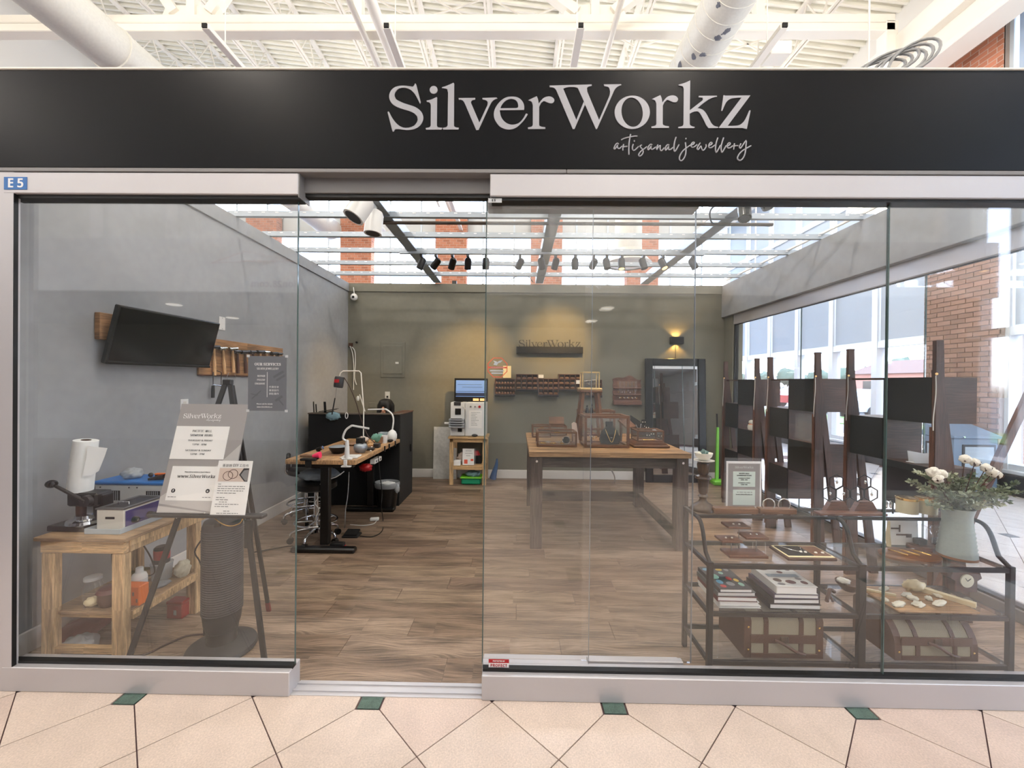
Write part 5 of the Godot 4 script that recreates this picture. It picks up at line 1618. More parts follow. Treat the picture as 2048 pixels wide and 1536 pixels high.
func build_wall_screen() -> void:
	var bl := Vector3(-2.605, 1.60, -0.665)
	var br := Vector3(-2.575, 1.60, -1.465)
	var tl := Vector3(-2.505, 1.963, -0.625)
	bl = on_x(210, 728, -2.595)
	br = on_x(419, 736, -2.575)
	tl = on_x(228, 608, -2.50)
	var bs := frame_of(bl, br, tl)
	var w := (br - bl).length()
	var h := (tl - bl).dot(bs.y)
	var o := thing("wall_television", "black flat television tilted down on the left wall", "television")
	o.transform = Transform3D(bs, (bl + br) * 0.5 + bs.y * h * 0.5)
	part(o, "casing", bx(w, h, 0.035, 0.006), "black_satin", Vector3(0, 0, -0.018))
	part(o, "screen", bx(w - 0.025, h - 0.035, 0.003, 0.001), "tv_screen", Vector3(0, 0.006, 0.001))
	part(o, "lower_bezel", bx(w, 0.016, 0.006, 0.002), "black_gloss", Vector3(0, -h * 0.5 + 0.009, 0.002))
	part(o, "rear_box", bx(w * 0.5, h * 0.5, 0.03, 0.006), "black_satin", Vector3(0, -0.06, -0.042))
	var inv := o.transform.affine_inverse()
	part(o, "wall_arm", mb().bar(Vector3(0, 0, -0.04), inv * (o.position + Vector3(-0.13, 0.03, 0.0)), 0.05, 0.03), "black_satin")
	var b0 := on_x(188, 624, LEFT_X)
	var b1 := on_x(226, 682, LEFT_X)
	single("mounting_block", "plain wooden block on the left wall behind the television", "block", mb().span(Vector3(LEFT_X, b1.y, b1.z), Vector3(LEFT_X + 0.04, b0.y, b0.z), 0.004), "pegboard")
	var s := on_x(443.5, 647, LEFT_X)
	var p := thing("blank_plate", "white blank wall plate above the hammer board", "wall plate", s)
	part(p, "plate", bx(0.006, 0.118, 0.075, 0.002), "plastic_white", Vector3(0.003, 0, 0))
	for y in [-0.048, 0.048]:
		part(p, "screw", bx(0.002, 0.006, 0.006), "steel", Vector3(0.0065, y, 0))
	var s2 := on_x(368, 813, LEFT_X)
	var q := thing("wall_outlet", "white power outlet low on the left wall behind the easel board", "outlet", s2)
	part(q, "plate", bx(0.006, 0.118, 0.075, 0.002), "plastic_white", Vector3(0.003, 0, 0))
	part(q, "socket", bx(0.003, 0.03, 0.03, 0.001), "plastic_cream", Vector3(0.0065, 0.025, 0))
	part(q, "socket", bx(0.003, 0.03, 0.03, 0.001), "plastic_cream", Vector3(0.0065, -0.025, 0))

func build_hammers() -> void:
	var x := LEFT_X + 0.018
	var a := on_x(398, 750, x)
	var b := on_x(566, 697, x)
	var o := thing("tool_board", "brown pegboard panel for hammers on the left wall", "board", Vector3(LEFT_X, (a.y + b.y) * 0.5, (a.z + b.z) * 0.5))
	part(o, "panel", bx(0.016, b.y - a.y, a.z - b.z, 0.002), "pegboard", Vector3(0.009, 0, 0))
	part(o, "lower_edge", bx(0.02, 0.012, a.z - b.z, 0.002), "handle_dark", Vector3(0.010, -(b.y - a.y) * 0.5, 0))
	var tops := [[428, 694, 1], [446, 697, 1], [465, 698, 1], [475, 703, 0], [490, 704, 0], [506, 704, 0], [521, 704, 1], [534, 705, 1], [548, 707, 1], [560, 708, 1]]
	var lens := [0.245, 0.225, 0.215, 0.205, 0.205, 0.20, 0.20, 0.20, 0.20, 0.20]
	var lean := [0.04, 0.10, 0.08, 0.06, 0.08, 0.06, 0.05, 0.05, 0.05, 0.06]
	var names_ := ["long-handled hammer with a pale handle next to the television on the tool board", "pale-handled ball hammer, second on the tool board from the television", "pale-handled hammer with a polished head on the tool board", "dark-handled hammer next to the polished one on the tool board", "second dark-handled hammer on the tool board", "third dark-handled hammer, half hidden by the services poster", "pale-handled hammer just above the services poster, next to the dark ones", "pale-handled hammer above the middle of the services poster", "pale-handled hammer, last but one on the tool board", "pale-handled hammer at the far end of the tool board"]
	for k in tops.size():
		var t := on_x(tops[k][0], tops[k][1], x + 0.02)
		var h := thing("hammer", names_[k], "hammer", t, 0.0, "hammers on the tool board")
		h.rotation.x = lean[k]
		var pale: bool = tops[k][2] == 1
		part(h, "handle", mb().tube([Vector3(0, 0.006, 0), Vector3(0, -0.06, 0), Vector3(0, -lens[k] * 0.6, 0), Vector3(0, -lens[k], 0)], [0.010, 0.010, 0.014, 0.013], 10), "handle_ash" if pale else "handle_dark")
		var hd := mb()
		hd.tube([Vector3(0, 0, 0.05), Vector3(0, 0, 0.036), Vector3(0, 0, 0.03), Vector3(0, 0, 0.012), Vector3(0, 0, -0.012), Vector3(0, 0.004, -0.035), Vector3(0, 0.002, -0.055)], [0.019, 0.019, 0.012, 0.016, 0.016, 0.011, 0.006] if k % 2 else [0.018, 0.018, 0.011, 0.017, 0.017, 0.013, 0.018], 12)
		part(h, "head", hd, "silver" if k in [1, 2, 7] else "steel_dark")
		part(h, "peg", mb().rod(Vector3(-0.02, -0.014, 0.016), Vector3(0.012, -0.014, 0.016), 0.003).rod(Vector3(-0.02, -0.014, -0.016), Vector3(0.012, -0.014, -0.016), 0.003), "steel")
	var s := on_x(434, 770, x + 0.02)
	var w := thing("saw_frame", "jeweller's saw frame with a black handle hanging under the tool board", "saw", s)
	part(w, "frame", mb().tube([Vector3(0, -0.005, 0.045), Vector3(0, 0.11, 0.045), Vector3(0, 0.125, 0.0), Vector3(0, 0.11, -0.05), Vector3(0, -0.02, -0.05)], 0.004, 8), "steel_dark")
	part(w, "clamp", mb().rod(Vector3(0, 0.0, 0.05), Vector3(0, -0.01, -0.055), 0.005), "chrome")
	part(w, "handle", mb().tube([Vector3(0, -0.005, 0.045), Vector3(0, -0.05, 0.046), Vector3(0, -0.11, 0.047)], [0.011, 0.014, 0.013], 12), "black_soft")
	var w2 := thing("wire_loop", "thin wire loop hanging below the pale-handled hammers", "wire", on_x(462, 752, x + 0.02))
	part(w2, "wire", mb().tube(curve([Vector3(0, 0.03, 0.03), Vector3(0, -0.02, 0.05), Vector3(0, -0.05, 0.0), Vector3(0, -0.03, -0.06), Vector3(0, 0.02, -0.05)]), 0.002, 6), "steel")


# ---------------------------------------------------------------- workshop desk, counter and the person behind it
func build_desk_side() -> void:
	build_desk()
	build_counter()
	build_desk_tools()
	build_stools()
	build_person()

func build_desk() -> void:
	var c0 := on_z(569, 926, -1.60)
	var o := thing("standing_desk", "standing desk with a butcher-block top and black T legs", "desk", Vector3(-1.70, 0.003, -2.26))
	var y := 0.806
	part(o, "desktop", bx(0.62, 0.042, 1.32, 0.004), "butcher", Vector3(0, y - 0.021, 0))
	for z in [0.60, -0.52]:
		part(o, "column", bx(0.075, 0.70, 0.055, 0.004), "black_satin", Vector3(0.02, 0.40, z))
		part(o, "foot", bx(0.56, 0.045, 0.075, 0.012), "black_satin", Vector3(0.03, 0.0225, z + 0.05))
		part(o, "bracket", bx(0.54, 0.03, 0.06, 0.003), "black_satin", Vector3(0, y - 0.058, z))
	part(o, "crossbeam", bx(0.06, 0.05, 1.1, 0.003), "black_satin", Vector3(0.02, y - 0.07, 0.03))
	part(o, "cable_tray", bx(0.12, 0.08, 0.8, 0.004), "black_matt", Vector3(-0.16, y - 0.09, 0))
	part(o, "bench_pin", mb().box(Vector3(-0.10, y + 0.003, 0.655), Vector3(0.14, 0.018, 0.06), 0.003).box(Vector3(-0.10, y - 0.035, 0.672), Vector3(0.05, 0.06, 0.02), 0.003), "black_soft")
	var p := thing("power_strip", "white outlet strip under the edge of the butcher-block desktop", "power strip", on_z(752, 920, -2.2))
	part(p, "case", bx(0.05, 0.045, 0.20, 0.004), "plastic_white")
	for k in 3:
		part(p, "socket", bx(0.003, 0.02, 0.02), "black_soft", Vector3(0.026, 0, -0.06 + k * 0.06))
	single("red_pouch", "red pouch hanging under the butcher-block desktop", "pouch", lump(Vector3(0.06, 0.035, 0.05), 31), "plastic_red", on_z(731, 935, -1.95))

func build_counter() -> void:
	var x0 := -2.50
	var x1 := -1.40
	var z0 := -2.935
	var z1 := -3.55
	var o := thing("reception_counter", "tall black counter with wood-edged top behind the desk", "counter", Vector3((x0 + x1) * 0.5, 0.003, (z0 + z1) * 0.5))
	var w := x1 - x0
	var d := z0 - z1
	part(o, "front_panel", bx(w, 1.09, 0.03, 0.003), "black_felt", Vector3(0, 0.545, d * 0.5 - 0.015))
	part(o, "side_panel", bx(0.03, 1.09, d - 0.03, 0.003), "panel_grey", Vector3(w * 0.5 - 0.015, 0.545, -0.015))
	part(o, "side_panel", bx(0.03, 1.09, d - 0.03, 0.003), "panel_grey", Vector3(-w * 0.5 + 0.015, 0.545, -0.015))
	part(o, "work_surface", bx(w - 0.06, 0.03, d - 0.06, 0.003), "panel_grey", Vector3(0, 0.74, -0.03))
	part(o, "top_edge", bx(w + 0.01, 0.016, 0.12, 0.003), "grey_wood_along", Vector3(0, 1.098, d * 0.5 - 0.05))
	part(o, "top_edge", bx(0.14, 0.016, d - 0.12, 0.003), "walnut_up", Vector3(w * 0.5 - 0.06, 1.098, -0.06))
	part(o, "drape", bx(0.02, 0.10, 0.05, 0.008), "black_soft", Vector3(w * 0.5 + 0.01, 0.62, -0.2))
	var ty := 1.11
	var t := thing("tablet_stand", "dark tablet stand with upright arms on the end of the black counter", "stand", on_y(612, 828, ty))
	t.position = Vector3(-2.43, ty, -2.99)
	part(t, "slab", mb().bar(Vector3(0.05, 0.012, 0.02), Vector3(0.25, 0.045, -0.02), 0.10, 0.008), "black_satin")
	for x in [-0.03, 0.0, 0.10, 0.115]:
		part(t, "arm", mb().bar(Vector3(x, 0.0, 0), Vector3(x - 0.012, 0.13 if x != 0.0 else 0.10, -0.01), 0.012, 0.008, Vector3.BACK), "black_satin")
	single("teal_cloth", "crumpled pale teal cloth hanging over the counter edge", "cloth", lump(Vector3(0.085, 0.045, 0.02), 41), "cloth_teal", Vector3(-2.19, 1.075, -2.91))
	single("white_hook", "small white snap hook on the black counter front", "hook", mb().tube(curve([Vector3(0, 0.03, 0), Vector3(0.014, 0.015, 0), Vector3(0.014, -0.02, 0), Vector3(0, -0.04, 0), Vector3(-0.014, -0.02, 0), Vector3(-0.012, 0.02, 0), Vector3(0, 0.03, 0)]), 0.005, 6), "plastic_white", Vector3(-2.035, 1.085, -2.925))
	# bin with a liner, in front of the counter
	var b := thing("waste_bin", "black waste bin with a clear liner by the black counter", "bin", Vector3(-1.50, 0.003, -2.80))
	part(b, "tub", mb().lathe([Vector2(0, 0), Vector2(0.10, 0.0), Vector2(0.135, 0.30), Vector2(0.138, 0.31), Vector2(0.128, 0.30), Vector2(0.095, 0.02), Vector2(0, 0.02)], 24, 0.8), "black_satin")
	part(b, "liner", mb().lathe([Vector2(0.138, 0.26), Vector2(0.148, 0.30), Vector2(0.14, 0.325), Vector2(0.115, 0.29)], 24, 0.8), "bag_clear")
	part(b, "paper_scraps", lump(Vector3(0.085, 0.025, 0.06), 42), "tissue", Vector3(0, 0.30, 0))
	part(b, "liner_tail", lump(Vector3(0.03, 0.05, 0.02), 43), "bag_clear", Vector3(0.13, 0.26, 0.05))

func clip_lamp(called: String, label: String, at: Vector3, stem: Array, head_to: Vector3, clamp: bool) -> void:
	var o := thing(called, label, "lamp", at)
	if clamp:
		part(o, "clamp", mb().box(Vector3(0, 0.009, 0), Vector3(0.085, 0.016, 0.04), 0.004).box(Vector3(0, -0.055, 0.01), Vector3(0.085, 0.014, 0.04), 0.004).box(Vector3(0, -0.025, 0.035), Vector3(0.03, 0.06, 0.012), 0.003), "plastic_white")
		part(o, "socket", mb().lathe([Vector2(0, 0.015), Vector2(0.022, 0.015), Vector2(0.018, 0.12), Vector2(0.013, 0.17), Vector2(0, 0.175)], 16), "plastic_white")
	else:
		part(o, "base", mb().lathe([Vector2(0, 0), Vector2(0.04, 0.0), Vector2(0.054, 0.03), Vector2(0.054, 0.07), Vector2(0.04, 0.105), Vector2(0.015, 0.125), Vector2(0, 0.128)], 20), "plastic_white")
	part(o, "gooseneck", mb().tube(curve(stem), 0.0095, 8), "plastic_white")
	var e: Vector3 = stem[stem.size() - 1]
	part(o, "lamp_head", mb().bar(e, head_to, 0.026, 0.013, Vector3.UP, 0.018), "plastic_white")
	part(o, "led_strip", mb().bar(e.lerp(head_to, 0.2) + Vector3(0, -0.008, 0), head_to + Vector3(0, -0.008, 0), 0.018, 0.003), "charcoal")

func build_desk_tools() -> void:
	var y := 0.8095
	var at := Vector3(-1.475, y, -1.615)
	var rel := func(px: float, py: float, z: float) -> Vector3: return on_z(px, py, z) - (Vector3(-1.475, y, -1.615) if z > -2.0 else Vector3(-1.44, y, -2.78))
	clip_lamp("clip_lamp", "white gooseneck lamp clamped to the front edge of the butcher-block desk", at, [Vector3(0, 0.16, 0), rel.call(686, 876, -1.62), rel.call(692, 860, -1.62), rel.call(704, 851, -1.62)], rel.call(738, 857, -1.62), true)
	at = Vector3(-1.44, y, -2.78)
	clip_lamp("ball_base_lamp", "white gooseneck lamp with a ball-shaped base on the far end of the desk", at, [Vector3(0, 0.12, 0), rel.call(787, 840, -2.78), rel.call(783, 827, -2.78), rel.call(771, 818, -2.78)], rel.call(736, 819, -2.78), false)
	# hanging flex shaft
	var b := Vector3(-1.60, y, -2.32)
	var f := thing("flex_shaft_hanger", "tall steel rod hanger with a hanging flex-shaft motor on the desk", "hanger", b)
	var hp := func(px: float, py: float) -> Vector3: return on_z(px, py, -2.32) - b
	var top: Vector3 = hp.call(722, 742)
	part(f, "clamp", bx(0.05, 0.05, 0.06, 0.004), "black_soft", Vector3(0, 0.025, 0))
	part(f, "rod", mb().tube([Vector3(0, 0.03, 0), Vector3(0, top.y * 0.5, 0), Vector3(top.x, top.y - 0.02, 0), Vector3(top.x - 0.02, top.y, 0), hp.call(686, 742), hp.call(681, 746), hp.call(679, 752)], 0.006, 8), "steel_white")
	var mo := part(f, "motor", mb().at(hp.call(678, 764), Basis(Vector3.BACK, -0.14)).lathe([Vector2(0, -0.06), Vector2(0.044, -0.058), Vector2(0.048, -0.04), Vector2(0.048, 0.04), Vector2(0.042, 0.055), Vector2(0, 0.06)], 20), "charcoal")
	part(mo, "badge", bx(0.05, 0.035, 0.004, 0.001), "label_red", hp.call(677.5, 762) + Vector3(0, 0, 0.0475))
	part(f, "shaft", mb().tube([hp.call(673, 776), hp.call(671, 796)], 0.004, 6), "cable_grey")
	part(f, "handpiece", mb().tube([hp.call(670, 796), hp.call(664, 829)], 0.007, 8), "black_soft")
	part(f, "power_lead", mb().tube(curve([hp.call(688, 755), hp.call(700, 775), hp.call(712, 805), hp.call(722, 838), hp.call(735, 870), hp.call(752, 888)]), 0.005, 6), "cable_brown")
	part(f, "side_clip", mb().rod(hp.call(719, 789), hp.call(730, 823), 0.005).ball(hp.call(716, 797), Vector3(0.018, 0.028, 0.014), 10, 6), "plastic_cream")
	# ball vise
	var v := thing("ball_vise", "silver engraver's ball vise with black jaws on the desk", "vise", on_y(721, 905, y))
	part(v, "bowl", mb().lathe([Vector2(0, 0.0), Vector2(0.04, 0.002), Vector2(0.062, 0.03), Vector2(0.066, 0.055), Vector2(0.055, 0.08), Vector2(0.03, 0.092), Vector2(0, 0.093)], 24), "zinc")
	part(v, "jaw", bx(0.032, 0.055, 0.06, 0.004), "black_soft", Vector3(-0.019, 0.115, 0))
	part(v, "jaw", bx(0.032, 0.055, 0.06, 0.004), "black_soft", Vector3(0.019, 0.115, 0))
	var bw := thing("dark_bowl", "black bowl with a grey felt lid on the desk", "bowl", on_y(676, 907, y))
	part(bw, "shell", mb().lathe([Vector2(0, 0), Vector2(0.045, 0.0), Vector2(0.075, 0.04), Vector2(0.083, 0.065), Vector2(0.075, 0.065), Vector2(0, 0.06)], 24), "black_satin")
	part(bw, "felt", mb().lathe([Vector2(0, 0.076), Vector2(0.06, 0.074), Vector2(0.085, 0.066), Vector2(0, 0.064)], 24), "cloth_grey")
	single("leather_mat", "brown leather work mat lying on the desktop", "mat", bx(0.34, 0.004, 0.52, 0.001), "leather_tan", Vector3(-1.66, y + 0.002, -2.05))
	single("white_tray", "flat white plastic tray at the front of the desk", "tray", mb().box(Vector3(0, 0.006, 0), Vector3(0.15, 0.012, 0.15), 0.003).box(Vector3(0.0, 0.014, 0.0), Vector3(0.11, 0.006, 0.1), 0.003), "plastic_white", Vector3(-1.49, y, -1.735), 0.1)
	var pb := thing("dust_brush", "dust brush with pink bristles lying at the front desk edge", "brush", on_y(630, 921, y + 0.03))
	pb.position = Vector3(-1.79, y + 0.026, -1.625)
	part(pb, "handle", mb().tube([Vector3(-0.10, 0, 0), Vector3(-0.05, 0.004, 0), Vector3(0.01, 0, 0)], [0.010, 0.014, 0.011], 10), "leather_tan")
	part(pb, "bristles", mb().tube([Vector3(0.01, 0, 0), Vector3(0.035, 0.006, 0), Vector3(0.075, 0.012, 0)], [0.013, 0.020, 0.030], 12), "plastic_pink")
	var mc := thing("loupe_stand", "small black loupe stand with a steel lens on the desk", "loupe", on_y(637, 912, y))
	part(mc, "post", mb().rod(Vector3(0, 0, 0), Vector3(0.01, 0.05, 0), 0.012, 0.008), "black_satin")
	part(mc, "lens_barrel", mb().rod(Vector3(-0.015, 0.055, 0), Vector3(0.035, 0.075, 0), 0.018, 0.016), "black_gloss")
	part(mc, "ring", mb().rod(Vector3(0.032, 0.074, 0), Vector3(0.04, 0.077, 0), 0.017), "chrome")
	# small clutter at the back of the desk, each its own thing
	var cup := thing("white_cup", "white plastic cup on the far right of the desk", "cup", on_y(769, 886, y))
	part(cup, "wall", mb().lathe([Vector2(0, 0), Vector2(0.027, 0), Vector2(0.036, 0.085), Vector2(0.032, 0.085), Vector2(0.024, 0.006), Vector2(0, 0.006)], 20), "plastic_white")
	single("pink_pouch", "pale pink zip pouch at the back of the desk", "pouch", lump(Vector3(0.055, 0.035, 0.06), 51), "photo_beige", Vector3(-1.72, y + 0.03, -2.62))
	single("mint_bag", "mint green plastic bag at the back of the desk", "bag", lump(Vector3(0.07, 0.05, 0.06), 52), "cloth_green", Vector3(-1.565, y + 0.045, -2.66))
	single("clear_box", "clear plastic box with pink lid beside the ball-base lamp", "box", bx(0.12, 0.09, 0.1, 0.004), "tub_clear", Vector3(-1.545, y + 0.0455, -2.82))
	single("wood_burnisher", "turned wooden burnisher handle lying on the desk", "tool", mb().tube([Vector3(-0.06, 0, 0), Vector3(-0.02, 0, 0.01), Vector3(0.05, 0, 0.02)], [0.009, 0.014, 0.006], 10), "handle_ash", Vector3(-1.51, y + 0.015, -2.38), 0.5)
	single("wood_block", "brown wooden ring clamp on the desk beside the white cup", "clamp", mb().tube([Vector3(0, 0, 0), Vector3(0.02, 0.03, 0), Vector3(0.03, 0.075, 0)], [0.024, 0.020, 0.012], 10), "leather_tan", Vector3(-1.50, y + 0.001, -2.52))
	single("tan_sponge", "tan sponge block in the middle of the desk clutter", "sponge", bx(0.07, 0.04, 0.05, 0.006), "handle_ash", Vector3(-1.58, y + 0.0205, -2.50), 0.4)
	single("steel_block", "polished steel bench block on the desk by the ball vise", "block", bx(0.08, 0.022, 0.08, 0.003), "steel_dark", Vector3(-1.455, y + 0.0115, -2.12), 0.2)
	single("grey_dapping_block", "dark grey dapping block near the right desk edge", "block", bx(0.06, 0.045, 0.06, 0.004), "steel_dark", Vector3(-1.44, y + 0.023, -2.27))
	single("black_mouse", "black wireless mouse at the far end of the desk", "mouse", mb().ball(Vector3.ZERO, Vector3(0.032, 0.016, 0.05), 14, 8), "black_satin", Vector3(-1.425, y + 0.017, -2.66))
	single("folded_rag", "brown folded rag at the back of the desk by the pink pouch", "cloth", lump(Vector3(0.09, 0.02, 0.06), 53), "leather_tan", Vector3(-1.74, y + 0.018, -2.40))
	for k in 3:
		single("pearl_bead", "small white bead lying on the desk by the steel blocks", "bead", mb().ball(Vector3.ZERO, Vector3(0.009, 0.009, 0.009), 10, 6), "pearl", Vector3(-1.415 - k * 0.035, y + 0.0095, -2.02 - k * 0.11), 0.0, "white beads on the desk")
	# cables on and under the desk
	single("lamp_cable", "white lamp cable drooping under the desk and tied in a bundle", "cable", mb().tube(curve([on_z(688, 943, -1.62), on_z(672, 954, -1.66), on_z(648, 962, -1.7), on_z(638, 972, -1.72), on_z(632, 985, -1.72), on_z(636, 996, -1.72), on_z(630, 1006, -1.72), on_z(638, 1020, -1.72), on_z(632, 1035, -1.72), on_z(634, 1054, -1.74)]), 0.004, 6), "cable_white")
	single("grey_cable", "wavy grey cable hanging from the desk to the floor", "cable", mb().tube(curve([on_z(698, 944, -1.8), on_z(697, 970, -1.8), on_z(695, 995, -1.8), on_z(691, 1020, -1.8), on_z(690, 1045, -1.8), on_y(689, 1056, 0.008)]), 0.004, 6), "cable_grey")
	single("black_cable", "black cable running from the desk edge down to the floor and back", "cable", mb().tube(curve([on_z(756, 905, -2.2), on_z(760, 950, -2.2), on_z(764, 985, -2.2), on_z(763, 1015, -2.2), on_y(766, 1040, 0.008), on_y(764, 1062, 0.008), on_y(745, 1073, 0.008), on_y(720, 1072, 0.008)]), 0.005, 6), "cable_black")
	single("trailing_cable", "long black cable lying on the planks from the desk foot to the easel", "cord", mb().tube(curve([on_y(505, 1105, 0.009), on_y(545, 1098, 0.009), on_y(585, 1092, 0.009), on_y(615, 1099, 0.009), on_y(640, 1098, 0.009)]), 0.005, 6), "cable_black")
	for k in 3:
		single("cable_tie_strap", "black strap holding a cable round the right edge of the desktop", "strap", bx(0.012, 0.06, 0.025, 0.003), "black_soft", Vector3(-1.385, 0.785, [-2.35, -2.5, -2.72][k]), 0.0, "straps on the desktop edge")
	var ad := thing("power_adapter", "white power adapter on the planks beside the desk", "adapter", on_y(749, 1041, 0.003))
	part(ad, "case", bx(0.09, 0.03, 0.045, 0.006), "plastic_white", Vector3(0, 0.016, 0), Vector3(0, 0.2, 0))
	part(ad, "lead", mb().tube(curve([Vector3(0.03, 0.008, 0.02), Vector3(0.03, 0.006, 0.12), Vector3(-0.06, 0.006, 0.17), Vector3(-0.2, 0.006, 0.15)]), 0.004, 6), "cable_white")
	var fp := thing("foot_pedal", "flat black foot pedal on the floor beneath the desk", "pedal", on_y(704, 1072, 0.003))
	part(fp, "base", bx(0.15, 0.02, 0.12, 0.006), "black_soft", Vector3(0, 0.01, 0))
	part(fp, "treadle", mb().bar(Vector3(0, 0.025, 0.05), Vector3(0, 0.045, -0.05), 0.12, 0.015), "black_matt")
	var rp := thing("floor_switch", "black and red floor switch beside the desk foot", "switch", on_y(675, 1094, 0.003))
	part(rp, "body", bx(0.12, 0.035, 0.06, 0.006), "black_soft", Vector3(0, 0.024, 0))
	part(rp, "red_base", bx(0.13, 0.008, 0.07, 0.002), "plastic_red", Vector3(0, 0.004, 0))

func build_stools() -> void:
	var o := thing("work_stool", "black work stool with chrome foot ring and a grey jacket on its seat", "stool", Vector3(-1.855, 0.003, -1.845))
	part(o, "seat", mb().lathe([Vector2(0, 0.49), Vector2(0.15, 0.49), Vector2(0.178, 0.505), Vector2(0.178, 0.55), Vector2(0.15, 0.575), Vector2(0, 0.58)], 28), "black_satin")
	part(o, "gas_spring", mb().rod(Vector3(0, 0.12, 0), Vector3(0, 0.49, 0), 0.025, 0.018, 16), "chrome")
	part(o, "hub", mb().lathe([Vector2(0, 0.08), Vector2(0.035, 0.085), Vector2(0.038, 0.13), Vector2(0, 0.14)], 16), "chrome")
	var ring := []
	for k in 28:
		ring.append(Vector3(cos(TAU * k / 28) * 0.18, 0.19, sin(TAU * k / 28) * 0.18))
	part(o, "foot_ring", mb().tube(ring, 0.010, 8, true), "chrome")
	for k in 5:
		var a := TAU * k / 5 + 0.3
		var d := Vector3(cos(a), 0, sin(a))
		part(o, "spoke", mb().tube([Vector3(0, 0.19, 0) + d * 0.03, Vector3(0, 0.19, 0) + d * 0.18], 0.007, 6), "chrome")
		var l := part(o, "leg", mb().tube(curve([d * 0.03 + Vector3(0, 0.12, 0), d * 0.13 + Vector3(0, 0.115, 0), d * 0.20 + Vector3(0, 0.095, 0), d * 0.215 + Vector3(0, 0.06, 0)]), 0.013, 8), "chrome")
		part(l, "castor", mb().rod(d * 0.215 + Vector3(-d.z, 0, d.x) * 0.018 + Vector3(0, 0.028, 0), d * 0.215 - Vector3(-d.z, 0, d.x) * 0.018 + Vector3(0, 0.028, 0), 0.028, 0.028, 14), "black_satin")
	var s2: Node3D = again(o, Vector3(-2.25, 0.003, -2.42), "black work stool with a low backrest standing behind the other stool")
	s2.rotation.y = 0.5
	part(s2, "backrest", mb().at(Vector3(-0.17, 0.64, 0.0)).box(Vector3.ZERO, Vector3(0.04, 0.14, 0.26), 0.015), "black_satin")
	part(s2, "back_post", mb().tube(curve([Vector3(-0.10, 0.50, 0), Vector3(-0.19, 0.52, 0), Vector3(-0.195, 0.60, 0)]), 0.012, 8), "chrome")
	single("grey_jacket", "grey cloth jacket lying on the seat of the near stool", "jacket", lump(Vector3(0.17, 0.05, 0.15), 61), "cloth_grey", Vector3(-1.85, 0.625, -1.86))

# ---------------------------------------------------------------- smooth bodies from bones
func field(p: Vector3, bones: Array, k: float) -> float:
	var d := 1e9
	for b in bones:
		var a: Vector3 = b[0]
		var ab: Vector3 = b[1] - a
		var t := clampf((p - a).dot(ab) / maxf(ab.length_squared(), 1e-9), 0.0, 1.0)
		var e: float = (p - a - ab * t).length() - lerpf(b[2], b[3], t)
		var h := clampf(0.5 + 0.5 * (d - e) / k, 0.0, 1.0)
		d = lerpf(d, e, h) - k * h * (1.0 - h)
	return d

func skin_over(st: MB, bones: Array, cell: float, k: float) -> void:
	var lo := Vector3.INF
	var hi := -Vector3.INF
	for b in bones:
		var r := Vector3.ONE * (maxf(b[2], b[3]) + k + cell * 2)
		lo = lo.min(b[0] - r).min(b[1] - r)
		hi = hi.max(b[0] + r).max(b[1] + r)
	var n := Vector3i((hi - lo) / cell) + Vector3i.ONE * 2
	var val := PackedFloat32Array()
	val.resize(n.x * n.y * n.z)
	var i := 0
	for z in n.z:
		for y in n.y:
			for x in n.x:
				val[i] = field(lo + Vector3(x, y, z) * cell, bones, k)
				i += 1
	var id := func(x: int, y: int, z: int) -> int: return x + n.x * (y + n.y * z)
	var verts := {}
	for z in n.z - 1:
		for y in n.y - 1:
			for x in n.x - 1:
				var base: int = x + n.x * (y + n.y * z)
				var inside := 0
				for c in 8:
					if val[base + (c & 1) + n.x * (((c >> 1) & 1) + n.y * (c >> 2))] < 0.0:
						inside += 1
				if inside == 0 or inside == 8:
					continue
				var sum := Vector3.ZERO
				var cnt := 0
				for c in 8:
					for ax in 3:
						if c & (1 << ax):
							continue
						var c2 := c | (1 << ax)
						var v0 := val[base + (c & 1) + n.x * (((c >> 1) & 1) + n.y * (c >> 2))]
						var v1 := val[base + (c2 & 1) + n.x * (((c2 >> 1) & 1) + n.y * (c2 >> 2))]
						if (v0 < 0.0) != (v1 < 0.0):
							var q := Vector3(c & 1, (c >> 1) & 1, c >> 2)
							q[ax] += v0 / (v0 - v1)
							sum += q
							cnt += 1
				verts[base] = lo + (Vector3(x, y, z) + sum / cnt) * cell
	var normal := {}
	for key in verts:
		var p: Vector3 = verts[key]
		var e := cell * 0.5
		normal[key] = Vector3(field(p + Vector3(e, 0, 0), bones, k) - field(p - Vector3(e, 0, 0), bones, k), field(p + Vector3(0, e, 0), bones, k) - field(p - Vector3(0, e, 0), bones, k), field(p + Vector3(0, 0, e), bones, k) - field(p - Vector3(0, 0, e), bones, k)).normalized()
	var step := [1, n.x, n.x * n.y]
	for key in verts:
		for ax in 3:
			var v0 := val[key]
			var v1: float = val[key + step[ax]]
			if (v0 < 0.0) == (v1 < 0.0):
				continue
			var u: int = step[(ax + 1) % 3]
			var w: int = step[(ax + 2) % 3]
			var q := [key, key - u, key - u - w, key - w]
			var ok := true
			for e in q:
				ok = ok and verts.has(e)
			if not ok:
				continue
			if v0 >= 0.0:
				q.reverse()
			st.put(verts[q[0]], verts[q[1]], verts[q[2]], normal[q[0]], normal[q[1]], normal[q[2]])
			st.put(verts[q[0]], verts[q[2]], verts[q[3]], normal[q[0]], normal[q[2]], normal[q[3]])

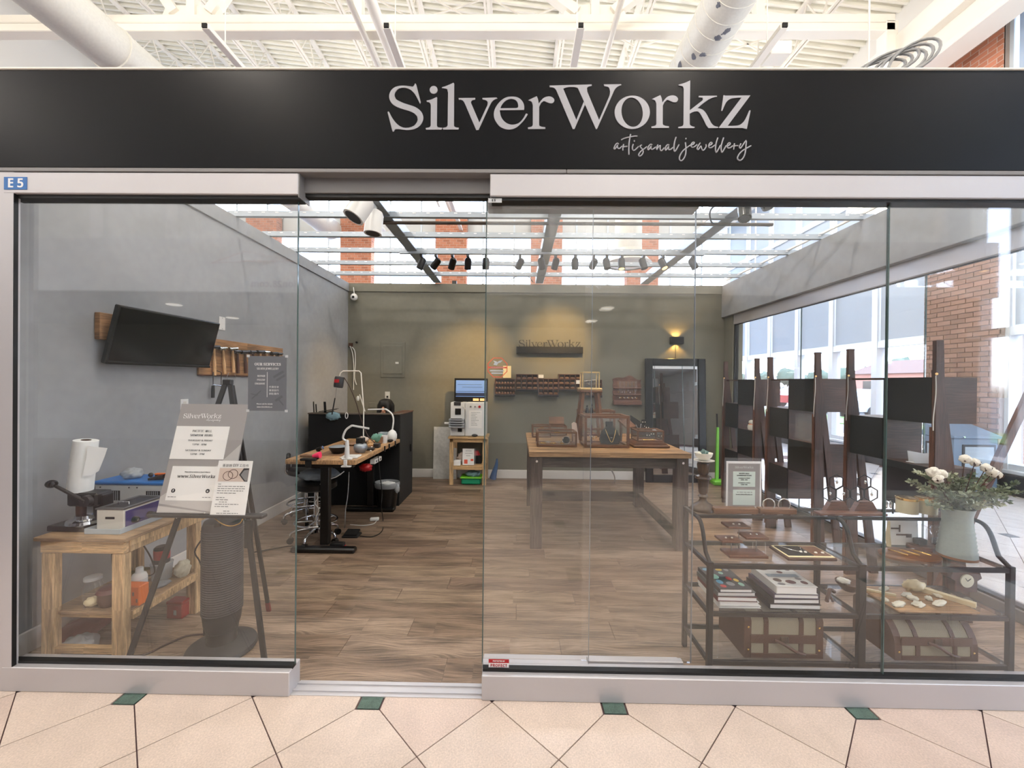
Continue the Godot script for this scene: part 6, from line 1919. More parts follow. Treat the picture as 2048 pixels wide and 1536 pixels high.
func build_person() -> void:
	# sits behind the counter, bent over the work surface; mostly hidden by the counter
	var at := Vector3(-1.835, 0.0, -3.86)
	var o := thing("person", "person with dark hair bent over work behind the black counter", "person", at)
	var body := mb()
	var V := func(x: float, y: float, z: float) -> Vector3: return Vector3(x, y, z)
	var bones := [
		[V.call(-0.08, 0.54, -0.08), V.call(0.08, 0.54, -0.08), 0.12, 0.12],
		[V.call(0, 0.56, -0.07), V.call(0, 0.84, -0.02), 0.125, 0.13], [V.call(-0.13, 0.90, 0.0), V.call(0.13, 0.90, 0.0), 0.07, 0.07],
		[V.call(0, 0.88, 0.0), V.call(0, 1.02, 0.07), 0.06, 0.05],
		[V.call(-0.17, 0.90, 0.01), V.call(-0.20, 0.74, 0.16), 0.05, 0.042], [V.call(-0.20, 0.74, 0.16), V.call(-0.08, 0.80, 0.34), 0.04, 0.028],
		[V.call(0.17, 0.90, 0.01), V.call(0.20, 0.74, 0.16), 0.05, 0.042], [V.call(0.20, 0.74, 0.16), V.call(0.08, 0.80, 0.34), 0.04, 0.028],
		[V.call(-0.09, 0.53, -0.05), V.call(-0.12, 0.52, 0.32), 0.085, 0.06], [V.call(-0.12, 0.52, 0.32), V.call(-0.12, 0.09, 0.28), 0.055, 0.038],
		[V.call(0.09, 0.53, -0.05), V.call(0.12, 0.52, 0.32), 0.085, 0.06], [V.call(0.12, 0.52, 0.32), V.call(0.12, 0.09, 0.28), 0.055, 0.038],
		[V.call(-0.12, 0.045, 0.26), V.call(-0.12, 0.035, 0.40), 0.042, 0.034], [V.call(0.12, 0.045, 0.26), V.call(0.12, 0.035, 0.40), 0.042, 0.034],
	]
	skin_over(body, bones, 0.022, 0.03)
	part(o, "clothed_body", body, "shirt_dark")
	var head := mb()
	skin_over(head, [
		[V.call(0, 1.14, 0.10), V.call(0, 1.135, 0.135), 0.085, 0.080], [V.call(0, 1.06, 0.15), V.call(0, 1.05, 0.165), 0.055, 0.045],
		[V.call(0, 1.115, 0.21), V.call(0, 1.085, 0.225), 0.010, 0.015], [V.call(-0.025, 1.045, 0.20), V.call(0.025, 1.045, 0.20), 0.008, 0.008],
		[V.call(-0.082, 1.10, 0.125), V.call(-0.084, 1.08, 0.12), 0.014, 0.010], [V.call(0.082, 1.10, 0.125), V.call(0.084, 1.08, 0.12), 0.014, 0.010],
	], 0.010, 0.015)
	part(o, "head", head, "skin")
	for s in [-1.0, 1.0]:
		part(o, "eye", mb().ball(V.call(0.032 * s, 1.105, 0.203), Vector3(0.011, 0.006, 0.008), 10, 6), "ink")
		var hand := mb()
		var wr: Vector3 = V.call(0.08 * s, 0.80, 0.34)
		var hb := [[wr, wr + Vector3(-0.02 * s, -0.005, 0.05), 0.022, 0.024]]
		for k in 4:
			var kn := wr + Vector3((-0.042 + k * 0.017) * s, -0.005, 0.075)
			hb.append([wr + Vector3((-0.03 + k * 0.012) * s, -0.003, 0.05), kn, 0.011, 0.010])
			hb.append([kn, kn + Vector3(-0.004 * s, -0.016, 0.028 - absf(k - 1.5) * 0.004), 0.010, 0.008])
		hb.append([wr + Vector3(-0.03 * s, 0, 0.02), wr + Vector3(-0.055 * s, -0.006, 0.05), 0.011, 0.009])
		skin_over(hand, hb, 0.006, 0.004)
		part(o, "hand", hand, "skin")
	var hair := mb()
	skin_over(hair, [
		[V.call(0, 1.155, 0.085), V.call(0, 1.165, 0.125), 0.102, 0.090], [V.call(-0.075, 1.15, 0.10), V.call(-0.098, 0.98, 0.11), 0.045, 0.030],
		[V.call(0.075, 1.15, 0.10), V.call(0.098, 0.98, 0.11), 0.045, 0.030], [V.call(0, 1.12, 0.04), V.call(0, 0.95, 0.0), 0.085, 0.06],
		[V.call(-0.035, 1.20, 0.17), V.call(-0.065, 1.06, 0.205), 0.036, 0.026], [V.call(0.035, 1.20, 0.17), V.call(0.06, 1.06, 0.205), 0.036, 0.026],
	], 0.014, 0.03)
	part(o, "hair", hair, "hair")
	# the seat that carries the person
	var s := thing("office_chair", "black office chair hidden behind the counter under the person", "chair", at + Vector3(0, 0.003, -0.05))
	part(s, "seat", bx(0.44, 0.06, 0.42, 0.02), "black_soft", Vector3(0, 0.385, 0.02))
	part(s, "backrest", bx(0.40, 0.36, 0.05, 0.02), "black_soft", Vector3(0, 0.70, -0.22))
	part(s, "column", mb().rod(Vector3(0, 0.06, 0), Vector3(0, 0.36, 0), 0.03), "black_satin")
	for k in 5:
		var a := TAU * k / 5
		part(s, "leg", mb().bar(Vector3(0, 0.06, 0), Vector3(cos(a) * 0.26, 0.03, sin(a) * 0.26), 0.04, 0.03), "black_satin")


# ---------------------------------------------------------------- back wall: machine cart, sign, ring boxes, mirror
func on_back(px: float, py: float, out := 0.0) -> Vector3:
	return on_z(px, py, BACK_Z + out)

func glass_case(o: Node3D, w: float, h: float, d: float, bar: float, wood: String, floor_wood := true) -> void:
	for x in [-1, 1]:
		for z in [-1, 1]:
			part(o, "post", bx(bar, h, bar, 0.001), wood + "_up", Vector3(x * (w - bar) * 0.5, h * 0.5, z * (d - bar) * 0.5))
	for y in [bar * 0.5, h - bar * 0.5]:
		for z in [-1, 1]:
			part(o, "rail", bx(w - bar * 2, bar, bar, 0.001), wood + "_along", Vector3(0, y, z * (d - bar) * 0.5))
		for x in [-1, 1]:
			part(o, "rail", bx(bar, bar, d - bar * 2, 0.001), wood + "_up", Vector3(x * (w - bar) * 0.5, y, 0))
	if floor_wood:
		part(o, "floor_board", bx(w - bar * 2, 0.006, d - bar * 2), wood + "_along", Vector3(0, 0.006, 0))
	part(o, "pane", bx(w - bar * 2, h - bar * 2, 0.003), "case_glass", Vector3(0, h * 0.5, d * 0.5 - bar * 0.5))
	part(o, "pane", bx(w - bar * 2, h - bar * 2, 0.003), "case_glass", Vector3(0, h * 0.5, -d * 0.5 + bar * 0.5))
	for x in [-1, 1]:
		part(o, "pane", bx(0.003, h - bar * 2, d - bar * 2), "case_glass", Vector3(x * (w - bar) * 0.5, h * 0.5, 0))
	part(o, "pane", bx(w - bar * 2, 0.003, d - bar * 2), "case_glass", Vector3(0, h - bar * 0.5, 0))

func build_back_wall() -> void:
	var a := on_back(762, 684)
	var b := on_back(810, 755)
	var e := thing("electrical_panel", "wall-coloured electrical panel door on the back wall", "panel", Vector3((a.x + b.x) * 0.5, (a.y + b.y) * 0.5, BACK_Z))
	part(e, "frame", bx(b.x - a.x, a.y - b.y, 0.012, 0.003), "wall_khaki", Vector3(0, 0, 0.006))
	part(e, "door", bx((b.x - a.x) * 0.78, (a.y - b.y) * 0.80, 0.008, 0.003), "wall_khaki", Vector3(0, 0, 0.016))
	part(e, "latch", bx(0.05, 0.03, 0.008, 0.002), "plastic_cream", Vector3(0.07, -0.05, 0.024))
	var c := thing("security_camera", "small white cube camera hanging from the back corner of the walls", "camera", on_back(708, 594, 0.07))
	part(c, "shell", mb().ball(Vector3.ZERO, Vector3(0.055, 0.055, 0.05), 18, 12), "plastic_white")
	part(c, "lens", mb().rod(Vector3(0.005, -0.008, 0.044), Vector3(0.006, -0.009, 0.053), 0.02, 0.017, 16), "black_gloss")
	part(c, "stem", mb().tube(curve([Vector3(0, 0.05, -0.01), Vector3(-0.01, 0.09, -0.02), Vector3(-0.03, 0.16, -0.05)]), 0.007, 6), "plastic_white")
	var j := thing("cable_drop", "pale cables dropping from a small wall box in the back corner", "cables", on_back(703, 690))
	part(j, "box", bx(0.06, 0.06, 0.03, 0.002), "leather_brown", Vector3(-0.005, 0, 0.016))
	part(j, "cable", mb().tube(curve([Vector3(0, -0.02, 0.02), Vector3(0.06, -0.10, 0.02), Vector3(0.07, -0.30, 0.02), Vector3(0.06, -0.50, 0.02), Vector3(0.09, -0.62, 0.02)]), 0.008, 6), "cable_white")
	part(j, "cable", mb().tube(curve([Vector3(-0.01, -0.02, 0.03), Vector3(0.03, -0.14, 0.03), Vector3(0.05, -0.36, 0.03), Vector3(0.045, -0.7, 0.02)]), 0.007, 6), "cable_white")
	single("wall_sensor", "tiny dark sensor knob on the back wall by the corner", "sensor", mb().rod(Vector3.ZERO, Vector3(0, 0, 0.03), 0.014), "black_soft", on_back(714, 685))
	var ol := thing("wall_outlet", "wall-coloured power outlet on the back wall above the person", "outlet", on_back(775, 791))
	part(ol, "plate", bx(0.075, 0.12, 0.006, 0.002), "plastic_cream", Vector3(0, 0, 0.003))
	part(ol, "socket", bx(0.03, 0.03, 0.003), "black_soft", Vector3(0, -0.02, 0.007))
	var op := thing("switch_plate", "wide blank wall plate low on the back wall beside the person", "wall plate", on_back(745, 810))
	part(op, "plate", bx(0.11, 0.075, 0.006, 0.002), "wall_khaki", Vector3(0, 0, 0.003))

	# cart with the marking machine
	var y := 0.70
	var ct := thing("machine_cart", "slim pine cart with a lower shelf against the back wall", "cart", Vector3(-0.70, 0.003, -4.16))
	part(ct, "top", bx(0.57, 0.03, 0.46, 0.003), "pine_along", Vector3(0, y - 0.015, 0))
	part(ct, "apron", bx(0.53, 0.05, 0.02, 0.002), "pine_along", Vector3(0, y - 0.055, 0.2))
	part(ct, "shelf", bx(0.50, 0.02, 0.40, 0.002), "pine_along", Vector3(0, 0.265, 0))
	part(ct, "shelf_rail", bx(0.50, 0.04, 0.02, 0.002), "pine_along", Vector3(0, 0.24, 0.19))
	for s in [[-1, 1], [1, 1], [-1, -1], [1, -1]]:
		part(ct, "leg", bx(0.055, y - 0.03, 0.04, 0.003), "pine_up", Vector3(s[0] * 0.24, (y - 0.03) * 0.5, s[1] * 0.19))
	var ty := y + 0.0035
	var mc := thing("laser_machine", "white marking machine with buttons and a note sheet on the pine cart", "machine", Vector3(-0.715, ty, -4.17))
	part(mc, "cabinet", bx(0.30, 0.49, 0.36, 0.006), "machine_white", Vector3(0.115, 0.25, 0))
	part(mc, "work_head", bx(0.21, 0.49, 0.30, 0.006), "machine_white", Vector3(-0.145, 0.25, 0.02))
	part(mc, "head_cap", bx(0.10, 0.05, 0.31, 0.004), "charcoal", Vector3(-0.15, 0.475, 0.025))
	part(mc, "port", bx(0.085, 0.09, 0.01), "black_matt", Vector3(-0.14, 0.36, 0.172))
	for k in 4:
		part(mc, "slide_plate", bx(0.22, 0.026, 0.12, 0.004), "machine_grey", Vector3(-0.15, 0.145 + k * 0.034, 0.20))
		part(mc, "slide_gap", bx(0.16, 0.008, 0.004), "black_matt", Vector3(-0.15, 0.162 + k * 0.034, 0.262))
	part(mc, "crank", mb().rod(Vector3(-0.25, 0.19, 0.2), Vector3(-0.33, 0.19, 0.2), 0.018), "plastic_white")
	part(mc, "lower_port", bx(0.06, 0.05, 0.01), "black_matt", Vector3(-0.11, 0.09, 0.172))
	part(mc, "foot_plate", mb().at(Vector3(-0.14, 0.012, 0.03)).lathe([Vector2(0, -0.011), Vector2(0.13, -0.011), Vector2(0.13, 0.01), Vector2(0, 0.01)], 24), "machine_grey")
	part(mc, "lead", mb().tube(curve([Vector3(-0.075, 0.44, 0.18), Vector3(-0.03, 0.40, 0.2), Vector3(-0.02, 0.30, 0.19), Vector3(-0.03, 0.24, 0.18)]), 0.006, 6), "cable_white")
	for k in 3:
		part(mc, "button", mb().rod(Vector3(0.045 + k * 0.065, 0.435, 0.18), Vector3(0.045 + k * 0.065, 0.435, 0.195), 0.012 if k < 2 else 0.018), "steel" if k < 2 else "label_red")
	var sh := part(mc, "note_sheet", bx(0.19, 0.26, 0.002), "paper", Vector3(0.115, 0.25, 0.182))
	lines_of_print(sh, [[-0.06, 0.07], [-0.06, 0.02], [-0.06, 0.0], [-0.06, 0.03], [-0.06, 0.01], [-0.06, 0.05], [-0.06, 0.0], [-0.06, 0.02], [-0.06, 0.03]], 0.023, 0.005, "ink_grey", Vector3(0, 0.10, 0.0015), Basis())
	var mo := thing("machine_monitor", "black-framed monitor showing a blue picture on top of the white machine", "monitor", Vector3(-0.685, ty + 0.501, -4.17))
	part(mo, "frame", bx(0.50, 0.345, 0.05, 0.005), "black_satin", Vector3(0, 0.174, 0), Vector3(-0.05, 0, 0))
	var sc := part(mo, "screen", bx(0.45, 0.245, 0.004), "screen_blue", Vector3(0, 0.195, 0.028), Vector3(-0.05, 0, 0))
	part(sc, "screen_picture", mb().box(Vector3(0, -0.09, 0.001), Vector3(0.45, 0.05, 0.004)).box(Vector3(0, -0.045, 0.001), Vector3(0.44, 0.006, 0.004)).box(Vector3(0.02, 0.02, 0.001), Vector3(0.30, 0.004, 0.004)).box(Vector3(-0.02, 0.06, 0.001), Vector3(0.36, 0.004, 0.004)), "screen_dark")
	part(mo, "indicator", bx(0.085, 0.035, 0.006), "indicator", Vector3(0.075, 0.03, 0.034))
	part(mo, "indicator", bx(0.085, 0.035, 0.006), "indicator", Vector3(0.18, 0.03, 0.034))
	single("computer_mouse", "black mouse lying on the pine cart before the machine", "mouse", mb().ball(Vector3.ZERO, Vector3(0.045, 0.02, 0.035), 14, 8), "charcoal", Vector3(-0.605, ty + 0.02, -3.965))
	var fr := thing("framed_notice", "small framed white notice on the shelf of the pine cart", "notice", Vector3(-0.70, 0.279, -4.02))
	part(fr, "frame", bx(0.20, 0.245, 0.012, 0.002), "acrylic", Vector3(0.01, 0.124, 0), Vector3(-0.08, 0, 0))
	var pp := part(fr, "paper", bx(0.17, 0.235, 0.002), "paper", Vector3(0, 0.124, 0.008), Vector3(-0.08, 0, 0))
	lines_of_print(pp, [[-0.04, 0.05], [-0.05, 0.06], [-0.03, 0.03]], 0.035, 0.006, "ink_grey", Vector3(0, 0.085, 0.0015), Basis())
	part(pp, "red_picture", mb().box(Vector3(-0.035, -0.07, 0.001), Vector3(0.05, 0.06, 0.002)).box(Vector3(0.055, -0.045, 0.001), Vector3(0.04, 0.03, 0.002)), "sticker_red")
	single("small_white_box", "small white carton beside the framed notice on the cart shelf", "carton", bx(0.10, 0.07, 0.1, 0.003), "paper", Vector3(-0.86, 0.314, -4.03))
	single("pink_bundle", "pinkish plastic bundle behind the framed notice", "bundle", lump(Vector3(0.12, 0.09, 0.07), 71), "photo_beige", Vector3(-0.77, 0.36, -4.17))
	single("red_bowl", "red bowl upside down on the cart shelf behind the framed notice", "bowl", mb().lathe([Vector2(0, 0.07), Vector2(0.05, 0.06), Vector2(0.08, 0.0), Vector2(0, 0)], 18), "plastic_red", Vector3(-0.62, 0.40, -4.21))
	single("dark_carton", "dark carton holding up the red bowl on the cart shelf", "carton", bx(0.16, 0.124, 0.14, 0.003), "black_matt", Vector3(-0.60, 0.338, -4.21))
	var gt := thing("green_tub", "green plastic tub under the pine cart", "tub", Vector3(-0.655, 0.003, -4.08))
	part(gt, "tub", mb().box(Vector3(0, 0.05, 0), Vector3(0.28, 0.09, 0.22), 0.015), "plastic_green")
	part(gt, "rim", bx(0.31, 0.015, 0.25, 0.005), "plastic_lime", Vector3(0, 0.10, 0))
	part(gt, "bundle", lump(Vector3(0.11, 0.05, 0.08), 72), "cloth_teal", Vector3(0.02, 0.135, 0))
	var pn := thing("perforated_panel", "white perforated panel leaning on the back wall beside the cart", "panel", on_back(882, 958, 0.08))
	part(pn, "sheet", bx(0.36, 0.80, 0.008, 0.001), "perf_white", Vector3(0.06, 0.403, 0.0), Vector3(-0.05, 0, 0))
	single("blue_vacuum", "small blue hand vacuum standing between cart and table", "vacuum", mb().tube(curve([Vector3(-0.02, 0.04, 0), Vector3(0.0, 0.13, 0), Vector3(0.03, 0.24, -0.02), Vector3(0.04, 0.34, -0.03)]), [0.05, 0.052, 0.05, 0.047, 0.045, 0.042, 0.04, 0.037, 0.034, 0.03, 0.027, 0.024, 0.02, 0.018, 0.015, 0.012], 12), "car_blue", Vector3(-0.33, 0.0, -4.2))

	# house sign on its ledge
	a = on_back(1033, 694)
	b = on_back(1164, 706)
	var s := thing("wall_sign", "dark cut-out name sign on a black ledge on the back wall", "sign", Vector3((a.x + b.x) * 0.5, a.y, BACK_Z))
	part(s, "ledge", bx(b.x - a.x, 0.10, 0.10, 0.003), "black_satin", Vector3(0, -0.05, 0.05))
	house_name(s, on_back(1160, 685).x - on_back(1038, 685).x, Vector3(0, 0.045, 0.085), Basis(), "ink", 1.5)

	# ring boxes
	var boxes := [[990, 757, 1030, 789, 1], [1032, 748, 1076, 779, 0], [1077, 757, 1117, 790, 0], [1118, 748, 1163, 779, 0], [1172, 759, 1204, 791, 0]]
	var lab := ["walnut ring box with close rows of pegs at the end of the wall row", "walnut ring box of twelve pigeonholes under the name sign", "darker ring box hanging lower in the middle of the wall row", "walnut ring box of pigeonholes with a white card in one hole", "ring box half hidden behind the small maple case"]
	for k in 5:
		a = on_back(boxes[k][0], boxes[k][1], 0.1)
		b = on_back(boxes[k][2], boxes[k][3], 0.1)
		var w := b.x - a.x
		var h := a.y - b.y
		var d := 0.09
		var o := thing("ring_box", lab[k], "ring display", Vector3((a.x + b.x) * 0.5, (a.y + b.y) * 0.5, BACK_Z), 0.0, "ring boxes on the back wall")
		part(o, "back_board", bx(w, h, 0.008), "espresso_along", Vector3(0, 0, 0.005))
		var t := 0.009
		var cols := 1 if boxes[k][4] else 4
		for r in 4:
			part(o, "shelf", bx(w, t, d, 0.001), "walnut_along", Vector3(0, -h * 0.5 + t * 0.5 + r * (h - t) / 3.0, d * 0.5 + 0.009))
		for q in cols + 1:
			part(o, "divider", bx(t, h, d, 0.001), "walnut_up", Vector3(-w * 0.5 + t * 0.5 + q * (w - t) / cols, 0, d * 0.5 + 0.009))
		for r in 3:
			for q in (7 if cols == 1 else 4):
				var n := 7.0 if cols == 1 else 4.0
				var x := -w * 0.5 + (q + 0.5) * w / n
				var yy := -h * 0.5 + t + r * (h - t) / 3.0
				part(o, "cushion", bx(w / n * 0.72, 0.028, 0.04, 0.008), "leather_tan", Vector3(x, yy + 0.014, d * 0.55))
				if (r * 5 + q * 3 + k) % 4 != 1:
					part(o, "ring", mb().at(Vector3(x, yy + 0.034, d * 0.58)).lathe([Vector2(0.008, -0.003), Vector2(0.0105, 0.0), Vector2(0.008, 0.003)], 10), "silver" if (r + q + k) % 3 else "gold")
		part(o, "wall_ledge", bx(w + 0.005, 0.032, d + 0.015, 0.002), "black_satin", Vector3(0, -h * 0.5 - 0.0165, d * 0.5 + 0.012))
	var yn := on_back(1014, 756, 0.06)
	single("yellow_card", "pale yellow card standing on the first ring box", "card", bx(0.125, 0.185, 0.003), "paper_cream", yn + Vector3(0, 0.094, 0))
	single("white_card", "small white card standing on the darker ring box", "card", bx(0.078, 0.05, 0.003), "paper", on_back(1082, 756, 0.06) + Vector3(0, 0.026, 0))
	single("price_card", "white card in a pigeonhole of the ring box beside the maple case", "card", bx(0.07, 0.055, 0.003), "paper", on_back(1157, 764, 0.094))

	# scalloped necklace rack
	a = on_back(1225, 752)
	b = on_back(1281, 812)
	var w2 := b.x - a.x
	var h2 := a.y - b.y
	var nr := thing("necklace_rack", "scalloped brown wooden rack hung with many thin necklaces", "rack", Vector3((a.x + b.x) * 0.5, (a.y + b.y) * 0.5, BACK_Z))
	var pl := PackedVector2Array()
	for k in 25:
		var t := k / 24.0
		pl.append(Vector2(lerpf(-0.5, 0.5, t) * w2, h2 * 0.40 + (0.10 * h2) * pow(sin(PI * t), 2) + 0.015 * sin(TAU * t * 2)))
	for k in 9:
		pl.append(Vector2(w2 * (0.5 - 0.03 * absf(sin(PI * k / 2.0))), h2 * (0.38 - 0.8 * k / 8.0)))
	pl.append(Vector2(0, -h2 * 0.5))
	for k in 9:
		pl.append(Vector2(-w2 * (0.5 - 0.03 * absf(sin(PI * k / 2.0))), h2 * (-0.42 + 0.8 * k / 8.0)))
	part(nr, "back_board", mb().prism(pl, 0.02), "rack_wood")
	for r in 3:
		part(nr, "ledge", bx(w2 * 0.96, 0.022, 0.05, 0.004), "rack_wood", Vector3(0, h2 * (0.10 - 0.22 * r), 0.044))
	part(nr, "bottom_tray", bx(w2 * 0.98, 0.05, 0.07, 0.006), "rack_wood", Vector3(0, -h2 * 0.40, 0.054))
	for k in 15:
		var x := w2 * (-0.32 + 0.64 * k / 14.0)
		var l := 0.16 + 0.10 * absf(sin(k * 2.1))
		part(nr, "necklace", mb().tube([Vector3(x - 0.006, h2 * 0.33, 0.03), Vector3(x, h2 * 0.33 - l, 0.055), Vector3(x + 0.006, h2 * 0.33, 0.03)], 0.0017, 4), "silver" if k % 3 else "gold")
		part(nr, "pendant", mb().ball(Vector3(x, h2 * 0.33 - l - 0.008, 0.056), Vector3(0.006, 0.010, 0.004), 8, 5), "pearl" if k % 2 else "gold")

	# leaning floor mirror
	a = on_back(1289, 717, 0.03)
	b = on_back(1413, 965, 0.13)
	var mw := b.x - a.x
	var m := thing("floor_mirror", "tall black-framed floor mirror leaning on the back wall", "mirror", Vector3((a.x + b.x) * 0.5, 0.003, BACK_Z + 0.13))
	m.rotation = Vector3(-0.045, 0.02, 0)
	var mh := a.y
	var fw := 0.115
	part(m, "glass", bx(mw - fw * 2, mh - fw * 2, 0.006), "mirror", Vector3(0, mh * 0.5, 0.0))
	part(m, "backing", bx(mw - 0.02, mh - 0.02, 0.008), "black_matt", Vector3(0, mh * 0.5, -0.012))
	for x in [-1, 1]:
		part(m, "stile", bx(fw, mh, 0.04, 0.008), "black_satin", Vector3(x * (mw - fw) * 0.5, mh * 0.5, 0.006))
	for yy in [fw * 0.5, mh - fw * 0.5]:
		part(m, "rail", bx(mw - fw * 2, fw, 0.04, 0.008), "black_satin", Vector3(0, yy, 0.006))

	# up-and-down wall lamp
	var l := thing("wall_sconce", "black box wall lamp shining up and down above the mirror", "lamp", on_back(1351, 682))
	part(l, "housing", mb().span(Vector3(-0.09, -0.055, 0.0), Vector3(0.09, 0.055, 0.012)).span(Vector3(-0.09, -0.055, 0.088), Vector3(0.09, 0.055, 0.10)).span(Vector3(-0.09, -0.055, 0.012), Vector3(-0.078, 0.055, 0.088)).span(Vector3(0.078, -0.055, 0.012), Vector3(0.09, 0.055, 0.088)), "black_satin")
	part(l, "lamp_cell", bx(0.06, 0.03, 0.03, 0.004), "lamp_warm", Vector3(0, 0, 0.05))
	part(l, "cord", mb().tube([Vector3(0, -0.055, 0.006), Vector3(0.002, -0.30, 0.006)], 0.004, 6), "cable_black")
	for d in [-1.0, 1.0]:
		var sp := SpotLight3D.new()
		sp.name = "sconce_light"
		l.add_child(sp, true)
		sp.position = Vector3(0, d * 0.03, 0.05)
		sp.rotation.x = d * PI / 2
		sp.spot_angle = 55.0
		sp.spot_angle_attenuation = 0.3
		sp.spot_range = 8.0
		sp.light_energy = 0.6
		sp.light_color = Color(1.0, 0.78, 0.42)
		sp.light_size = 0.02
		sp.shadow_enabled = true
	var dp := thing("lime_dustpan", "lime green upright dustpan standing by the mirror", "dustpan", on_y(1434, 968, 0.003) + Vector3(-0.02, 0, 0.1))
	part(dp, "pan", mb().box(Vector3(0, 0.04, 0), Vector3(0.16, 0.07, 0.14), 0.015), "plastic_lime", Vector3(0, 0.002, -0.06), Vector3(0.12, 0, 0))
	part(dp, "pole", mb().bar(Vector3(0, 0.05, -0.07), Vector3(0.03, 0.85, -0.12), 0.045, 0.03, Vector3.BACK, 0.03), "plastic_lime")
	part(dp, "broom_handle", mb().rod(Vector3(0.05, 0.03, -0.1), Vector3(0.035, 1.05, -0.16), 0.012), "black_soft")


# ---------------------------------------------------------------- display table
func build_display_table() -> void:
	var y := 0.88
	var x0 := 0.115
	var x1 := 1.56
	var z0 := -1.72
	var z1 := -3.12
	var cx := (x0 + x1) * 0.5
	var cz := (z0 + z1) * 0.5
	var o := thing("display_table", "tall square oak-topped display table with grey legs", "table", Vector3(cx, 0.003, cz))
	var w := x1 - x0
	var d := z0 - z1
	for k in 7:
		part(o, "top_plank", bx(w, 0.045, d / 7.0 - 0.002, 0.002), "oak_top", Vector3(0, y - 0.0255, -d * 0.5 + (k + 0.5) * d / 7.0))
	for s in [[-1, 1], [1, 1], [-1, -1], [1, -1]]:
		part(o, "leg", bx(0.105, y - 0.05, 0.105, 0.004), "grey_wood_up", Vector3(s[0] * (w * 0.5 - 0.07), (y - 0.05) * 0.5, s[1] * (d * 0.5 - 0.07)))
	for s in [-1, 1]:
		part(o, "apron", bx(w - 0.25, 0.10, 0.03, 0.002), "grey_wood_along", Vector3(0, y - 0.10, s * (d * 0.5 - 0.07)))
		part(o, "apron", bx(0.03, 0.10, d - 0.25, 0.002), "grey_wood_up", Vector3(s * (w * 0.5 - 0.07), y - 0.10, 0))
		part(o, "bolt", mb().rod(Vector3(s * (w * 0.5 - 0.07), y - 0.09, d * 0.5 - 0.017), Vector3(s * (w * 0.5 - 0.07), y - 0.09, d * 0.5 - 0.008), 0.011), "chrome")
	part(o, "stretcher", bx(w - 0.25, 0.12, 0.05, 0.003), "grey_wood_along", Vector3(0, 0.12, -d * 0.5 + 0.07))
	part(o, "stretcher", bx(0.05, 0.12, d - 0.25, 0.003), "grey_wood_up", Vector3(w * 0.5 - 0.07, 0.12, 0))
	single("white_cable", "white cable hanging under the display table to the wall", "cable", mb().tube(curve([on_z(1219, 918, -3.0), on_z(1222, 938, -3.2), on_z(1229, 952, -3.6), Vector3(1.48, 0.008, -4.2)]), 0.008, 6), "cable_white")
	var t := y + 0.003

	var a := thing("bracelet_case", "low cherry glass case of bracelets on the front of the display table", "display case", Vector3(on_z(1114, 890, -2.0).x, t, -2.13))
	glass_case(a, 0.385, 0.145, 0.26, 0.017, "cherry")
	part(a, "clasp", bx(0.06, 0.006, 0.012, 0.001), "brass", Vector3(0, 0.137, 0.133))
	for k in 5:
		var r := []
		for q in 18:
			r.append(Vector3(-0.13 + k * 0.05 + cos(TAU * q / 18) * 0.03, 0.02 + 0.012 * (k % 2), 0.03 + sin(TAU * q / 18) * 0.03))
		part(a, "bracelet", mb().tube(r, 0.0035, 5, true), "silver" if k % 2 else "gold")
	var bg := []
	for q in 24:
		bg.append(Vector3(0.095 + cos(TAU * q / 24) * 0.038, 0.056 + sin(TAU * q / 24) * 0.038, 0.07))
	part(a, "bangle", mb().tube(bg, 0.004, 6, true), "silver")
	part(a, "bangle_pad", mb().rod(Vector3(0.095, 0.056, 0.05), Vector3(0.095, 0.056, 0.066), 0.033, 0.033, 18), "black_felt")

	var b := thing("low_case", "empty low cherry glass case at the back left of the display table", "display case", Vector3(on_z(1082, 865, -2.75).x, t, -2.75))
	glass_case(b, 0.21, 0.13, 0.2, 0.014, "cherry")
	part(b, "clasp", bx(0.04, 0.006, 0.01, 0.001), "brass", Vector3(0, 0.11, 0.103))
	var b2 := thing("low_case", "low cherry glass case with an open lid behind the bracelet case", "display case", Vector3(on_z(1115, 862, -2.85).x, t, -2.86))
	glass_case(b2, 0.20, 0.12, 0.2, 0.014, "cherry")
	part(b2, "lid", mb().bar(Vector3(0, 0.12, -0.1), Vector3(0, 0.20, -0.16), 0.18, 0.014), "cherry_along")

	var c := thing("necklace_case", "large cherry glass case with a black bust on the display table", "display case", Vector3(on_z(1213, 895, -2.0).x, t, -2.13))
	glass_case(c, 0.43, 0.305, 0.30, 0.024, "cherry")
	part(c, "bust", mb().prism(PackedVector2Array([Vector2(-0.085, 0), Vector2(0.085, 0), Vector2(0.10, 0.05), Vector2(0.075, 0.13), Vector2(0.03, 0.17), Vector2(0.032, 0.22), Vector2(-0.032, 0.22), Vector2(-0.03, 0.17), Vector2(-0.075, 0.13), Vector2(-0.10, 0.05)]), 0.05), "black_felt", Vector3(0.06, 0.01, -0.02), Vector3(-0.2, 0, 0))
	part(c, "necklace", mb().tube(curve([Vector3(0.01, 0.16, 0.03), Vector3(0.035, 0.09, 0.055), Vector3(0.062, 0.04, 0.07), Vector3(0.09, 0.09, 0.055), Vector3(0.11, 0.16, 0.03)]), 0.0032, 6), "gold")
	part(c, "pendant", bx(0.016, 0.008, 0.004), "silver", Vector3(0.062, 0.085, 0.062))
	part(c, "charm_tree", mb().rod(Vector3(-0.12, 0.01, 0), Vector3(-0.12, 0.20, 0), 0.007).rod(Vector3(-0.16, 0.10, 0.01), Vector3(-0.08, 0.11, 0.01), 0.005).rod(Vector3(-0.15, 0.15, 0), Vector3(-0.09, 0.16, 0), 0.005), "book_maroon")
